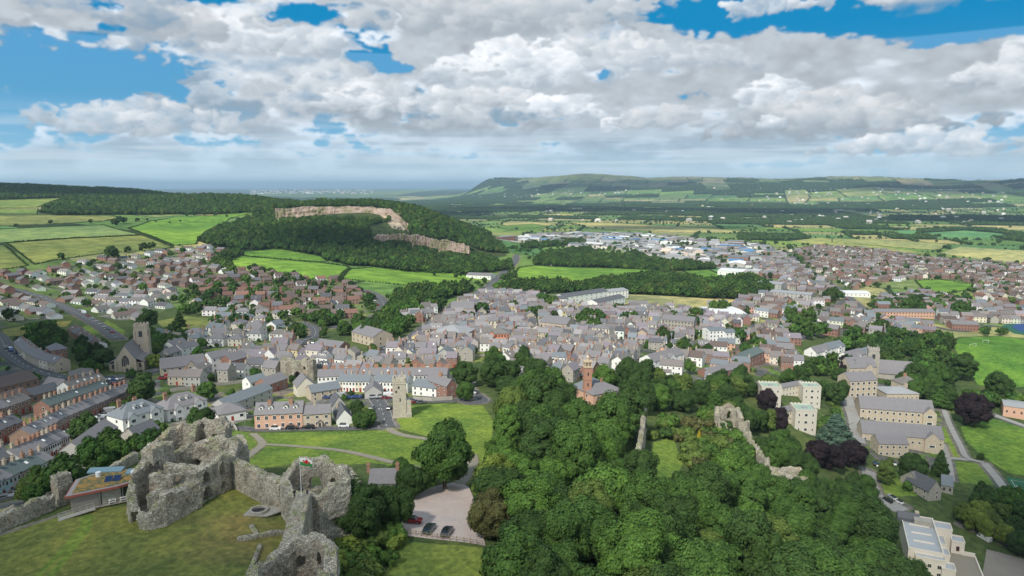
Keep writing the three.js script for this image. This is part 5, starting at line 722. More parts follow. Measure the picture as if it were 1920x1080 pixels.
// flat roofed cream school house at the bottom of the drive
{
  const A = hitGround(1724, 1078), t = thing('cream_school_house', 'cream flat roofed school house with stepped terraces and parapets', 'building', [A.x, A.y, A.z], 0), cm = mat([0.84, 0.77, 0.67], { map: TEX.plaster }), rf = mat([0.44, 0.47, 0.50], { map: TEX.plaster, roughness: 0.5 });
  t.rotation.y = -0.42; t.scale.setScalar(0.84);                                                 // local x to the right along the front, z towards the viewer
  const block = (x, z, w, d, h, name, roofM = rf) => { const b = part(name, boxUV(box(w, h + 4, d, x, -4, z)), cm, t); part('parapet', join(box(w + 0.2, 0.7, 0.3, x, h, z + d / 2 - 0.05), box(w + 0.2, 0.7, 0.3, x, h, z - d / 2 + 0.05), box(0.3, 0.7, d - 0.5, x - w / 2 + 0.05, h, z), box(0.3, 0.7, d - 0.5, x + w / 2 - 0.05, h, z)), cm, b); part('flat_roof', boxUV(box(w - 0.7, 0.15, d - 0.7, x, h + 0.02, z)), roofM, b); return b; };
  const m = block(2, -20, 13, 34, 9.5, 'main_block'), e = block(3.5, -3, 11, 7, 8, 'end_block'), f2 = block(10, -1, 5, 6, 5.5, 'low_block'), g2 = block(12, -33, 7, 7, 8.8, 'stair_block'), h2 = block(17.5, -29, 5, 6, 5.5, 'porch_block'), i2 = block(10, -24, 4, 9, 6, 'bay_block'), j2 = block(10, -13, 4, 7, 6, 'bay_block');
  for (const y of [1.0, 4.4]) for (const x of [-0.4, 3.2, 6.8]) windowAt(e, x, y, 0.5, 1.5, 1.7, 0, 2, cm); windowAt(f2, 12.5, 1.6, -1, 0.9, 1.8, 2, 1); windowAt(h2, 17.5, 1.5, -26, 1.3, 2.2, 0, 1, M.doorRed); windowAt(h2, 20, 1.6, -29, 0.9, 1.6, 2, 1); for (const z of [-26, -22, -14, -11]) windowAt(m, 12, 2, z, 1.2, 2.4, 2, 1, M.doorRed); for (const z of [-8, -16, -28]) windowAt(m, 8.5, 5.6, z, 1.2, 1.8, 2, 1);
  part('terrace', boxUV(box(15, 0.4, 26, 16.5, -0.2, -13)), mat([0.30, 0.265, 0.21], { map: TEX.plaster }), t); part('terrace_wall', join(box(0.5, 3.5, 26, 24.2, -2.8, -13), box(11, 3.5, 0.5, 18.6, -2.8, 0.2), box(5, 2.2, 0.4, 21.6, -0.2, -25.8)), cm, t);
  const dr = part('roof_lantern', boxUV(gableWall(9, 5, 1.6, 2.2, 0.2)), ROOFS.dark[1], t); dr.position.set(-2, 9.6, -32); const ch = part('chimney', boxUV(box(1.6, 4.5, 2.2)), WALLS.buff[1], t); ch.position.set(1.5, 9.4, -33); const hut = part('roof_hut', boxUV(box(7, 2.8, 4)), WALLS.stone[1], t); hut.position.set(3.5, 9.5, -29); part('roof_edge', join(box(0.5, 1.2, 32, 8.2, 9.6, -20)), cm, t); for (const z of [-27, -19, -11]) part('upstand', boxUV(box(8, 0.6, 0.5, 2, 9.6, z)), cm, t);
  BLOCK.push([A.x + 4, A.z - 18, 24]);
}
// ---------------------------------------------------------------- sheets laid on the ground: car parks, courts
function sheet(name, marks, m, lift, label, cat) { const p = poly(...marks), b = bounds(p), n = 26, P = [], U = [], I = [], id = new Map(); const sx = (b[2] - b[0]) / n, sz = (b[3] - b[1]) / n; const c = new THREE.Shape(p.map(([x, z]) => new THREE.Vector2(x, -z)));
  const tri = THREE.ShapeUtils.triangulateShape(c.getPoints(), []), pts = c.getPoints(); let T = tri.map((f) => f.map((i) => [pts[i].x, -pts[i].y]));
  for (let k = 0; k < 4; k++) T = T.flatMap(([a, b2, c2]) => { const m1 = [(a[0] + b2[0]) / 2, (a[1] + b2[1]) / 2], m2 = [(c2[0] + b2[0]) / 2, (c2[1] + b2[1]) / 2], m3 = [(a[0] + c2[0]) / 2, (a[1] + c2[1]) / 2]; return [[a, m1, m3], [m1, b2, m2], [m3, m2, c2], [m1, m2, m3]]; });
  for (const f of T) for (const [x, z] of f) { P.push(x, height(x, z) + lift, z); U.push(x, z); }
  const g = new THREE.BufferGeometry(); g.setAttribute('position', new THREE.Float32BufferAttribute(P, 3)); g.setAttribute('uv', new THREE.Float32BufferAttribute(U, 2)); g.computeVertexNormals(); if (g.attributes.normal.getY(0) < 0) { for (let i = 0; i < P.length; i += 9) for (let k = 0; k < 3; k++) { const t = g.attributes.position.array[i + k]; g.attributes.position.array[i + k] = g.attributes.position.array[i + 3 + k]; g.attributes.position.array[i + 3 + k] = t; } for (let i = 0; i < U.length; i += 6) for (let k = 0; k < 2; k++) { const u = g.attributes.uv.array, t = u[i + k]; u[i + k] = u[i + 2 + k]; u[i + 2 + k] = t; } g.computeVertexNormals(); }
  return solo(name, g, m, label, cat, undefined, 'structure'); }
const gravelTex = srgb(dataTex(512, (i, j) => { const m = 0.72 + 0.22 * (tn(i, j, 512, 5) - 0.5) + 0.14 * (tn(i, j, 512, 22, 3.5) - 0.5) + 0.16 * (hash2(i * 3 + (j >> 8), j) - 0.5), w = tn(i, j, 512, 7, 6.5) - 0.5; return [toSf(m * (1 + w * 0.12)), toSf(m * (1 - 0.02 * w)), toSf(m * (1 - w * 0.14))]; }, 14));
driveMat.map = gravelTex; driveMat.color.setRGB(0.40, 0.385, 0.36); gravelPath.map = gravelTex; gravelPath.color.setRGB(0.36, 0.32, 0.25);
sheet('car_park_surface', [[742, 994], [766, 960], [780, 930], [808, 914], [862, 903], [880, 915], [892, 945], [902, 985], [910, 1024], [830, 1013], [732, 1000]], mat([0.74, 0.61, 0.555], { map: gravelTex, roughness: 1 }), 0.08, 'pinkish gravel car park among the trees', 'car park');
sheet('car_park_surface', [[505, 672], [600, 655], [592, 640], [520, 648], [490, 660]], mat([0.42, 0.40, 0.38], { map: gravelTex }), 0.12, 'town car park full of cars', 'car park');
sheet('car_park_surface', [[690, 668], [750, 655], [760, 640], [720, 645], [690, 655]], mat([0.20, 0.20, 0.20], { map: gravelTex }), 0.12, 'small asphalt car park below the curving road', 'car park');
sheet('car_park_surface', [[182, 712], [235, 706], [232, 726], [190, 732]], mat([0.22, 0.22, 0.22], { map: gravelTex }), 0.1, 'parking yard opposite the church', 'car park');
sheet('sports_court', [[1886, 893], [1990, 915], [1990, 1010], [1935, 985]], mat([0.03, 0.26, 0.11], { map: TEX.grit }), 0.1, 'green sports court beside the playing field', 'court');
sheet('sports_court', [[1878, 612], [1900, 602], [1990, 612], [1990, 640], [1900, 625]], mat([0.03, 0.26, 0.16], { map: TEX.grit }), 0.2, 'green and blue tennis courts at the edge of town', 'court');
sheet('court_paint', [[1896, 613], [1912, 605], [1990, 615], [1990, 630], [1910, 621]], mat([0.05, 0.16, 0.52], { map: TEX.grit }), 0.32, 'blue inner area of the tennis courts', 'court');
{ const L = (a, b) => solo('court_line', ribbon([G(...a), G(...b)].flatMap((p, i, q) => i ? [p] : Array.from({ length: 12 }, (_, k) => [lerp(q[0][0], q[1][0], k / 12), lerp(q[0][1], q[1][1], k / 12)])), 0.14, 0.14), paintMat, 'white line painted on the green sports court', 'court line', 'sports court lines', 'structure'); L([1896, 900], [1945, 986]); L([1896, 900], [1985, 918]); L([1905, 910], [1950, 980]); }
sheet('yard', [[1850, 1030], [1935, 1052], [1990, 1075], [1990, 1140], [1830, 1140]], mat([0.36, 0.31, 0.26], { map: gravelTex }), 0.1, 'bare brown yard below the cream school house', 'yard');
sheet('clay_area', [[1560, 690], [1592, 685], [1605, 700], [1570, 708]], mat([0.55, 0.34, 0.17], { map: gravelTex }), 0.12, 'orange sandy building plot beside the copper beech', 'ground');

// ---------------------------------------------------------------- quarry faces
{
  const qm = mat([0.60, 0.53, 0.49], { map: TEX.rubble, vertexColors: true, roughness: 1 });
  QUARRY.forEach((q, qi) => {
    const c = new THREE.CatmullRomCurve3(q.world.map((p) => new THREE.Vector3(p.x, p.top, p.z))), c2 = new THREE.CatmullRomCurve3(q.world.map((p) => new THREE.Vector3(p.x, p.foot, p.z))), n = 150, m = 22, P = [], C = [], U = [], I = [];
    for (let i = 0; i <= n; i++) { const a = c.getPoint(i / n), b = c2.getPoint(i / n); a.y += (fbm(i * 0.13 + qi * 31, 4.4, 0, 3) - 0.62) * 9; const l = Math.hypot(a.x, a.z), nx = -a.x / l, nz = -a.z / l; for (let j = 0; j <= m; j++) { const t = j / m, y = lerp(a.y + 0.6, b.y - 4, Math.max(0, t - 1 / m) * m / (m - 1)), bench = Math.floor(t * 3 + vnoise(i * 0.11, 5) * 0.7) * 2.6, y2 = 0, w = bench + t * 4 + (fbm(i * 0.33 + qi * 9, y * 0.12, 3.3, 4) - 0.5) * 9 + 9 + (vnoise(i * 0.9, y * 0.05 + 7) - 0.5) * 3 - (j === 0 ? 30 : 0); P.push(a.x + nx * w, y, a.z + nz * w); const k = 0.75 + 0.5 * fbm(i * 0.5 + 7, y * 0.22, 8.8, 3), g = sstep(0.48, 0.62, fbm(i * 0.12 + 60, y * 0.09, 2.2, 3)); C.push(k * lerp(1.04, 0.62, g), k * lerp(0.94, 0.66, g), k * lerp(0.88, 0.42, g)); U.push(i * 1.2, y); } }
    for (let i = 0; i < n; i++) for (let j = 0; j < m; j++) { const a = i * (m + 1) + j; I.push(a, a + 1, a + m + 1, a + 1, a + m + 2, a + m + 1); }
    let g = new THREE.BufferGeometry(); g.setAttribute('position', new THREE.Float32BufferAttribute(P, 3)); g.setAttribute('color', new THREE.Float32BufferAttribute(C, 3)); g.setAttribute('uv', new THREE.Float32BufferAttribute(U, 2)); g.setIndex(I); g = g.toNonIndexed(); g.computeVertexNormals();
    solo('quarry_face', g, qm, ['long upper quarry face of pinkish stone under the wooded crest', 'short grey quarry face above the lower trees', 'lower quarry face of grey stone under the wooded slope'][qi], 'quarry face', undefined, 'structure');
  });
}

// ---------------------------------------------------------------- cars
const paints = { black: [0.012, 0.013, 0.016], white: [0.80, 0.80, 0.79], red: [0.34, 0.015, 0.02], silver: [0.42, 0.43, 0.45], blue: [0.03, 0.08, 0.25], grey: [0.10, 0.11, 0.12], teal: [0.02, 0.055, 0.065], maroon: [0.2, 0.012, 0.02] }, paintM = {}; for (const k in paints) paintM[k] = new THREE.MeshPhysicalMaterial({ color: new THREE.Color(...paints[k]), roughness: 0.35, metalness: 0.2, clearcoat: 1, clearcoatRoughness: 0.06 });
const glassDark = mat([0.02, 0.025, 0.03], { roughness: 0.05 }), tyre = mat([0.02, 0.02, 0.02]), lampM = mat([0.8, 0.8, 0.78], { roughness: 0.2 }), tailM = mat([0.3, 0.01, 0.01], { roughness: 0.3 });
function sideShape(pts, bev, half) { const s = new THREE.Shape(); pts.forEach(([x, y], i) => i ? s.lineTo(x, y) : s.moveTo(x, y)); const g = new THREE.ExtrudeGeometry(s, { depth: half * 2 - bev * 2, bevelEnabled: true, bevelSize: bev, bevelThickness: bev, bevelSegments: 2 }); g.translate(0, 0, -half + bev); return g; }
const carGeo = {
  hatch: { body: sideShape([[-1.95, 0.32], [1.9, 0.3], [2.0, 0.55], [1.95, 0.78], [1.15, 0.95], [-1.85, 1.0], [-2.0, 0.7]], 0.12, 0.88), cabin: sideShape([[-1.8, 0.9], [1.1, 0.88], [0.35, 1.36], [-1.35, 1.4]], 0.14, 0.78), roof: sideShape([[-1.36, 1.36], [0.3, 1.34], [0.15, 1.44], [-1.2, 1.47]], 0.05, 0.66), wheels: [-1.25, 1.22] },
  estate: { body: sideShape([[-2.2, 0.32], [2.15, 0.3], [2.25, 0.55], [2.2, 0.8], [1.2, 0.98], [-2.15, 1.02], [-2.25, 0.7]], 0.12, 0.92), cabin: sideShape([[-2.05, 0.92], [1.15, 0.9], [0.35, 1.42], [-1.75, 1.45]], 0.14, 0.82), roof: sideShape([[-1.75, 1.4], [0.3, 1.38], [0.15, 1.5], [-1.6, 1.53]], 0.05, 0.70), wheels: [-1.4, 1.36] },
  van: { body: sideShape([[-2.5, 0.35], [2.4, 0.33], [2.5, 0.7], [2.3, 1.1], [1.7, 1.95], [1.5, 2.1], [-2.5, 2.15], [-2.55, 0.7]], 0.12, 0.98), cabin: sideShape([[1.1, 1.15], [2.12, 1.12], [1.72, 1.82], [1.1, 1.86]], 0.02, 0.995), roof: sideShape([[-2.4, 2.12], [1.4, 2.08], [1.3, 2.16], [-2.3, 2.2]], 0.03, 0.9), wheels: [-1.6, 1.55] },
};
const wheelGeo = new THREE.CylinderGeometry(0.32, 0.32, 0.22, 14).rotateX(Math.PI / 2), rimGeo = new THREE.CylinderGeometry(0.19, 0.19, 0.24, 10).rotateX(Math.PI / 2);
function car(kind, paint, x, z, turn, label, group, lift = 0.1) {
  const k = carGeo[kind], t = thing(kind === 'van' ? 'van' : 'car', label, kind === 'van' ? 'van' : 'car', [x, height(x, z) + lift, z], turn, group);
  const dx = height(x + Math.cos(turn) * 1.5, z - Math.sin(turn) * 1.5) - height(x - Math.cos(turn) * 1.5, z + Math.sin(turn) * 1.5); t.rotation.set(0, turn, 0); t.rotateZ(Math.atan2(dx, 3));
  part('body', k.body, paintM[paint], t); part('windows', k.cabin, glassDark, t); part('roof', k.roof, paintM[paint], t);
  for (const wx of k.wheels) for (const s of [-1, 1]) { const w = part('wheel', wheelGeo, tyre, t); w.position.set(wx, 0.32, s * 0.82); part('rim', rimGeo, M.metal, w); }
  for (const s of [-1, 1]) { const h = part('headlight', unitBox, lampM, t); h.scale.set(0.08, 0.14, 0.34); h.position.set(kind === 'van' ? 2.46 : kind === 'hatch' ? 1.95 : 2.2, 0.66, s * 0.6); const b = part('tail_light', unitBox, tailM, t); b.scale.set(0.06, 0.2, 0.25); b.position.set(kind === 'van' ? -2.53 : kind === 'hatch' ? -1.97 : -2.22, 0.78, s * 0.66); }
  return t;
}
const carAt = (kind, paint, u, v, turn, label, group, lift) => { const g = G(u, v); return car(kind, paint, g[0], g[1], turn, label, group, lift); };
carAt('estate', 'teal', 805, 996, 1.35, 'dark teal car nosed to the rail fence, next to the red car'); carAt('estate', 'grey', 838, 1002, 1.38, 'dark grey car nosed to the rail fence, alone on the gravel'); carAt('hatch', 'red', 775, 980, -0.15, 'red car tucked under the trees at the edge of the gravel');
carAt('hatch', 'white', 517, 806, 0.02, 'white car parked first in front of the pink terrace'); carAt('estate', 'black', 548, 805, 0.02, 'black car parked before the doors of the pink terrace'); carAt('estate', 'black', 578, 804, 3.1, 'black car parked before the buff stone cottage'); carAt('hatch', 'white', 645, 801, 0.03, 'white car parked before the white bungalow');
carAt('hatch', 'maroon', 724, 748, 0.1, 'maroon car waiting by the low grey hall'); carAt('hatch', 'black', 730, 768, 1.5, 'black car beside the lone church tower'); carAt('estate', 'red', 765, 757, 0.5, 'red car behind the lone church tower'); carAt('hatch', 'white', 775, 754, 0.5, 'white topped car between two red cars behind the tower'); carAt('hatch', 'maroon', 781, 756, 0.5, 'dark red car third in the row behind the tower'); carAt('hatch', 'grey', 790, 757, 0.4, 'grey car at the end of the row behind the tower'); carAt('hatch', 'silver', 863, 728, 1.4, 'silver car on the lane under the trees'); carAt('hatch', 'black', 862, 718, 0.2, 'black car on the lane beside the brick end house'); carAt('hatch', 'silver', 699, 768, 1.3, 'silver car under the garden trees by the lane'); carAt('hatch', 'silver', 893, 738, 1.2, 'pale car parked under the wood edge');
carAt('estate', 'white', 212, 859, 0.25, 'white car on the track below the castle wall', undefined, 0.05); carAt('estate', 'teal', 186, 872, 0.35, 'green car on the track below the castle wall', undefined, 0.05); carAt('hatch', 'black', 263, 836, 2.6, 'black car beside the small stone barn');  carAt('hatch', 'blue', 300, 828, 1.4, 'blue car behind the small stone barn');
carAt('van', 'white', 1845, 1012, 1.9, 'white van on the school lane'); carAt('hatch', 'white', 1684, 942, 2, 'white car parked by the school drive'); carAt('hatch', 'silver', 1672, 934, 2, 'silver car parked by the school drive'); carAt('hatch', 'black', 1664, 940, 2.1, 'black car parked by the school drive');
{ const r = rng(44), cols = ['white', 'silver', 'black', 'grey', 'red', 'blue', 'white', 'silver'], put = (n, f, where) => { for (let i = 0; i < n; i++) { const c = cols[Math.floor(r() * cols.length)], [u, v, t] = f(i, r); carAt(r() < 0.85 ? 'hatch' : 'van', c === 'teal' ? 'white' : c, u, v, t + (r() - 0.5) * 0.1, `${c} vehicle ${where}`, `${c} vehicles ${where}`, 0.4); } };
  put(22, (i, q) => [512 + (i % 11) * 7.6 + q(), 650 + Math.floor(i / 11) * 10 - (i % 11) * 0.5, 1.4], 'in the town car park'); put(12, (i, q) => [190 + (i % 6) * 7, 713 + Math.floor(i / 6) * 9, 1.3], 'in the yard opposite the church'); put(8, (i) => [700 + i * 6, 660 - i * 1.4, 0.9], 'in the small car park below the curving road');
  put(10, (i) => [12 + i * 9, 655 + i * 4.2, -0.8], 'along the crescent street'); put(9, (i) => [150 + i * 7.5, 583 + i * 5.2, -0.7], 'along the wide estate road'); put(5, (i) => [690 + i * 6, 549 + i * 8, -1], 'on the curving road'); put(16, (i) => [70 + i * 11.5, 847 - i * 6 + (i % 2), 0.55], 'along the long terraced street'); put(8, (i) => [10 + i * 12, 940 - i * 6.4, 0.4], 'in front of the pastel row'); put(7, (i) => [305 + i * 14, 712 - i * 1.5, 0.1], 'on the church street'); put(9, (i) => [610 + i * 15, 748 - (i % 3), 0.05], 'before the chimneyed terrace'); put(7, (i) => [1640 + i * 6, 872 + (i % 2) * 3, 1.2], 'beside the lower school range'); put(10, (i) => [1500 + i * 11, 496 + i * 8.3, -0.75], 'on the long straight street'); }
// post and rail fence of the gravel car park
{ const p = poly([735, 999], [770, 1003], [800, 1007], [830, 1012], [870, 1017], [906, 1024]), t = thing('rail_fence', 'wooden post and rail fence along the gravel car park', 'fence'); for (let i = 0; i < p.length - 1; i++) for (let k = 0; k < 3; k++) { const x = lerp(p[i][0], p[i + 1][0], k / 3), z = lerp(p[i][1], p[i + 1][1], k / 3), x2 = lerp(p[i][0], p[i + 1][0], (k + 1) / 3), z2 = lerp(p[i][1], p[i + 1][1], (k + 1) / 3), y = height(x, z), y2 = height(x2, z2); part('post', boxUV(box(0.14, 1.3, 0.14, x, y, z)), M.wood, t); const L2 = Math.hypot(x2 - x, z2 - z), a = Math.atan2(-(z2 - z), x2 - x); for (const hh of [0.55, 1.0]) { const r = part('rail', unitBox, M.wood, t); r.scale.set(L2, 0.1, 0.05); r.position.set((x + x2) / 2, (y + y2) / 2 + hh, (z + z2) / 2); r.rotation.y = a; } } }
// garden walls and lane walls
function lowWall(marks, h, th, label, m = WALLS.stone[1]) { const w = marks.map(([u, v]) => G(u, v)), gs = []; for (let i = 0; i < w.length - 1; i++) { const n = Math.max(1, Math.round(Math.hypot(w[i + 1][0] - w[i][0], w[i + 1][1] - w[i][1]) / 4)); for (let k = 0; k < n; k++) { const a = [lerp(w[i][0], w[i + 1][0], k / n), lerp(w[i][1], w[i + 1][1], k / n)], b = [lerp(w[i][0], w[i + 1][0], (k + 1) / n), lerp(w[i][1], w[i + 1][1], (k + 1) / n)], L2 = Math.hypot(b[0] - a[0], b[1] - a[1]), y = Math.min(height(...a), height(...b)); gs.push(box(L2 + 0.1, h + 1, th, 0, -1, 0).rotateY(Math.atan2(-(b[1] - a[1]), b[0] - a[0])).translate((a[0] + b[0]) / 2, y + 0.02 * (k % 2), (a[1] + b[1]) / 2)); } } solo('garden_wall', join(...gs), m, label, 'wall'); }
lowWall([[662, 792], [690, 793], [716, 797]], 1.4, 0.5, 'low stone wall along the lane beside the white bungalow'); lowWall([[438, 800], [444, 808]], 1.3, 0.5, 'short stone wall at the mouth of the lawn path'); lowWall([[775, 750], [810, 752], [848, 750]], 1.6, 0.5, 'stone wall in front of the white lane cottage'); lowWall([[95, 935], [140, 905], [190, 878], [240, 852], [300, 833]], 1.6, 0.6, 'long old wall climbing below the castle'); lowWall([[320, 735], [420, 722], [470, 716]], 1.6, 0.4, 'garden wall below the old gate'); lowWall([[300, 712], [390, 706], [420, 700]], 1.8, 0.4, 'stone wall in front of the school hall'); lowWall([[395, 800], [430, 797], [440, 800]], 2.2, 0.5, 'grey wall below the white hipped house');
// football goals, lamp posts
for (const [u, v, k] of [[1824, 650, 0], [1848, 643, 1]]) { const p = G(u, v), y = height(...p), t = thing('football_goal', ['white football goal beside the wood edge of the playing field', 'white football goal toward the courts end of the playing field'][k], 'goal', [p[0], y, p[1]], 0.3); for (const s of [-1, 1]) { part('post', cyl(0.09, 0.09, 2.4, s * 3.6, 0, 0, 6), M.frame, t); part('stanchion', boxUV(box(0.1, 0.1, 2, s * 3.6, 0.05, -1)), M.frame, t); } part('crossbar', boxUV(box(7.4, 0.16, 0.16, 0, 2.35, 0)), M.frame, t); }
for (const [u, v, w] of [[706, 797, 'beside the lane by the lawn'], [722, 770, 'opposite the lone church tower'], [1752, 1040, 'on the bank by the bare yard'], [886, 742, 'at the bend under the wood'], [460, 806, 'at the end of the pink terrace']]) { const p = G(u, v), t = thing('street_lamp', `slim grey street lamp ${w}`, 'street lamp', [p[0], height(...p), p[1]]); part('post', cyl(0.06, 0.1, 6.5, 0, 0, 0, 7), M.metal, t); part('arm', boxUV(box(1.0, 0.07, 0.07, 0.45, 6.4, 0)), M.metal, t); part('lamp_head', boxUV(box(0.6, 0.12, 0.22, 1.1, 6.35, 0)), M.frame, t); }
log('specials');
// ---------------------------------------------------------------- houses by the castle lawns
house({ ...front(478, 805, 568, 801, { d: 8.5 }), name: 'terraced_house', h: 6.0, rise: 3.2, wall: 'pink', roof: 'slate', rich: 2, bays: 6, storeys: 2, ww: 1.25, wh: 1.7, chims: [[-3.6, 1, 0, 1], [4.2, 1, 0, 1]], dormers: [-6.5, -3, 2.4, 6], label: 'pink brick terrace with four small dormers facing the castle lawn', allSides: true, doorBay: 2 });
house({ ...front(569, 801, 621, 798, { d: 7.5 }), h: 5.2, rise: 2.3, wall: 'buff', roof: 'slate', rich: 2, bays: 3, storeys: 2, ww: 1.2, wh: 1.3, chims: [[-1, 0, 1]], porch: [1], noDoor: true, label: 'buff stone cottage with a small porch beside the pink terrace' });
house({ ...gableFront(632, 797, 661, 794, { len: 11 }), h: 2.6, rise: 3.4, wall: 'white', roof: 'dark', rich: 0, bays: 1, storeys: 1, sides: false, chims: [[3.4, 0, 1, -1.5]], label: 'white bungalow with a blank gable beside the lane' });
house({ ...gableFront(624, 775, 648, 772, { len: 8 }), h: 3.4, rise: 3.6, wall: 'grey', roof: 'dark', bays: 1, label: 'dark roofed house with steep gable behind the white bungalow' });
house({ ...front(410, 792, 462, 786, { d: 10 }), hip: true, h: 3.6, rise: 3.0, wall: 'white', roof: 'slate', rich: 1, bays: 3, storeys: 1, ww: 1.6, label: 'white house with hipped slate roof behind the ruined gatehouse' });
house({ ...front(425, 775, 512, 752, { d: 8 }), h: 4.6, rise: 2.4, wall: 'grey', roof: 'blue', rich: 1, bays: 6, label: 'long grey house with blue slate roof behind the pink terrace' });
house({ ...front(232, 810, 308, 794, { d: 10 }), hip: true, h: 5.6, rise: 4.2, wall: 'white', roof: 'blue', rich: 2, bays: 5, storeys: 2, ww: 1.3, gables: [[-4.5, 3.6], [4.2, 3.6]], dormers: [-1.4, 1.6], chims: [[-5.8, 1, 0], [1, 1, 0, -1.5]], label: 'white semi detached villa with blue slate hipped roof and two gabled bays' });
house({ ...front(315, 791, 390, 778, { d: 10 }), hip: true, h: 5.6, rise: 4.0, wall: 'white', roof: 'slate', rich: 2, bays: 5, storeys: 2, ww: 1.3, gables: [[-4.2, 3.4], [4.4, 3.6]], dormers: [-1.2, 1.8], chims: [[-6, 1, 0], [6.2, 1, 0]], label: 'white semi detached villa with purple slate roof and brick chimneys at both ends' });
house({ ...front(258, 834, 301, 823, { d: 7 }), h: 3.4, rise: 2.6, wall: 'stone', roof: 'dark', rich: 1, bays: 2, storeys: 1, label: 'small grey stone barn below the castle wall' });
house({ ...front(160, 856, 222, 822, { d: 8 }), h: 3.0, rise: 3.0, wall: 'grey', roof: 'slate', rich: 1, bays: 3, storeys: 1, label: 'slate roofed bungalow among gardens below the castle' });
house({ ...front(692, 924, 742, 926, { d: 7 }), h: 3.0, rise: 2.4, wall: 'stone', roof: 'slate', rich: 0, bays: 2, storeys: 1, chims: [[-4, 0, 0], [3.6, 0, 0]], label: 'low slate roofed cottage with two brick chimneys by the car park' });
// terraces to the left, stepping down from the castle
terrace([[63, 840], [130, 803], [190, 776], [252, 748]], 20, { h: 4.9, rise: 2.2, d: 7, walls: ['brick', 'brick', 'brown'], roofs: ['slate', 'dark', 'slate'], seed: 2, where: 'on the long street below the castle', chim: 0 });
terrace([[95, 782], [150, 762], [205, 742]], 13, { h: 4.8, rise: 2.2, d: 7, walls: ['brick', 'cream', 'brick'], roofs: ['teal'], seed: 3, where: 'on the green roofed row' });
terrace([[40, 886], [85, 866], [132, 842]], 10, { h: 4.8, rise: 2.2, walls: ['brick', 'white', 'grey'], roofs: ['slate', 'dark'], seed: 4, where: 'on the lower street' });
terrace([[-25, 946], [10, 932], [52, 914], [104, 890]], 9, { h: 4.8, rise: 2.1, walls: ['mint', 'brick', 'cream', 'blue', 'grey'], roofs: ['teal', 'slate'], seed: 9, where: 'along the pastel row', vary: 0.5 });
terrace([[-20, 905], [10, 892], [30, 884]], 3, { walls: ['white', 'brick'], roofs: ['dark'], seed: 5, where: 'behind the pastel row' });
terrace([[-30, 800], [20, 785], [60, 770]], 6, { walls: ['brick', 'brown'], roofs: ['slate', 'grey'], seed: 6, where: 'on the upper brick row' });
terrace([[-20, 842], [20, 826], [45, 815]], 4, { walls: ['brick'], roofs: ['dark'], seed: 7, where: 'on the middle brick row' });
terrace([[135, 748], [170, 738], [200, 730]], 5, { walls: ['white', 'cream'], roofs: ['grey'], seed: 8, where: 'behind the green roofed row' });
terrace([[27, 657], [37, 667], [50, 678], [75, 691], [105, 699]], 9, { walls: ['buff', 'cream', 'buff'], roofs: ['slate'], seed: 12, where: 'on the pale curving crescent', noDoor: true });
house({ ...front(98, 678, 128, 675, { d: 12 }), hip: true, h: 6.5, rise: 3, wall: 'brick', roof: 'slate', rich: 1, bays: 3, label: 'square red brick villa with hipped slate roof above the crescent' });
house({ ...front(-10, 742, 74, 726, { d: 15 }), h: 3.6, rise: 3.2, wall: 'brown', roof: 'tile', bays: 6, storeys: 1, label: 'long brown brick clubhouse with tiled roof on the left street' });
house({ ...front(20, 765, 60, 755, { d: 10 }), h: 3.4, rise: 3.0, wall: 'brown', roof: 'tile', bays: 3, storeys: 1, label: 'low brown tiled hall beside the clubhouse' });
house({ ...front(46, 758, 114, 744, { d: 8 }), h: 3.4, rise: 2.4, wall: 'brown', roof: 'dark', bays: 5, storeys: 1, label: 'long low dark roofed hall behind the brick rows' });
house({ ...gableFront(113, 745, 137, 740, { len: 12 }), h: 4.6, rise: 3.0, wall: 'buff', roof: 'slate', bays: 2, label: 'buff stone chapel end at the corner of the car park' });
house({ ...front(133, 716, 178, 712, { d: 10 }), hip: true, h: 3.2, rise: 2.6, wall: 'stone', roof: 'grey', bays: 3, storeys: 1, label: 'old mossy stone hall opposite the church' });
terrace([[128, 628], [150, 645], [176, 662]], 6, { walls: ['brown', 'white'], roofs: ['tile', 'dark'], seed: 14, where: 'stepping down beside the wide road', h: 4.6, rise: 2, rich: 0 });
house({ ...front(303, 708, 386, 700, { d: 10 }), h: 5.2, rise: 4.2, wall: 'buff', roof: 'slate', rich: 1, bays: 6, storeys: 2, gables: [[3.5, 5]], ww: 1.6, label: 'buff stone school hall with steep purple slate roof' });
house({ ...front(398, 700, 432, 694, { d: 9 }), h: 8.4, rise: 2.4, wall: 'white', roof: 'slate', rich: 1, bays: 3, storeys: 3, label: 'tall white three storey house with slate roof' });
house({ ...front(436, 700, 468, 692, { d: 9 }), h: 7, rise: 2.6, wall: 'brick', roof: 'slate', rich: 1, bays: 3, label: 'red brick house beside the tall white house' });
house({ ...front(342, 672, 374, 664, { d: 7.5 }), h: 5.8, rise: 2.5, wall: 'white', roof: 'slate', rich: 1, bays: 3, chims: [[-4, 0, 1], [4, 0, 1]], label: 'white farmhouse with two pale chimneys near the church' });
house({ ...front(318, 678, 340, 672, { d: 7 }), h: 4.6, rise: 2.6, wall: 'grey', roof: 'slate', bays: 2, label: 'grey half timbered house beside the white farmhouse' });
house({ ...front(290, 640, 320, 634, { d: 9 }), hip: true, h: 4.8, rise: 2.6, wall: 'white', roof: 'teal', rich: 1, bays: 3, label: 'white house with green slate roof beside the rough field' });
house({ ...front(262, 640, 280, 638, { d: 9 }), h: 4.6, rise: 2.4, wall: 'brick', roof: 'tile', bays: 2, label: 'red brick house behind the church tower' });
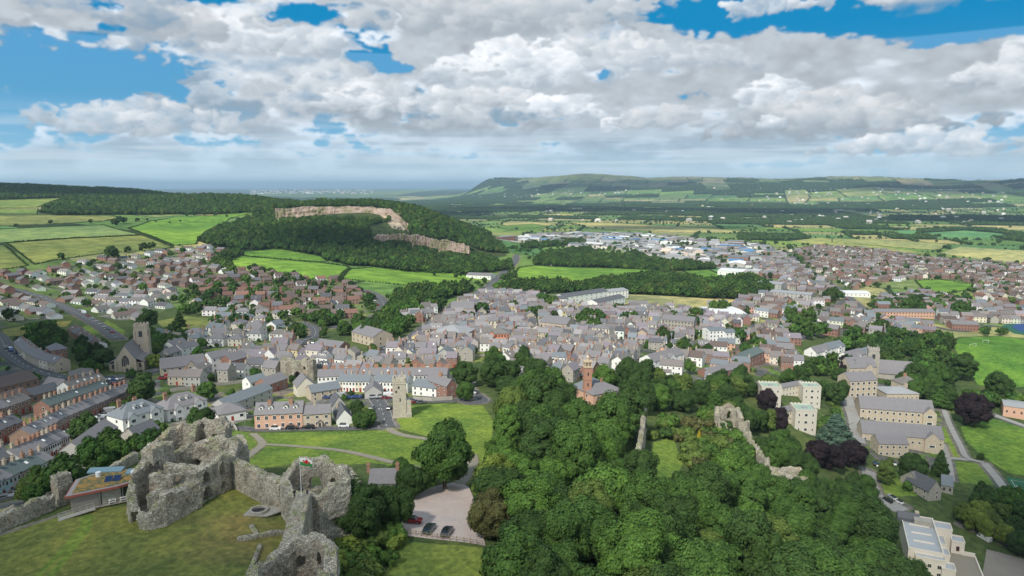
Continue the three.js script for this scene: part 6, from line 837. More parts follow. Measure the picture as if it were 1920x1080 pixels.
// town between the castle lawns and the old gate
terrace([[632, 733], [660, 735], [692, 735]], 5, { walls: ['cream', 'white', 'stone'], roofs: ['blue'], seed: 15, where: 'below the long chimneyed terrace' });
terrace([[596, 726], [680, 722], [760, 722], [838, 722]], 16, { walls: ['white', 'white', 'grey'], roofs: ['slate'], seed: 16, chim: 2, stoneChim: 0, where: 'on the long terrace with orange chimneys', d: 9 });
terrace([[700, 735], [730, 736], [764, 737]], 5, { walls: ['white'], roofs: ['blue'], seed: 33, where: 'behind the church tower ruin' });
house({ ...front(773, 741, 818, 744, { d: 7.5 }), h: 4.4, rise: 2.3, wall: 'white', roof: 'blue', rich: 1, bays: 4, storeys: 2, chims: [[4.6, 0, 0]], label: 'white cottage with blue slate roof beside the lane bend' });
house({ ...gableFront(838, 748, 856, 745, { len: 16 }), h: 6.2, rise: 2.6, wall: 'brick', roof: 'slate', rich: 1, bays: 4, chims: [[0, 2, 0]], label: 'red brick end house of the long terrace' });
house({ ...front(470, 735, 502, 729, { d: 7 }), h: 4.8, rise: 2.2, wall: 'white', roof: 'blue', rich: 1, bays: 3, label: 'white cottage with blue slate roof below the old gate' });
house({ ...front(503, 738, 540, 727, { d: 8 }), h: 4.6, rise: 2.6, wall: 'brick', roof: 'slate', rich: 1, bays: 3, label: 'brick house with slate roof beside the old gate' });
house({ ...gableFront(558, 745, 592, 741, { len: 10 }), h: 5, rise: 4, wall: 'cream', roof: 'slate', rich: 1, bays: 3, label: 'cream house with broad gable below the old gate' });
house({ ...front(584, 752, 640, 744, { d: 8 }), h: 4.2, rise: 2.4, wall: 'buff', roof: 'blue', rich: 1, bays: 4, label: 'buff stone coach house with blue slate roof' });
house({ ...gableFront(684, 748, 716, 746, { len: 9 }), h: 3.2, rise: 2.8, wall: 'grey', roof: 'slate', rich: 1, bays: 2, storeys: 1, label: 'low grey hall with open porch beside the lane' });
// larger town buildings
const bigs = [
  [805, 640, 868, 645, { d: 24, h: 6, rise: 4.5, hip: true, wall: 'brick', roof: 'lead', bays: 8, label: 'market hall with broad grey glazed hipped roof', name: 'market_hall' }],
  [917, 650, 955, 651, { d: 12, h: 9, rise: 3, hip: true, wall: 'terracotta', roof: 'grey', bays: 7, storeys: 3, gables: [[-5, 4]], label: 'ornate orange red terracotta bank with steep roof', name: 'bank_building' }],
  [845, 590, 888, 592, { d: 16, h: 6, rise: 5, wall: 'buff', roof: 'slate', bays: 6, storeys: 1, wh: 3, label: 'buff chapel with big slate roof north of the market hall', name: 'chapel' }],
  [1012, 622, 1062, 628, { d: 16, h: 8, rise: 4, wall: 'buff', roof: 'slate', bays: 7, storeys: 1, wh: 4, label: 'tall buff stone chapel with long windows', name: 'chapel' }],
  [1110, 633, 1142, 637, { d: 11, h: 8, rise: 2, hip: true, wall: 'cream', roof: 'slate', bays: 5, storeys: 3, label: 'cream stuccoed hotel in the middle of town', name: 'hotel' }],
  [660, 640, 700, 650, { d: 15, h: 6.5, rise: 3.8, wall: 'buff', roof: 'slate', bays: 5, label: 'buff stone hall with slate roof beside the curving road', name: 'hall' }],
  [590, 660, 636, 667, { d: 10, h: 5, rise: 2.4, wall: 'brick', roof: 'slate', bays: 6, label: 'brick and white row of shops beside the car park', name: 'shop_row' }],
  [1025, 572, 1062, 574, { d: 14, h: 7, rise: 2.2, wall: 'white', roof: 'dark', bays: 6, storeys: 2, label: 'white school wing with dark roof, lowest of the modern block', name: 'modern_block' }],
  [1058, 572, 1140, 566, { d: 15, h: 10, rise: 2.2, wall: 'white', roof: 'dark', bays: 9, storeys: 3, label: 'long white three storey block with dark roof', name: 'modern_block' }],
  [1120, 580, 1172, 574, { d: 14, h: 8, rise: 2.2, wall: 'white', roof: 'dark', bays: 8, storeys: 2, label: 'white two storey wing with dark roof beside the long block', name: 'modern_block' }],
  [1140, 560, 1178, 558, { d: 18, h: 8, rise: 1.6, wall: 'white', roof: 'lead', bays: 6, label: 'white block with grey roof behind the long block', name: 'modern_block' }],
  [1180, 580, 1215, 582, { d: 12, h: 6, rise: 2.2, wall: 'white', roof: 'slate', bays: 6, label: 'white house beside the modern block with slate roof', name: 'modern_block' }],
  [1335, 596, 1400, 600, { d: 40, h: 5, rise: 1, wall: 'grey', roof: 'white', bays: 6, storeys: 1, label: 'low supermarket with flat white roof', name: 'supermarket' }],
  [1418, 540, 1464, 545, { d: 24, h: 8, rise: 1, wall: 'grey', roof: 'lead', bays: 6, label: 'grey metal office block beside the retail park', name: 'office_block' }],
  [1442, 558, 1520, 567, { d: 22, h: 8, rise: 1, wall: 'grey', roof: 'lead', bays: 10, label: 'long dark grey office block with metal roof', name: 'office_block' }],
  [1585, 556, 1632, 558, { d: 22, h: 5, rise: 1, wall: 'white', roof: 'white', bays: 6, storeys: 1, label: 'low white garage with flat white roof on the main street', name: 'garage_building' }],
  [1345, 515, 1392, 518, { d: 40, h: 7, rise: 1.5, wall: 'white', roof: 'white', bays: 4, storeys: 1, label: 'big white supermarket shed with pale roof', name: 'supermarket' }],
  [1366, 496, 1394, 497, { d: 40, h: 7, rise: 1.5, wall: 'grey', roof: 'bluesheet', bays: 3, storeys: 1, label: 'shed with bright blue roof beside the retail road', name: 'warehouse' }],
  [1500, 620, 1570, 632, { d: 10, h: 6, rise: 3, wall: 'brick', roof: 'slate', bays: 12, label: 'long brick terrace east of the cypress trees', name: 'terrace_row' }],
  [1640, 593, 1752, 598, { d: 9, h: 6, rise: 2.6, wall: 'pink', roof: 'slate', bays: 20, storeys: 2, label: 'long pink brick terrace on the east side of town', name: 'terrace_row' }],
  [1785, 618, 1835, 622, { d: 14, h: 6, rise: 2.5, wall: 'brick', roof: 'slate', bays: 9, label: 'brick school block beside the sports courts', name: 'school_block' }],
  [1330, 640, 1362, 642, { d: 12, h: 9, rise: 1.5, wall: 'white', roof: 'blue', bays: 5, storeys: 3, label: 'white block with dark glazed ends near the town centre', name: 'modern_flats' }],
  [1360, 644, 1388, 645, { d: 12, h: 9, rise: 1.5, wall: 'white', roof: 'blue', bays: 4, storeys: 3, label: 'second white block with dark glazed end near the town centre', name: 'modern_flats' }],
  [1226, 690, 1282, 685, { d: 11, h: 5.5, rise: 3.2, wall: 'white', roof: 'slate', rich: 1, bays: 6, gables: [[-6, 4.5], [2, 5]], chims: [[-3, 1, 1], [4, 1, 1]], label: 'large white gabled house above the wooded slope', name: 'house' }],
  [874, 520, 920, 525, { d: 18, h: 4.5, rise: 2.5, wall: 'white', roof: 'slate', bays: 6, storeys: 1, label: 'white low club house beside the main road', name: 'clubhouse' }],
  [1034, 498, 1076, 498, { d: 16, h: 5, rise: 1, wall: 'white', roof: 'white', bays: 5, storeys: 1, label: 'long white shed beyond the green field', name: 'warehouse' }],
  [1240, 616, 1300, 626, { d: 12, h: 9, rise: 3, wall: 'stone', roof: 'slate', bays: 10, storeys: 3, label: 'long stone terrace of three storeys in the town centre', name: 'terrace_row' }],
  [1395, 690, 1432, 682, { d: 11, h: 7, rise: 2.5, wall: 'brick', roof: 'teal', rich: 1, bays: 6, label: 'red brick block with green slate roof on the slope', name: 'flats' }],
  [1330, 712, 1396, 716, { d: 10, h: 6, rise: 2, wall: 'brick', roof: 'slate', bays: 7, label: 'red brick building above the dark trees', name: 'flats' }],
];
for (const [a, b, c, d2, o] of bigs) house({ ...front(a, b, c, d2, o), category: o.name === 'house' ? 'house' : 'building', noDoor: true });
// white gabled new houses beside the eastern church
for (const [u1, v1, u2, v2, k] of [[1530, 672, 1556, 668, 1], [1556, 664, 1584, 660, 2], [1592, 682, 1622, 676, 3], [1620, 676, 1640, 672, 4]]) house({ ...front(u1, v1, u2, v2, { d: 10 }), h: 4.5, rise: 3.6, wall: 'white', roof: k % 2 ? 'slate' : 'blue', rich: 1, bays: 3, gables: [[2, 4]], label: ['', 'new white gabled house first in the row before the church', 'new white gabled house second in the row before the church', 'new white gabled house third in the row before the church', 'new white gabled house hard against the church tower'][k] });

// ---------------------------------------------------------------- the rest of the town, street by street
const LIMIT_THINGS = 215, SPECS = [];
{
  const r = rng(99), pick = (a) => a[Math.floor(r() * a.length)];
  const near = (x, z) => BLOCK.some(([a, b, q]) => Math.hypot(a - x, b - z) < q + 2.5) || ROADS.some((q) => { if (q.track) return false; const b = q.bb ??= bounds(q.world); return x > b[0] - 12 && x < b[2] + 12 && z > b[1] - 12 && z < b[3] + 12 && segDist(q.world, x, z) < q.w / 2 + 4.5; }) || LAWNS.some((f) => inside(f.world, x, z)) || FIELDS.some((f) => inside(f.world, x, z));
  const ST = {
    old: () => ({ w: 4.6 + r() * 5.6, d: 5.8 + r() * 2.0, h: 4.3 + r() * 2.4, rise: 2.0 + r() * 1.1, wall: pick(['white', 'white', 'cream', 'stone', 'stone', 'buff', 'brick', 'brick', 'grey', 'white', 'white', 'cream', 'stone', 'yellow']), roof: pick(['slate', 'slate', 'slate2', 'slate3', 'slate4', 'blue', 'grey', 'dark', 'slate2', 'slate4']) }),
    oldred: () => ({ w: 7 + r() * 7, d: 7 + r() * 3, h: 4.8 + r() * 2, rise: 2.3 + r(), wall: pick(['brick', 'brick', 'brown', 'white', 'white', 'stone', 'pink', 'cream']), roof: pick(['slate', 'slate2', 'slate4', 'grey', 'blue', 'tile']) }),
    estate: () => r() < 0.35 ? { w: 9 + r() * 4, d: 7.5, h: 2.8, rise: 2.2, wall: pick(['white', 'cream', 'white']), roof: pick(['grey', 'dark', 'tile']) } : { w: 8 + r() * 7, d: 7.5, h: 4.8, rise: 2.1, wall: pick(['brown', 'brick', 'brick', 'brown', 'white']), roof: pick(['tile', 'tile', 'grey', 'dark', 'slate']) },
    bungalow: () => ({ w: 9 + r() * 5, d: 8 + r() * 2, h: 2.8 + (r() < 0.15 ? 2 : 0), rise: 2.2 + r() * 0.7, wall: pick(['white', 'white', 'cream', 'white', 'brick']), roof: pick(['grey', 'dark', 'tile', 'slate', 'grey']) }),
    redestate: () => ({ w: 8.5 + r() * 3, d: 7.5 + r() * 1.5, h: 4.9, rise: 2.5 + r() * 0.6, wall: pick(['brick', 'brick', 'brick', 'brown', 'white']), roof: pick(['tile', 'tile', 'tile', 'dark', 'red']) }),
    villa: () => ({ w: 9 + r() * 4, d: 8, h: 4.9, rise: 2.6, hip: r() < 0.5, wall: pick(['white', 'white', 'white', 'cream']), roof: pick(['slate', 'slate', 'blue', 'grey']) }),
    farestate: () => ({ w: 8 + r() * 6, d: 7.5, h: 4.6, rise: 2.4, wall: pick(['brick', 'brown', 'brown', 'brick', 'white', 'cream']), roof: pick(['tile', 'tile', 'red', 'grey', 'slate']) }),
    shed: () => ({ w: 18 + r() * 42, d: 16 + r() * 18, h: 5 + r() * 3, rise: 1 + r() * 1.4, wall: pick(['white', 'grey', 'grey', 'grey', 'cream', 'stone', 'brick']), roof: pick(['lead', 'lead', 'white', 'lead', 'grey', 'slate3', 'slate', 'blue', 'bluesheet']) }),
  };
  for (const t of TOWN) {
    if (!ST[t.style]) continue;
    const b = bounds(t.world), cx = (b[0] + b[2]) / 2, cz = (b[1] + b[3]) / 2, R = Math.hypot(b[2] - b[0], b[3] - b[1]) / 2; let rowN = 0;
    for (let q = -R; q < R; q += t.rows * (0.9 + r() * 0.2)) {
      rowN++; const skip = r() * 20; let p = -R + skip;
      while (p < R) {
        const s = ST[t.style](), bend = Math.sin(p / 70 + rowN) * 4, a0 = t.angle + 0.22 * Math.sin(p / 120 + q / 90) + (fbm(p / 90 + q, q / 60 + 5, 0, 2) - 0.5) * 0.7, ca = Math.cos(t.angle), sa = Math.sin(t.angle);
        const pp = p + s.w / 2, x = cx + ca * pp - sa * (q + bend), z = cz + sa * pp + ca * (q + bend), terr = (t.style === 'old' && r() < 0.72) || (t.style === 'oldred' && r() < 0.5);
        p += s.w + (terr ? 0.05 : t.style === 'shed' ? 6 + r() * 22 : 1.5 + r() * (t.step * 0.42));
        if (r() < (t.style === 'old' ? 0.06 : 0.12) || !inside(t.world, x, z) || near(x, z)) continue;
        const cross = t.style === 'old' || t.style === 'oldred' ? r() < 0.18 : r() < 0.22, face = Math.floor(r() * 2) * Math.PI;
        SPECS.push({ ...s, x, z, turn: -a0 + (cross ? Math.PI / 2 : 0) + face, t, size: Math.sqrt(s.w * (s.h + s.rise)) / Math.hypot(x, z) });
        BLOCK.push([x, z, Math.min(s.w, s.d) * 0.25]);
      }
    }
  }
  SPECS.sort((a, b) => b.size - a.size);
  const kindName = { old: 'town_house', oldred: 'town_house', estate: 'estate_house', bungalow: 'bungalow', redestate: 'estate_house', villa: 'villa', farestate: 'estate_house', shed: 'warehouse' };
  const whereText = { 'old town west': 'in old streets below the church', 'old town middle': 'in streets round the market hall', 'old town east': 'in streets east of the market', 'town north': 'on the north side of town', 'town slope': 'above the wooded slope', 'east town': 'on the east side of town', 'hill estate': 'on the hillside estate', 'bungalow streets': 'along the bungalow streets', 'left slope': 'above the wide road', 'brick estate': 'on the brick estate', 'white villas': 'among the white villas', works: 'on the industrial estate' };
  SPECS.slice(0, LIMIT_THINGS).forEach((s) => {
    const nm = kindName[s.t.style], where = whereText[s.t.name] ?? 'beyond the town centre', y = ground4(s.x, s.z, 3), ch = s.t.style === 'bungalow' ? 0.4 : 0.85, text = `${WALLS[s.wall][0]} ${nm.replace('_', ' ')} with ${ROOFS[s.roof][0]} ${s.hip ? 'hipped ' : ''}roof ${where}`;
    house({ ...s, name: nm, category: 'house', y: y + 0.2, rich: Math.hypot(s.x, s.z) < 520 ? 1 : 0, noDoor: false, lean: r() < 0.4 ? [[(r() - 0.5) * s.w * 0.4, Math.min(s.w * 0.5, 3 + r() * 2), 2 + r() * 2]] : [], dormers: s.h > 4.5 && !s.hip && r() < 0.14 ? [-s.w * 0.2, s.w * 0.2] : [], rooflights: r() < 0.3 ? [(r() - 0.5) * s.w * 0.5] : [], chims: r() < ch ? (r() < 0.5 ? [[s.w / 2 - 0.6, 0, r() < 0.4]] : [[s.w / 2 - 0.6, 0, r() < 0.4], [-s.w / 2 + 0.6, 0, r() < 0.4]]) : [], label: text, group: text });
  });
  // the many small houses farther off, too far to take apart
  const P = [], C = [], quad = (a, b, c, d, col) => { for (const v of [a, b, c, a, c, d]) { P.push(...v); C.push(...col); } }, tri = (a, b, c, col) => { for (const v of [a, b, c]) { P.push(...v); C.push(...col); } };
  const mapMean = (m) => m.map === TEX.slate ? 0.63 : m.map === TEX.plaster ? 0.86 : m.map === TEX.brick ? 0.82 : 0.8, evenColour = (m) => m.color.toArray().map((v) => v * mapMean(m)), colW = (k) => evenColour(WALLS[k][1]), colR = (k) => evenColour(ROOFS[k][1]);      // the same paint and slate as the nearer houses: colour times the mean of its map
  SPECS.slice(LIMIT_THINGS).forEach((s) => {
    const y = ground4(s.x, s.z, 4), ca = Math.cos(s.turn), sa = Math.sin(s.turn), at = (x, yy, z) => [s.x + ca * x + sa * z, y + yy, s.z - sa * x + ca * z], w = s.w / 2, d = s.d / 2, jit = 0.72 + r() * 0.56, wc = colW(s.wall).map((v) => v * (0.9 + r() * 0.12)), rc = colR(s.roof).map((v) => v * jit), o = 0.25, h = s.h, t = s.h + s.rise, k = s.rise / d;
    quad(at(-w, -3, d), at(w, -3, d), at(w, h, d), at(-w, h, d), wc); quad(at(w, -3, -d), at(-w, -3, -d), at(-w, h, -d), at(w, h, -d), wc); quad(at(w, -3, d), at(w, -3, -d), at(w, h, -d), at(w, h, d), wc); quad(at(-w, -3, -d), at(-w, -3, d), at(-w, h, d), at(-w, h, -d), wc);
    if (s.hip) { const e = Math.max(0.2, w - d); quad(at(-w - o, h, d + o), at(w + o, h, d + o), at(e, t, 0), at(-e, t, 0), rc); quad(at(w + o, h, -d - o), at(-w - o, h, -d - o), at(-e, t, 0), at(e, t, 0), rc); tri(at(w + o, h, d + o), at(w + o, h, -d - o), at(e, t, 0), rc); tri(at(-w - o, h, -d - o), at(-w - o, h, d + o), at(-e, t, 0), rc); }
    else { tri(at(w, h, d), at(w, h, -d), at(w, t, 0), wc); tri(at(-w, h, -d), at(-w, h, d), at(-w, t, 0), wc); quad(at(-w - o, h - o * k, d + o), at(w + o, h - o * k, d + o), at(w + o, t + 0.1, 0), at(-w - o, t + 0.1, 0), rc); quad(at(w + o, h - o * k, -d - o), at(-w - o, h - o * k, -d - o), at(-w - o, t + 0.1, 0), at(w + o, t + 0.1, 0), rc); }
    const win = [0.05, 0.055, 0.065], st = h > 4 ? 2 : 1, nb = s.t.style === 'shed' ? 0 : Math.max(2, Math.round(s.w / 3.2));
    for (const f of [1, -1]) for (let q = 0; q < st; q++) for (let b = 0; b < nb; b++) { const x = (b + 0.5) / nb * s.w - w, y0 = q * h / st + 0.9, z = f * (d + 0.05); quad(at(x - 0.55 * f, y0, z), at(x + 0.55 * f, y0, z), at(x + 0.55 * f, y0 + 1.25, z), at(x - 0.55 * f, y0 + 1.25, z), win); }
    if (s.t.style !== 'shed' && r() < 0.8) { const cx = (r() < 0.5 ? -1 : 1) * (w - 0.6), cc = r() < 0.5 ? [0.26, 0.12, 0.08] : [0.35, 0.3, 0.24], q = 0.4, y0 = t - 0.8, y1 = t + 1.3; quad(at(cx - q, y0, q), at(cx + q, y0, q), at(cx + q, y1, q), at(cx - q, y1, q), cc); quad(at(cx + q, y0, -q), at(cx - q, y0, -q), at(cx - q, y1, -q), at(cx + q, y1, -q), cc); quad(at(cx + q, y0, q), at(cx + q, y0, -q), at(cx + q, y1, -q), at(cx + q, y1, q), cc); quad(at(cx - q, y0, -q), at(cx - q, y0, q), at(cx - q, y1, q), at(cx - q, y1, -q), cc); quad(at(cx - q, y1, q), at(cx + q, y1, q), at(cx + q, y1, -q), at(cx - q, y1, -q), cc); }
  });
  const g = new THREE.BufferGeometry(); g.setAttribute('position', new THREE.Float32BufferAttribute(P, 3)); g.setAttribute('color', new THREE.Float32BufferAttribute(C, 3)); g.computeVertexNormals();
  solo('distant_houses', g, mat([1, 1, 1], { vertexColors: true, roughness: 0.85 }), 'mass of small houses and sheds spreading over the far side of town', 'houses', undefined, 'stuff');
  log('houses ' + SPECS.length);
}
// ---------------------------------------------------------------- trees
function crown(seed, o) {                                           // leaf sprays on many overlapping lobes; tree stands on y 0
  const r = rng(seed), { R, H, lobes, leaves, leaf } = o, kind = o.kind ?? 'round', L = [], y0 = o.base ?? H * 0.28, cy = (H + y0) / 2, ry = (H - y0) / 2;
  for (let i = 0; i < lobes; i++) {
    if (kind === 'cone') { const t = (i + 0.5) / lobes, a = i * 2.4, q = R * (1 - t) * 0.62; L.push([Math.cos(a) * q, lerp(y0 * 0.6, H * 0.94, t), Math.sin(a) * q, R * (0.16 + 0.42 * (1 - t)) * (0.9 + r() * 0.2), r()]); continue; }
    const a = i * 2.39996 + r() * 0.9, yy = 1 - (i + 0.5) / lobes * 1.82, q = Math.sqrt(Math.max(0.02, 1 - yy * yy)), out = 0.62 + 0.5 * vnoise(Math.cos(a) * 1.4 + seed, yy * 1.6 + 9, Math.sin(a) * 1.4 + 4), k = (0.52 + 0.36 * Math.sqrt(r())) * out * 1.05, rr = R * (0.17 + 0.24 * r() * r() + 0.06 * r()) * (kind === 'tall' ? 0.95 : 1);
    L.push([Math.cos(a) * q * R * k, cy + yy * ry * k * 1.02, Math.sin(a) * q * R * k, rr, r()]);
  }
  if (kind !== 'cone') L.push([0, cy, 0, R * 0.5, 0.5]);
  const P = [], N = [], C = [], I = [], push = (p, n, c) => { P.push(...p); N.push(...n); C.push(...c); };
  const core = new THREE.IcosahedronGeometry(1, 1), cp = core.attributes.position;
  for (const l of L) { const b = P.length / 3; for (let i = 0; i < cp.count; i++) { const x = cp.getX(i), y = cp.getY(i), z = cp.getZ(i), w = l[3] * (0.74 + 0.22 * vnoise(x * 2 + l[4] * 50, y * 2 + 8, z * 2 + 4)), t = 0.75 + 0.15 * l[4]; push([l[0] + x * w, l[1] + y * w * 0.9, l[2] + z * w], [x, y, z], [t, t, t * 0.95]); I.push(b + i); } }
  const per = leaves / L.reduce((s, l) => s + l[3] * l[3], 0), v = new THREE.Vector3(), t1 = new THREE.Vector3(), t2 = new THREE.Vector3();
  for (const l of L) for (let k = 0, n = per * l[3] * l[3]; k < n; k++) {
    const yy = r() * 1.75 - 0.75, a = r() * 6.2832, q = Math.sqrt(Math.max(0, 1 - yy * yy)); v.set(Math.cos(a) * q, yy, Math.sin(a) * q); const bump = 0.82 + 0.36 * vnoise(v.x * 3 + l[4] * 70, v.y * 3 + 20, v.z * 3 + 30), w = l[3] * bump * (0.9 + 0.2 * r()), p = [l[0] + v.x * w, l[1] + v.y * w * 0.92, l[2] + v.z * w]; let hid = false;
    for (const m of L) if (m !== l && Math.hypot(p[0] - m[0], p[1] - m[1], p[2] - m[2]) < m[3] * 0.78) { hid = true; break; } if (hid) continue;
    const nn = new THREE.Vector3(p[0], (p[1] - cy) * 0.9, p[2]).normalize().multiplyScalar(0.45).addScaledVector(v, 0.75).add(t1.set(r() - 0.5, r() - 0.3, r() - 0.5).multiplyScalar(1.05)).normalize();
    t1.set(r() - 0.5, r() - 0.5, r() - 0.5).cross(nn).normalize(); t2.crossVectors(nn, t1); const s = leaf * (0.55 + 0.9 * r()), e = s * (0.6 + 0.4 * r()), c = (0.68 + 0.62 * r()) * (0.82 + 0.36 * l[4]), wm = (r() - 0.5) * 0.16, col = [c * (1 + wm), c, c * (1 - wm)], b = P.length / 3;
    for (const [i, j] of [[-1, -0.2], [0.1, -0.8], [1, 0.15], [-0.1, 0.9]]) push([p[0] + t1.x * i * s * 0.5 + t2.x * j * e * 0.5, p[1] + t1.y * i * s * 0.5 + t2.y * j * e * 0.5, p[2] + t1.z * i * s * 0.5 + t2.z * j * e * 0.5], [nn.x, nn.y, nn.z], col);
    I.push(b, b + 1, b + 2, b, b + 2, b + 3);
  }
  const g = new THREE.BufferGeometry(); g.setAttribute('position', new THREE.Float32BufferAttribute(P, 3)); g.setAttribute('normal', new THREE.Float32BufferAttribute(N, 3)); g.setAttribute('color', new THREE.Float32BufferAttribute(C, 3)); g.setIndex(I); return g;
}
function trunkGeo(H, r0, seed) { const r = rng(seed), gs = [new THREE.CylinderGeometry(r0 * 0.45, r0, H * 0.6, 7).translate(0, H * 0.3 - 0.6, 0)]; for (let i = 0; i < 5; i++) { const a = i * 1.3 + r(), l = H * (0.25 + 0.12 * r()); gs.push(new THREE.CylinderGeometry(r0 * 0.12, r0 * 0.4, l, 5).translate(0, l / 2, 0).rotateZ(0.6 + r() * 0.4).rotateY(a).translate(0, H * (0.28 + 0.06 * i), 0)); } return mergeGeometries(gs); }
const barkM = mat([0.12, 0.095, 0.07], { roughness: 1 });
const HI = [], MID = [], LO = [];
for (let i = 0; i < 6; i++) HI.push({ c: crown(100 + i, { R: 6, H: 13, lobes: 46, leaves: 16000, leaf: 0.48, base: 0.4 }), t: trunkGeo(13, 0.45, i) });
HI.push({ c: crown(120, { R: 4.4, H: 14, lobes: 40, leaves: 9000, leaf: 0.55, kind: 'tall', base: 0.5 }), t: trunkGeo(14, 0.4, 8) });
HI.push({ c: crown(121, { R: 3.6, H: 14, lobes: 30, leaves: 8000, leaf: 0.5, kind: 'cone', base: 1.5 }), t: trunkGeo(14, 0.35, 9) });
for (let i = 0; i < 4; i++) MID.push({ c: crown(140 + i, { R: 4.6, H: 9, lobes: 22, leaves: 2600, leaf: 0.75, base: 0.3 }), t: trunkGeo(9, 0.32, 20 + i) });
MID.push({ c: crown(150, { R: 2.6, H: 11, lobes: 20, leaves: 2000, leaf: 0.6, kind: 'cone', base: 0.8 }), t: trunkGeo(11, 0.3, 25) });
MID.push({ c: crown(151, { R: 2.6, H: 3.2, lobes: 12, leaves: 1500, leaf: 0.45, base: 0.1 }), t: trunkGeo(2, 0.15, 26) });   // a shrub
for (let i = 0; i < 4; i++) LO.push(crown(160 + i, { R: 5, H: 10, lobes: 13, leaves: 620, leaf: 1.5, base: 1.2 }));
const FAR = crown(170, { R: 6, H: 9, lobes: 6, leaves: 90, leaf: 3.6, base: 0.5 });
const GREENS = { deep: ['dark green', [0.040, 0.078, 0.018]], mid: ['green', [0.054, 0.108, 0.021]], fresh: ['fresh green', [0.074, 0.146, 0.025]], olive: ['olive green', [0.094, 0.140, 0.030]], lime: ['yellow green', [0.150, 0.205, 0.036]], copper: ['dark purple', [0.026, 0.017, 0.020]], gold: ['golden yellow', [0.34, 0.27, 0.02]], blue: ['blue green', [0.075, 0.125, 0.085]], brown: ['brownish green', [0.095, 0.095, 0.032]] };
const leafM = {}; for (const k in GREENS) leafM[k] = new THREE.MeshPhysicalMaterial({ color: new THREE.Color(...GREENS[k][1]), vertexColors: true, roughness: 0.75, specularIntensity: 0.35, transmission: 0.0 });
let nTrees = 0; const PLANTED = [];
function tree(x, z, scale, tone, set, variant, label, group, o = {}) {
  const v = set[variant % set.length], t = thing(o.name ?? 'tree', label, o.category ?? 'tree', [x, height(x, z) - 0.2, z], (x * 7.3 + z * 3.1) % 6.28, group); t.scale.set(scale * (o.wide ?? 1), scale * (o.tall ?? 1), scale * (o.wide ?? 1));
  part('trunk', v.t, barkM, t); part('crown', v.c, leafM[tone], t); nTrees++; PLANTED.push([x, z, 4.5 * scale]); return t;
}
/** a tree picked out by name: the mark is where its trunk meets the ground */
const treeAt = (u, v, scale, tone, set, variant, label, o) => { const g = G(u, v); return tree(g[0], g[1], scale, tone, set, variant, label, undefined, o); };
treeAt(834, 917, 1.36, 'mid', HI, 0, 'great spreading tree standing between the lawn and the gravel car park', { wide: 0.95, tall: 1.05 });
treeAt(925, 950, 1.08, 'lime', HI, 1, 'bright yellow green tree at the edge of the wood by the car park', { wide: 0.9 });
treeAt(672, 1018, 1.04, 'deep', HI, 2, 'dark dense tree against the outside of the flag tower', { wide: 1.0 }); treeAt(738, 992, 0.86, 'deep', HI, 3, 'dark tree beside the red car', { wide: 0.9 }); treeAt(775, 932, 0.68, 'deep', HI, 4, 'dark bushy tree behind the slate roofed cottage'); treeAt(752, 905, 0.55, 'mid', HI, 5, 'small round tree beside the cottage chimney');
treeAt(920, 1010, 0.85, 'brown', HI, 3, 'brownish green tree overhanging the gravel');
treeAt(1182, 820, 1.5, 'deep', HI, 6, 'tall narrow ivy clad tree by the ruined church wall'); treeAt(1190, 770, 1.2, 'deep', HI, 6, 'tall dark tree behind the square pink house'); treeAt(1174, 748, 0.62, 'lime', MID, 0, 'bright lime bush beside the square pink house', { wide: 1.1 }); treeAt(1066, 770, 0.5, 'gold', HI, 1, 'golden topped tree in the wood below the pink house');
treeAt(1310, 832, 0.42, 'gold', HI, 7, 'small golden cypress in the walled garden', { wide: 0.9 }); treeAt(1294, 800, 0.5, 'copper', MID, 1, 'purple leaved bush in the walled garden');
for (const [u, v, s, l] of [[1455, 812, 1.0, 'purple beech beside the cream battlemented blocks'], [1530, 872, 0.95, 'spreading purple beech below the blue cedar'], [1560, 882, 1.0, 'broad purple beech in front of the lower school range'], [1600, 878, 1.05, 'dark purple beech nearest the lower school range'], [1590, 705, 1.1, 'dark purple beech beside the eastern church'], [1825, 800, 1.6, 'great purple beech at the corner of the playing field'], [1755, 640, 0.9, 'round purple tree in the eastern gardens'], [1436, 770, 0.9, 'purple beech above the cream residence'], [1126, 582, 0.5, 'small round purple tree beside the modern block'], [1370, 655, 0.6, 'purple tree beside the white flats']]) treeAt(u, v, s, 'copper', v > 690 ? HI : MID, Math.floor(u) % 6, l);
treeAt(1565, 835, 1.25, 'blue', HI, 7, 'broad blue green cedar beside the school drive', { wide: 2.2 });
treeAt(1712, 905, 1.1, 'deep', HI, 4, 'dark tree before the lower school range'); treeAt(1762, 892, 1.05, 'deep', HI, 7, 'dark upright yew beside the school path', { wide: 1.1, tall: 0.95 }); treeAt(1660, 908, 0.95, 'olive', HI, 6, 'slender pale tree beside the school drive'); treeAt(1760, 762, 1.1, 'mid', HI, 7, 'spreading cedar behind the stone pavilion', { wide: 2.0, tall: 0.8 }); treeAt(1805, 712, 1.5, 'deep', HI, 6, 'tall dark tree on the near edge of the playing field', { wide: 1.3 }); treeAt(1872, 748, 1.35, 'deep', HI, 2, 'broad dark tree standing alone before the playing field', { wide: 1.1 }); treeAt(1838, 862, 0.45, 'deep', MID, 2, 'single low bush on the lower field path'); treeAt(1700, 920, 0.55, 'fresh', MID, 0, 'fresh green small tree on the school lawn');
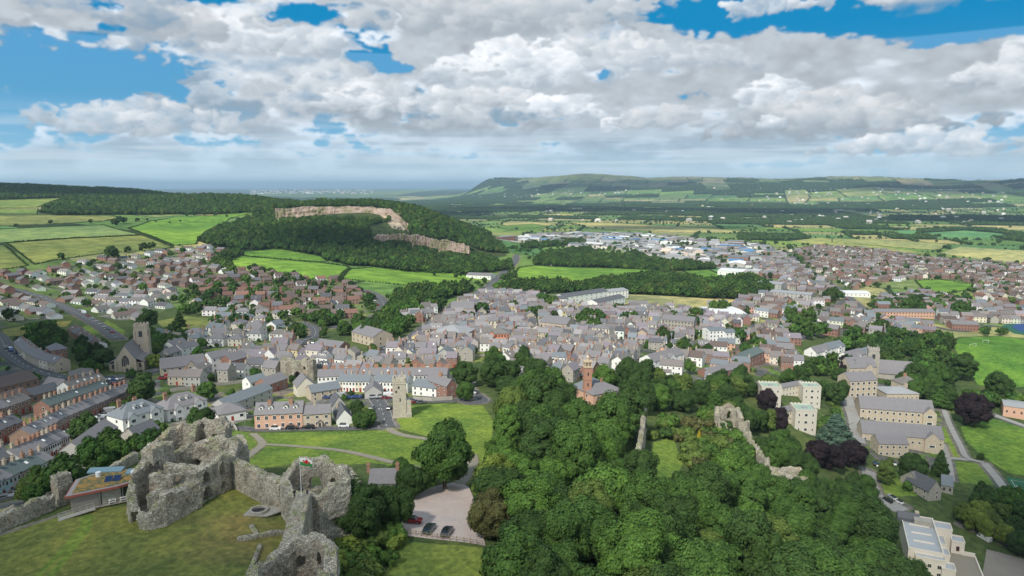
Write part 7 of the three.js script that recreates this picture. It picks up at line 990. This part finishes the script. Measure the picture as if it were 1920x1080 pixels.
treeAt(270, 757, 1.25, 'deep', MID, 0, 'big dark garden tree behind the white villas', { wide: 1.1, tall: 1.3 }); treeAt(155, 832, 1.2, 'deep', MID, 1, 'dark tree in front of the long brick street'); treeAt(388, 752, 1.0, 'mid', MID, 2, 'dark green tree behind the purple roofed villa'); treeAt(290, 690, 0.95, 'lime', MID, 3, 'yellow green tree beside the church'); treeAt(195, 690, 1.3, 'deep', MID, 0, 'dark tree beside the church gable'); treeAt(275, 620, 1.7, 'deep', MID, 1, 'tall dark tree behind the rough field'); treeAt(337, 612, 1.2, 'deep', MID, 4, 'dark pointed tree above the rough field', { wide: 1.5 }); treeAt(210, 488, 2.0, 'deep', MID, 2, 'big dark tree standing over the hillside estate'); treeAt(345, 645, 1.0, 'deep', MID, 4, 'dark yew beside the white farmhouse', { wide: 1.7, tall: 0.8 });
treeAt(684, 705, 1.1, 'deep', MID, 4, 'dark cypress above the long terrace', { wide: 0.9 }); treeAt(706, 706, 0.9, 'mid', MID, 3, 'round tree above the long terrace'); treeAt(766, 706, 1.0, 'olive', MID, 4, 'pale willow above the long terrace', { wide: 1.5 }); treeAt(1160, 588, 1.2, 'deep', MID, 0, 'broad dark pine beside the modern block'); treeAt(1110, 625, 1.3, 'mid', MID, 1, 'green trees mass in the middle of town', { wide: 1.4 });
// clumps: marks, number, size, tones, text
const polyUp = (lift, ...uv) => uv.map(([u, v]) => { const p = hitGround(u, v, lift); return [p.x, p.z]; });      // marks taken on the tree tops
const CLUMPS = [
  ['in the wood on the castle hill', [[940, 800], [955, 752], [985, 725], [1040, 735], [1090, 770], [1180, 790], [1195, 830], [1195, 905], [1215, 935], [1290, 900], [1390, 880], [1450, 930], [1520, 930], [1620, 960], [1660, 1010], [1710, 1080], [1690, 1200], [930, 1200], [940, 1040], [935, 990], [932, 930], [930, 870]], 125, [0.85, 1.45], ['deep', 'mid', 'mid', 'deep', 'fresh', 'olive', 'mid', 'deep', 'mid', 'fresh', 'mid', 'deep', 'mid', 'fresh', 'deep', 'mid'], HI, 6.2],
  ['on the slope above the lane', [[860, 720], [880, 690], [920, 668], [985, 672], [1010, 700], [1000, 720], [940, 745], [900, 745]], 16, [0.75, 1.0], ['deep', 'deep', 'mid'], HI, 6],
  ['on the slope behind the pink house', [[1060, 745], [1090, 715], [1150, 700], [1215, 690], [1230, 735], [1270, 745], [1200, 760], [1170, 735]], 14, [0.75, 1.05], ['mid', 'deep', 'fresh'], HI, 7],
  ['along the dark belt below the town', [[1230, 745], [1290, 712], [1400, 712], [1500, 718], [1580, 722], [1570, 745], [1500, 735], [1420, 732], [1380, 760], [1330, 755]], 24, [0.75, 1.05], ['deep', 'deep', 'mid', 'olive'], HI, 7],
  ['outside the old town wall', [[1395, 780], [1430, 765], [1450, 800], [1500, 835], [1520, 880], [1490, 870], [1440, 860]], 14, [0.7, 1.0], ['deep', 'mid', 'olive'], HI, 6.5],
  ['below the old town wall', [[1395, 905], [1430, 880], [1470, 915], [1540, 920], [1560, 950], [1480, 945]], 14, [0.5, 0.7], ['mid', 'deep', 'mid'], HI, 6],
  ['on the bank under the town houses', [[1180, 700], [1230, 700], [1300, 712], [1420, 706], [1560, 690], [1590, 706], [1500, 722], [1400, 722], [1290, 728], [1200, 720]], 20, [0.5, 0.85], ['mid', 'deep', 'deep', 'olive'], HI, 6],
  ['below the school lawns', [[1520, 905], [1620, 900], [1628, 940], [1600, 960], [1540, 940]], 10, [0.7, 0.95], ['mid', 'deep'], HI, 7],
  ['behind the eastern church', [[1670, 725], [1700, 700], [1780, 705], [1820, 735], [1790, 745], [1720, 735]], 12, [0.8, 1.15], ['deep', 'deep', 'mid'], HI, 8],
  ['beside the chapel', [[1785, 960], [1800, 935], [1850, 940], [1920, 985], [1990, 1010], [1990, 1050], [1920, 1020], [1850, 990]], 16, [0.6, 0.85], ['lime', 'deep', 'olive', 'deep'], HI, 7],
  ['beside the lawn lane', [[640, 790], [660, 765], [690, 760], [708, 785], [700, 795], [662, 793]], 9, [0.32, 0.5], ['mid', 'deep', 'olive'], HI, 4],
];
{
  const r = rng(71);
  for (const [where, marks, n, [s0, s1], tones, set, gap] of CLUMPS) {
    const p = polyUp(7 * (s0 + s1) / 2, ...marks), b = bounds(p); let got = 0;
    for (let k = 0; k < 9000 && got < n; k++) { const x = lerp(b[0], b[2], r()), z = lerp(b[1], b[3], r()), s = lerp(s0, s1, r()); if (!inside(p, x, z) || PLANTED.some(([a, c, q]) => Math.hypot(a - x, c - z) < gap * s * 0.5 + q * 0.62) || BLOCK.some(([a, c, q]) => Math.hypot(a - x, c - z) < q * 0.8 + 2.5 * s)) continue; const tone = tones[Math.floor(r() * tones.length)]; const lb = `${GREENS[tone][0]} broad leaved tree ${where}`; tree(x, z, s, tone, set, Math.floor(r() * 6.9), lb, lb, { wide: 0.82 + r() * 0.36, tall: 0.8 + r() * 0.42 }); got++; }
  }
}
log('trees ' + nTrees);
// shrubs of the walled gardens and the bank below the flag tower
{
  const r = rng(72), put = (marks, n, s0, s1, tones, where) => { const p = poly(...marks), b = bounds(p); for (let i = 0, k = 0; i < n && k < 3000; k++) { const x = lerp(b[0], b[2], r()), z = lerp(b[1], b[3], r()); if (!inside(p, x, z) || LAWNS.some((f, q) => q > 3 && inside(f.world, x, z))) continue; i++; const tone = tones[Math.floor(r() * tones.length)], lb = `${GREENS[tone][0]} shrub ${where}`; tree(x, z, lerp(s0, s1, r()), tone, [MID[5]], 0, lb, lb, { name: 'shrub', category: 'shrub', wide: 0.9 + r() * 0.5 }); } };
  put([[605, 1040], [640, 1000], [700, 1010], [745, 1020], [735, 1060], [700, 1100], [610, 1100]], 30, 0.7, 1.5, ['mid', 'fresh', 'olive', 'lime'], 'on the bank below the flag tower');
  put([[1215, 830], [1260, 790], [1330, 775], [1380, 810], [1400, 850], [1420, 890], [1300, 890], [1270, 860]], 46, 0.9, 1.9, ['mid', 'fresh', 'olive', 'deep', 'brown'], 'in the walled gardens');
  put([[1530, 770], [1575, 740], [1590, 800], [1560, 830], [1530, 810]], 14, 0.8, 1.5, ['mid', 'fresh', 'olive'], 'below the school drive');
}
// ---------------------------------------------------------------- the uncounted green: woods, hedgerow trees, garden trees
function scatter(name, geo, list, label, cat) {
  const m = new THREE.InstancedMesh(geo, leafM.white ??= new THREE.MeshPhysicalMaterial({ color: 0xffffff, vertexColors: true, roughness: 0.8, specularIntensity: 0.3 }), list.length), q = new THREE.Quaternion(), up = new THREE.Vector3(0, 1, 0), M4 = new THREE.Matrix4(), c = new THREE.Color();
  list.forEach(([x, z, s, col, tall, y], i) => { q.setFromAxisAngle(up, (x * 3.7 + z * 1.3) % 6.28); m.setMatrixAt(i, M4.compose(new THREE.Vector3(x, (y ?? height(x, z)) - 0.3, z), q, new THREE.Vector3(s, s * (tall ?? 1), s))); m.setColorAt(i, c.setRGB(col[0], col[1], col[2])); });
  m.name = numbered(name); m.castShadow = m.receiveShadow = true; scene.add(m); return tag(m, label, cat, undefined, 'stuff');
}
{
  const r = rng(73), tint = (c, k = 0.25) => { const m = 1 + (r() - 0.5) * 2 * k, w = 1 + (r() - 0.5) * 0.3; return [c[0] * m * w, c[1] * m, c[2] * m]; }, A = GREENS.deep[1], B = GREENS.mid[1], Cc = GREENS.fresh[1], O = GREENS.olive[1];
  const hill = [[], [], []], inQ = (x, z) => { const rr = Math.hypot(x, z), u = 960 + FOCAL * x / -z; for (const q of QUARRY) for (let i = 0; i < q.pts.length - 1; i++) { const a = q.pts[i], b = q.pts[i + 1]; if ((u - a[0]) * (u - b[0]) <= 0) { const t = (u - a[0]) / (b[0] - a[0]), lr = lerp(a[3], b[3], t); if (rr < lr + 6 && rr > lr - (q === QUARRY[0] ? 95 : 45)) return true; } } return false; };
  const floorP = poly([722, 418], [740, 416], [752, 430], [764, 446], [735, 440], [712, 442], [716, 432]);
  for (const w of WOODS) { const b = bounds(w.world), area = (b[2] - b[0]) * (b[3] - b[1]), n = area / (w[0] === 'ridge' ? 58 : w[0] === 'hill' ? 34 : 38); for (let i = 0; i < n; i++) { const x = lerp(b[0], b[2], r()), z = lerp(b[1], b[3], r()); if (Math.hypot(x, z) > (w[0] === 'ridge' ? 3500 : w[0] === 'hill' ? 1750 : 9e9) || !inside(w.world, x, z) || (w[0] === 'hill' && (inQ(x, z) || inside(floorP, x, z)))) continue; const k = r(), cl = fbm(x / 60, z / 60, 0, 2); const rs = w[0] === 'ridge' ? 1.15 : 1; hill[w[0] === 'ridge' ? 0 : w[0] === 'hill' ? 1 : 2].push([x, z, rs * (0.55 + 0.5 * r()) * (0.8 + 0.4 * cl), tint(k < 0.45 ? A : k < 0.85 ? B : k < 0.94 ? O : Cc), 0.9 + r() * 0.4]); } }
  // the wooded crest behind the quarry, which its lip half hides
  for (let i = 0; i < 5200; i++) { const rr = 1480 + r() * 420, u = 500 + r() * 420, X = (u - 960) / FOCAL, l = Math.hypot(X, 1), x = X / l * rr, z = -rr / l; if (inQ(x, z)) continue; hill[1].push([x, z, 0.55 + 0.4 * r(), tint(r() < 0.6 ? A : B), 0.9 + r() * 0.4]); }
  for (let i = 0; i < 90; i++) { const g = G(690 + r() * 85, 412 + r() * 45); if (inside(floorP, ...g) || r() < 0.3) hill[1].push([g[0], g[1], 0.15 + r() * 0.3, tint(r() < 0.5 ? B : O), 0.8]); }
  scatter('woodland', LO[0], hill[0], 'dark wood covering the far ridge', 'wood'); scatter('woodland', LO[1], hill[1], 'thick wood over the quarry hill', 'wood'); scatter('woodland', LO[2], hill[2], 'belts of trees along the valley fields', 'wood');
  // gardens and streets
  const gar = [[], []]; const hb = new Map(); for (const [x, z, q] of BLOCK) { const k = Math.floor(x / 20) + ',' + Math.floor(z / 20); (hb.get(k) ?? hb.set(k, []).get(k)).push([x, z, q]); }
  const clear = (x, z, s) => { const i = Math.floor(x / 20), j = Math.floor(z / 20); for (let a = -1; a <= 1; a++) for (let b = -1; b <= 1; b++) for (const [p, q, t] of hb.get((i + a) + ',' + (j + b)) ?? []) if (Math.hypot(p - x, q - z) < Math.max(t, 4.5) + s * 2.6) return false; return !ROADS.some((q) => { const bb = q.bb ??= bounds(q.world); return x > bb[0] - 9 && x < bb[2] + 9 && z > bb[1] - 9 && z < bb[3] + 9 && segDist(q.world, x, z) < q.w / 2 + 1 + s * 2; }); };
  const dens = { old: 190, oldred: 190, estate: 330, bungalow: 300, redestate: 190, villa: 190, farestate: 230, shed: 420, yard: 420 };
  for (const t of TOWN) { const b = bounds(t.world), n = Math.min(9000, (b[2] - b[0]) * (b[3] - b[1]) / dens[t.style] * 1.6); for (let i = 0; i < n; i++) { const x = lerp(b[0], b[2], r()), z = lerp(b[1], b[3], r()), s = 0.22 + r() * r() * 0.75; if (!inside(t.world, x, z) || !clear(x, z, s) || LAWNS.some((f) => inside(f.world, x, z))) continue; const k = r(); gar[Math.hypot(x, z) < 520 ? 0 : 1].push([x, z, s, tint(k < 0.4 ? A : k < 0.75 ? B : k < 0.9 ? Cc : O, 0.3), 0.8 + r() * 0.5]); } }
  for (const [marks, n] of [[[[720, 590], [740, 560], [800, 560], [830, 580], [760, 600]], 60], [[[1450, 610], [1480, 585], [1540, 590], [1530, 640], [1490, 640]], 90], [[[1560, 655], [1640, 635], [1780, 640], [1790, 690], [1700, 700], [1640, 690]], 200], [[[1620, 575], [1720, 556], [1820, 562], [1800, 600], [1700, 590]], 200], [[[130, 660], [200, 640], [215, 700], [160, 700]], 50], [[[600, 610], [650, 605], [710, 590], [735, 575], [740, 600], [680, 640], [640, 620]], 120], [[[250, 640], [330, 640], [400, 670], [330, 690], [270, 685]], 50], [[[100, 930], [200, 860], [300, 815], [420, 800], [300, 840], [200, 890], [130, 945]], 20], [[[0, 960], [60, 925], [120, 905], [130, 930], [60, 965], [0, 985]], 8], [[[20, 650], [80, 615], [140, 640], [120, 665], [60, 670]], 40], [[[1780, 640], [1830, 625], [1990, 625], [1990, 632], [1860, 632], [1800, 650]], 40], [[[940, 470], [1000, 445], [1100, 438], [1300, 448], [1400, 500], [1200, 480], [1000, 490]], 320], [[[870, 545], [930, 520], [960, 505], [975, 520], [940, 548]], 60], [[[300, 640], [560, 600], [740, 560], [640, 530], [450, 500], [340, 540]], 260], [[[1840, 940], [1990, 960], [1990, 1000], [1880, 960]], 40], [[[1500, 665], [1550, 655], [1640, 655], [1600, 700], [1560, 712], [1490, 705]], 70], [[[1790, 735], [1850, 745], [1920, 765], [1920, 775], [1830, 765]], 20], [[[560, 596], [640, 604], [600, 640], [555, 640]], 60], [[[700, 590], [780, 575], [800, 600], [735, 640]], 70]]) { const p = poly(...marks), b = bounds(p); for (let i = 0; i < n * 2; i++) { const x = lerp(b[0], b[2], r()), z = lerp(b[1], b[3], r()), s = 0.45 + r() * 0.6; if (!inside(p, x, z) || !clear(x, z, s * 0.8) || FIELDS.some((f) => inside(f.world, x, z))) continue; const k = r(); gar[Math.hypot(x, z) < 520 ? 0 : 1].push([x, z, s, tint(k < 0.5 ? A : k < 0.85 ? B : Cc, 0.3), 0.8 + r() * 0.5]); } }
  for (const [u, v, s] of [[955, 584, 1.1], [1018, 572, 1.2], [1030, 574, 1.1], [1003, 594, 1], [1068, 592, 0.9], [1098, 614, 1.2], [1120, 610, 1.2], [1108, 606, 1.1], [1290, 614, 1], [1305, 603, 1.2], [1262, 602, 0.8], [1345, 588, 1.3], [1360, 586, 1.2], [1240, 642, 1.1], [1252, 640, 0.9], [1330, 668, 0.9], [1395, 672, 1], [985, 670, 0.9], [1180, 602, 1.1], [880, 618, 0.8], [940, 602, 0.8], [905, 590, 0.9], [1385, 642, 1], [1420, 657, 1], [1300, 667, 0.9], [1275, 657, 0.9], [820, 582, 1], [700, 640, 1.2], [728, 632, 1.2], [745, 622, 1.2], [655, 628, 1.2], [668, 622, 1.3], [1505, 628, 1.5], [1515, 612, 1.5], [1490, 620, 1.5], [1530, 632, 1.3], [1568, 562, 1.4], [1555, 566, 1.3], [1700, 592, 1.4], [1720, 586, 1.4], [1640, 625, 1.2], [1660, 622, 1.1], [1600, 645, 1.3], [1680, 640, 1.2], [1800, 596, 1.5], [1790, 592, 1.4]]) { const g = G(u, v); for (let q = 0; q < 3; q++) { const x = g[0] + (r() - 0.5) * 8, z = g[1] + (r() - 0.5) * 8; gar[Math.hypot(x, z) < 520 ? 0 : 1].push([x, z, s * (0.7 + r() * 0.4), tint(r() < 0.5 ? A : B, 0.25), 1 + r() * 0.3]); } }
  scatter('garden_trees', MID[1].c, gar[0], 'scattered trees and bushes in the town gardens', 'trees'); scatter('garden_trees', LO[3], gar[1], 'scattered trees among the houses farther off', 'trees');
  // hedges of the nearer fields
  const hed = []; const along = (p, gap, s0, s1, closed) => { const q = closed ? [...p, p[0]] : p; for (let i = 0; i < q.length - 1; i++) { const L2 = Math.hypot(q[i + 1][0] - q[i][0], q[i + 1][1] - q[i][1]); for (let d = 0; d < L2; d += gap) { const t = d / L2, x = lerp(q[i][0], q[i + 1][0], t) + (r() - 0.5) * 1.5, z = lerp(q[i][1], q[i + 1][1], t) + (r() - 0.5) * 1.5; hed.push([x, z, lerp(s0, s1, r() * r()) , tint(A), 0.75 + r() * 0.3]); } } };
  FIELDS.forEach((f, i) => { if (i < 19 && i !== 13 && i !== 14) along(f.world, 3.2, 0.16, 0.26, true); }); for (const m of [[[240, 428], [264, 437], [325, 462]], [[10, 456], [265, 441]], [[456, 480], [650, 499]], [[640, 523], [657, 504]]]) along(poly(...m), 2.6, 0.2, 0.34);
  for (const m of [[[225, 420], 1.6], [[215, 424], 1.4], [[233, 419], 1.3], [[258, 416], 0.9], [[276, 414], 0.6], [[350, 406], 1], [[366, 405], 1.1], [[382, 404], 1], [[404, 405], 0.8], [[292, 417], 0.5], [[318, 418], 0.4], [[338, 416], 0.5], [[425, 407], 0.6], [[95, 420], 0.8], [[170, 419], 0.9], [[30, 425], 0.6], [[270, 471], 1.2], [[285, 468], 1.1], [[115, 487], 0.9], [[240, 474], 0.9], [[860, 522], 1.3], [[812, 517], 1.1], [[780, 512], 1], [[632, 487], 1.0], [[660, 497], 1.2]]) { const g = G(...m[0]); hed.push([g[0], g[1], m[1], tint(A), 1]); }
  scatter('hedgerow', LO[2], hed, 'dark hedges and field trees round the nearer fields', 'hedge');
  // the vale: hedgerow trees and woods far off
  const vale = []; const blocked = (x, z) => { const u = 960 + FOCAL * x / -z; if (u < -150 || u > 2100) return true; return TOWN.some((t) => inside(t.world, x, z)) || FIELDS.some((f) => inside(f.world, x, z)) || (Math.hypot(x, z) < 2600 && u < 980) || Math.hypot(x, z) < 1000; };
  for (const [a, b] of HEDGES) { const L2 = Math.hypot(b[0] - a[0], b[1] - a[1]), rr = Math.hypot(a[0], a[1]), den = rr < 3500 ? 11 : rr < 6500 ? 17 : 30, k = r(); if (k < 0.15) continue; for (let d = 0; d < L2; d += den * (0.4 + r() * 1.3)) { const t = d / L2, x = lerp(a[0], b[0], t) + (r() - 0.5) * 6, z = lerp(a[1], b[1], t) + (r() - 0.5) * 6; if (blocked(x, z)) continue; vale.push([x, z, r() < 0.55 ? 0.25 + r() * 0.25 : 0.5 + r() * 0.7, tint(r() < 0.7 ? A : B), 0.8 + r() * 0.4]); } }
  for (const c of CELLS) if (c.wood && c.rr < 11500) { const b = bounds(c.p), n = (b[2] - b[0]) * (b[3] - b[1]) / (c.rr < 4000 ? 130 : c.rr < 7000 ? 260 : 520); for (let i = 0; i < n; i++) { const x = lerp(b[0], b[2], r()), z = lerp(b[1], b[3], r()); if (inside(c.p, x, z) && !blocked(x, z)) vale.push([x, z, 0.8 + r() * 0.6 + (c.rr > 4000 ? 0.35 : 0) + (c.rr > 7000 ? 0.5 : 0), tint(r() < 0.75 ? A : B), 0.9]); } } else if (c.rr < 6000 && r() < 0.5 && !blocked(c.cx, c.cz)) vale.push([c.cx, c.cz, 0.6 + r() * 0.6, tint(A), 1]);
  scatter('vale_trees', FAR, vale, 'hedgerow trees and woods across the vale', 'trees');
  // pale far-off villages and farms
  const vil = [], box0 = boxUV(join(gableWall(12, 9, 5, 3, 1))); for (const [u0, u1, v0, v1, n] of [[470, 700, 352, 364, 420], [880, 1000, 365, 372, 60], [1000, 1200, 355, 366, 50], [1300, 1900, 352, 385, 120], [1000, 1900, 386, 420, 90], [1250, 1320, 470, 486, 12]]) for (let i = 0; i < n; i++) { const g = G(lerp(u0, u1, r()), lerp(v0, v1, r())); vil.push([g[0], g[1], 1 + r() * (v1 < 365 ? 2.5 : 1), [[0.75, 0.74, 0.72], [0.45, 0.42, 0.40], [0.6, 0.5, 0.42]][Math.floor(r() * 3)], 1]); }
  const vm = scatter('far_villages', box0, vil, 'pale specks of farms and villages in the distance', 'houses'); vm.material = mat([1, 1, 1]);
  log(`woods ${hill.map((h) => h.length)} gardens ${gar.map((g) => g.length)} hedges ${hed.length} vale ${vale.length}`);
}
// ---------------------------------------------------------------- unseen clouds, added above the frame to shade the castle hill and vale
{
  const cm = new THREE.MeshStandardMaterial({ color: new THREE.Color(0.9, 0.9, 0.9), roughness: 1 });
  const cloud = (x, z, rx, rz, alt, seed) => {                       // the spot of ground it shades, its reach, its height
    const r = rng(seed), gs = [], t = (alt - height(x, z)) / sunDir.y, cx = x + sunDir.x * t, cz = z + sunDir.z * t;
    for (let i = 0; i < 26; i++) { const a = r() * 6.283, q = Math.sqrt(r()) * 0.8, s = 0.26 + 0.2 * r() * (1 - q * 0.5), g = new THREE.IcosahedronGeometry(1, 3), p = g.attributes.position; for (let k = 0; k < p.count; k++) { const m = 0.78 + 0.44 * vnoise(p.getX(k) * 2.4 + i * 7, p.getY(k) * 2.4 + 9, p.getZ(k) * 2.4 + 5); p.setXYZ(k, p.getX(k) * m, Math.max(-0.25, p.getY(k) * m), p.getZ(k) * m); } g.scale(s * rx, s * Math.min(rx, rz) * 0.6, s * rz); g.translate(cx + Math.cos(a) * q * rx, alt, cz + Math.sin(a) * q * rz); g.deleteAttribute('uv'); gs.push(g); }
    const g = mergeGeometries(gs); g.computeVertexNormals(); solo('cloud', g, cm, 'unseen white cloud added above the frame to shade the land', 'cloud', 'unseen clouds added for shade', 'structure');
  };
  const spotAt = (u, rr) => { const X = (u - 960) / FOCAL, l = Math.hypot(X, 1); return [X / l * rr, -rr / l]; };
  cloud(-120, -75, 120, 95, 850, 1); cloud(270, -215, 110, 150, 950, 2); cloud(-330, -360, 150, 150, 900, 3);
  for (const [u, rr, rx, rz, alt, s] of [[1080, 5200, 900, 520, 1750, 4], [1480, 5000, 900, 480, 1800, 5], [1850, 4300, 800, 430, 1700, 6], [1150, 9200, 1100, 700, 3000, 7], [1800, 8400, 1000, 700, 2900, 9], [180, 2700, 520, 330, 1500, 10], [760, 4300, 800, 500, 1700, 11], [1250, 2850, 380, 170, 1300, 12], [640, 1180, 150, 90, 900, 13]]) cloud(...spotAt(u, rr), rx, rz, alt, s);
}
renderer.render(scene, camera);
log('done');
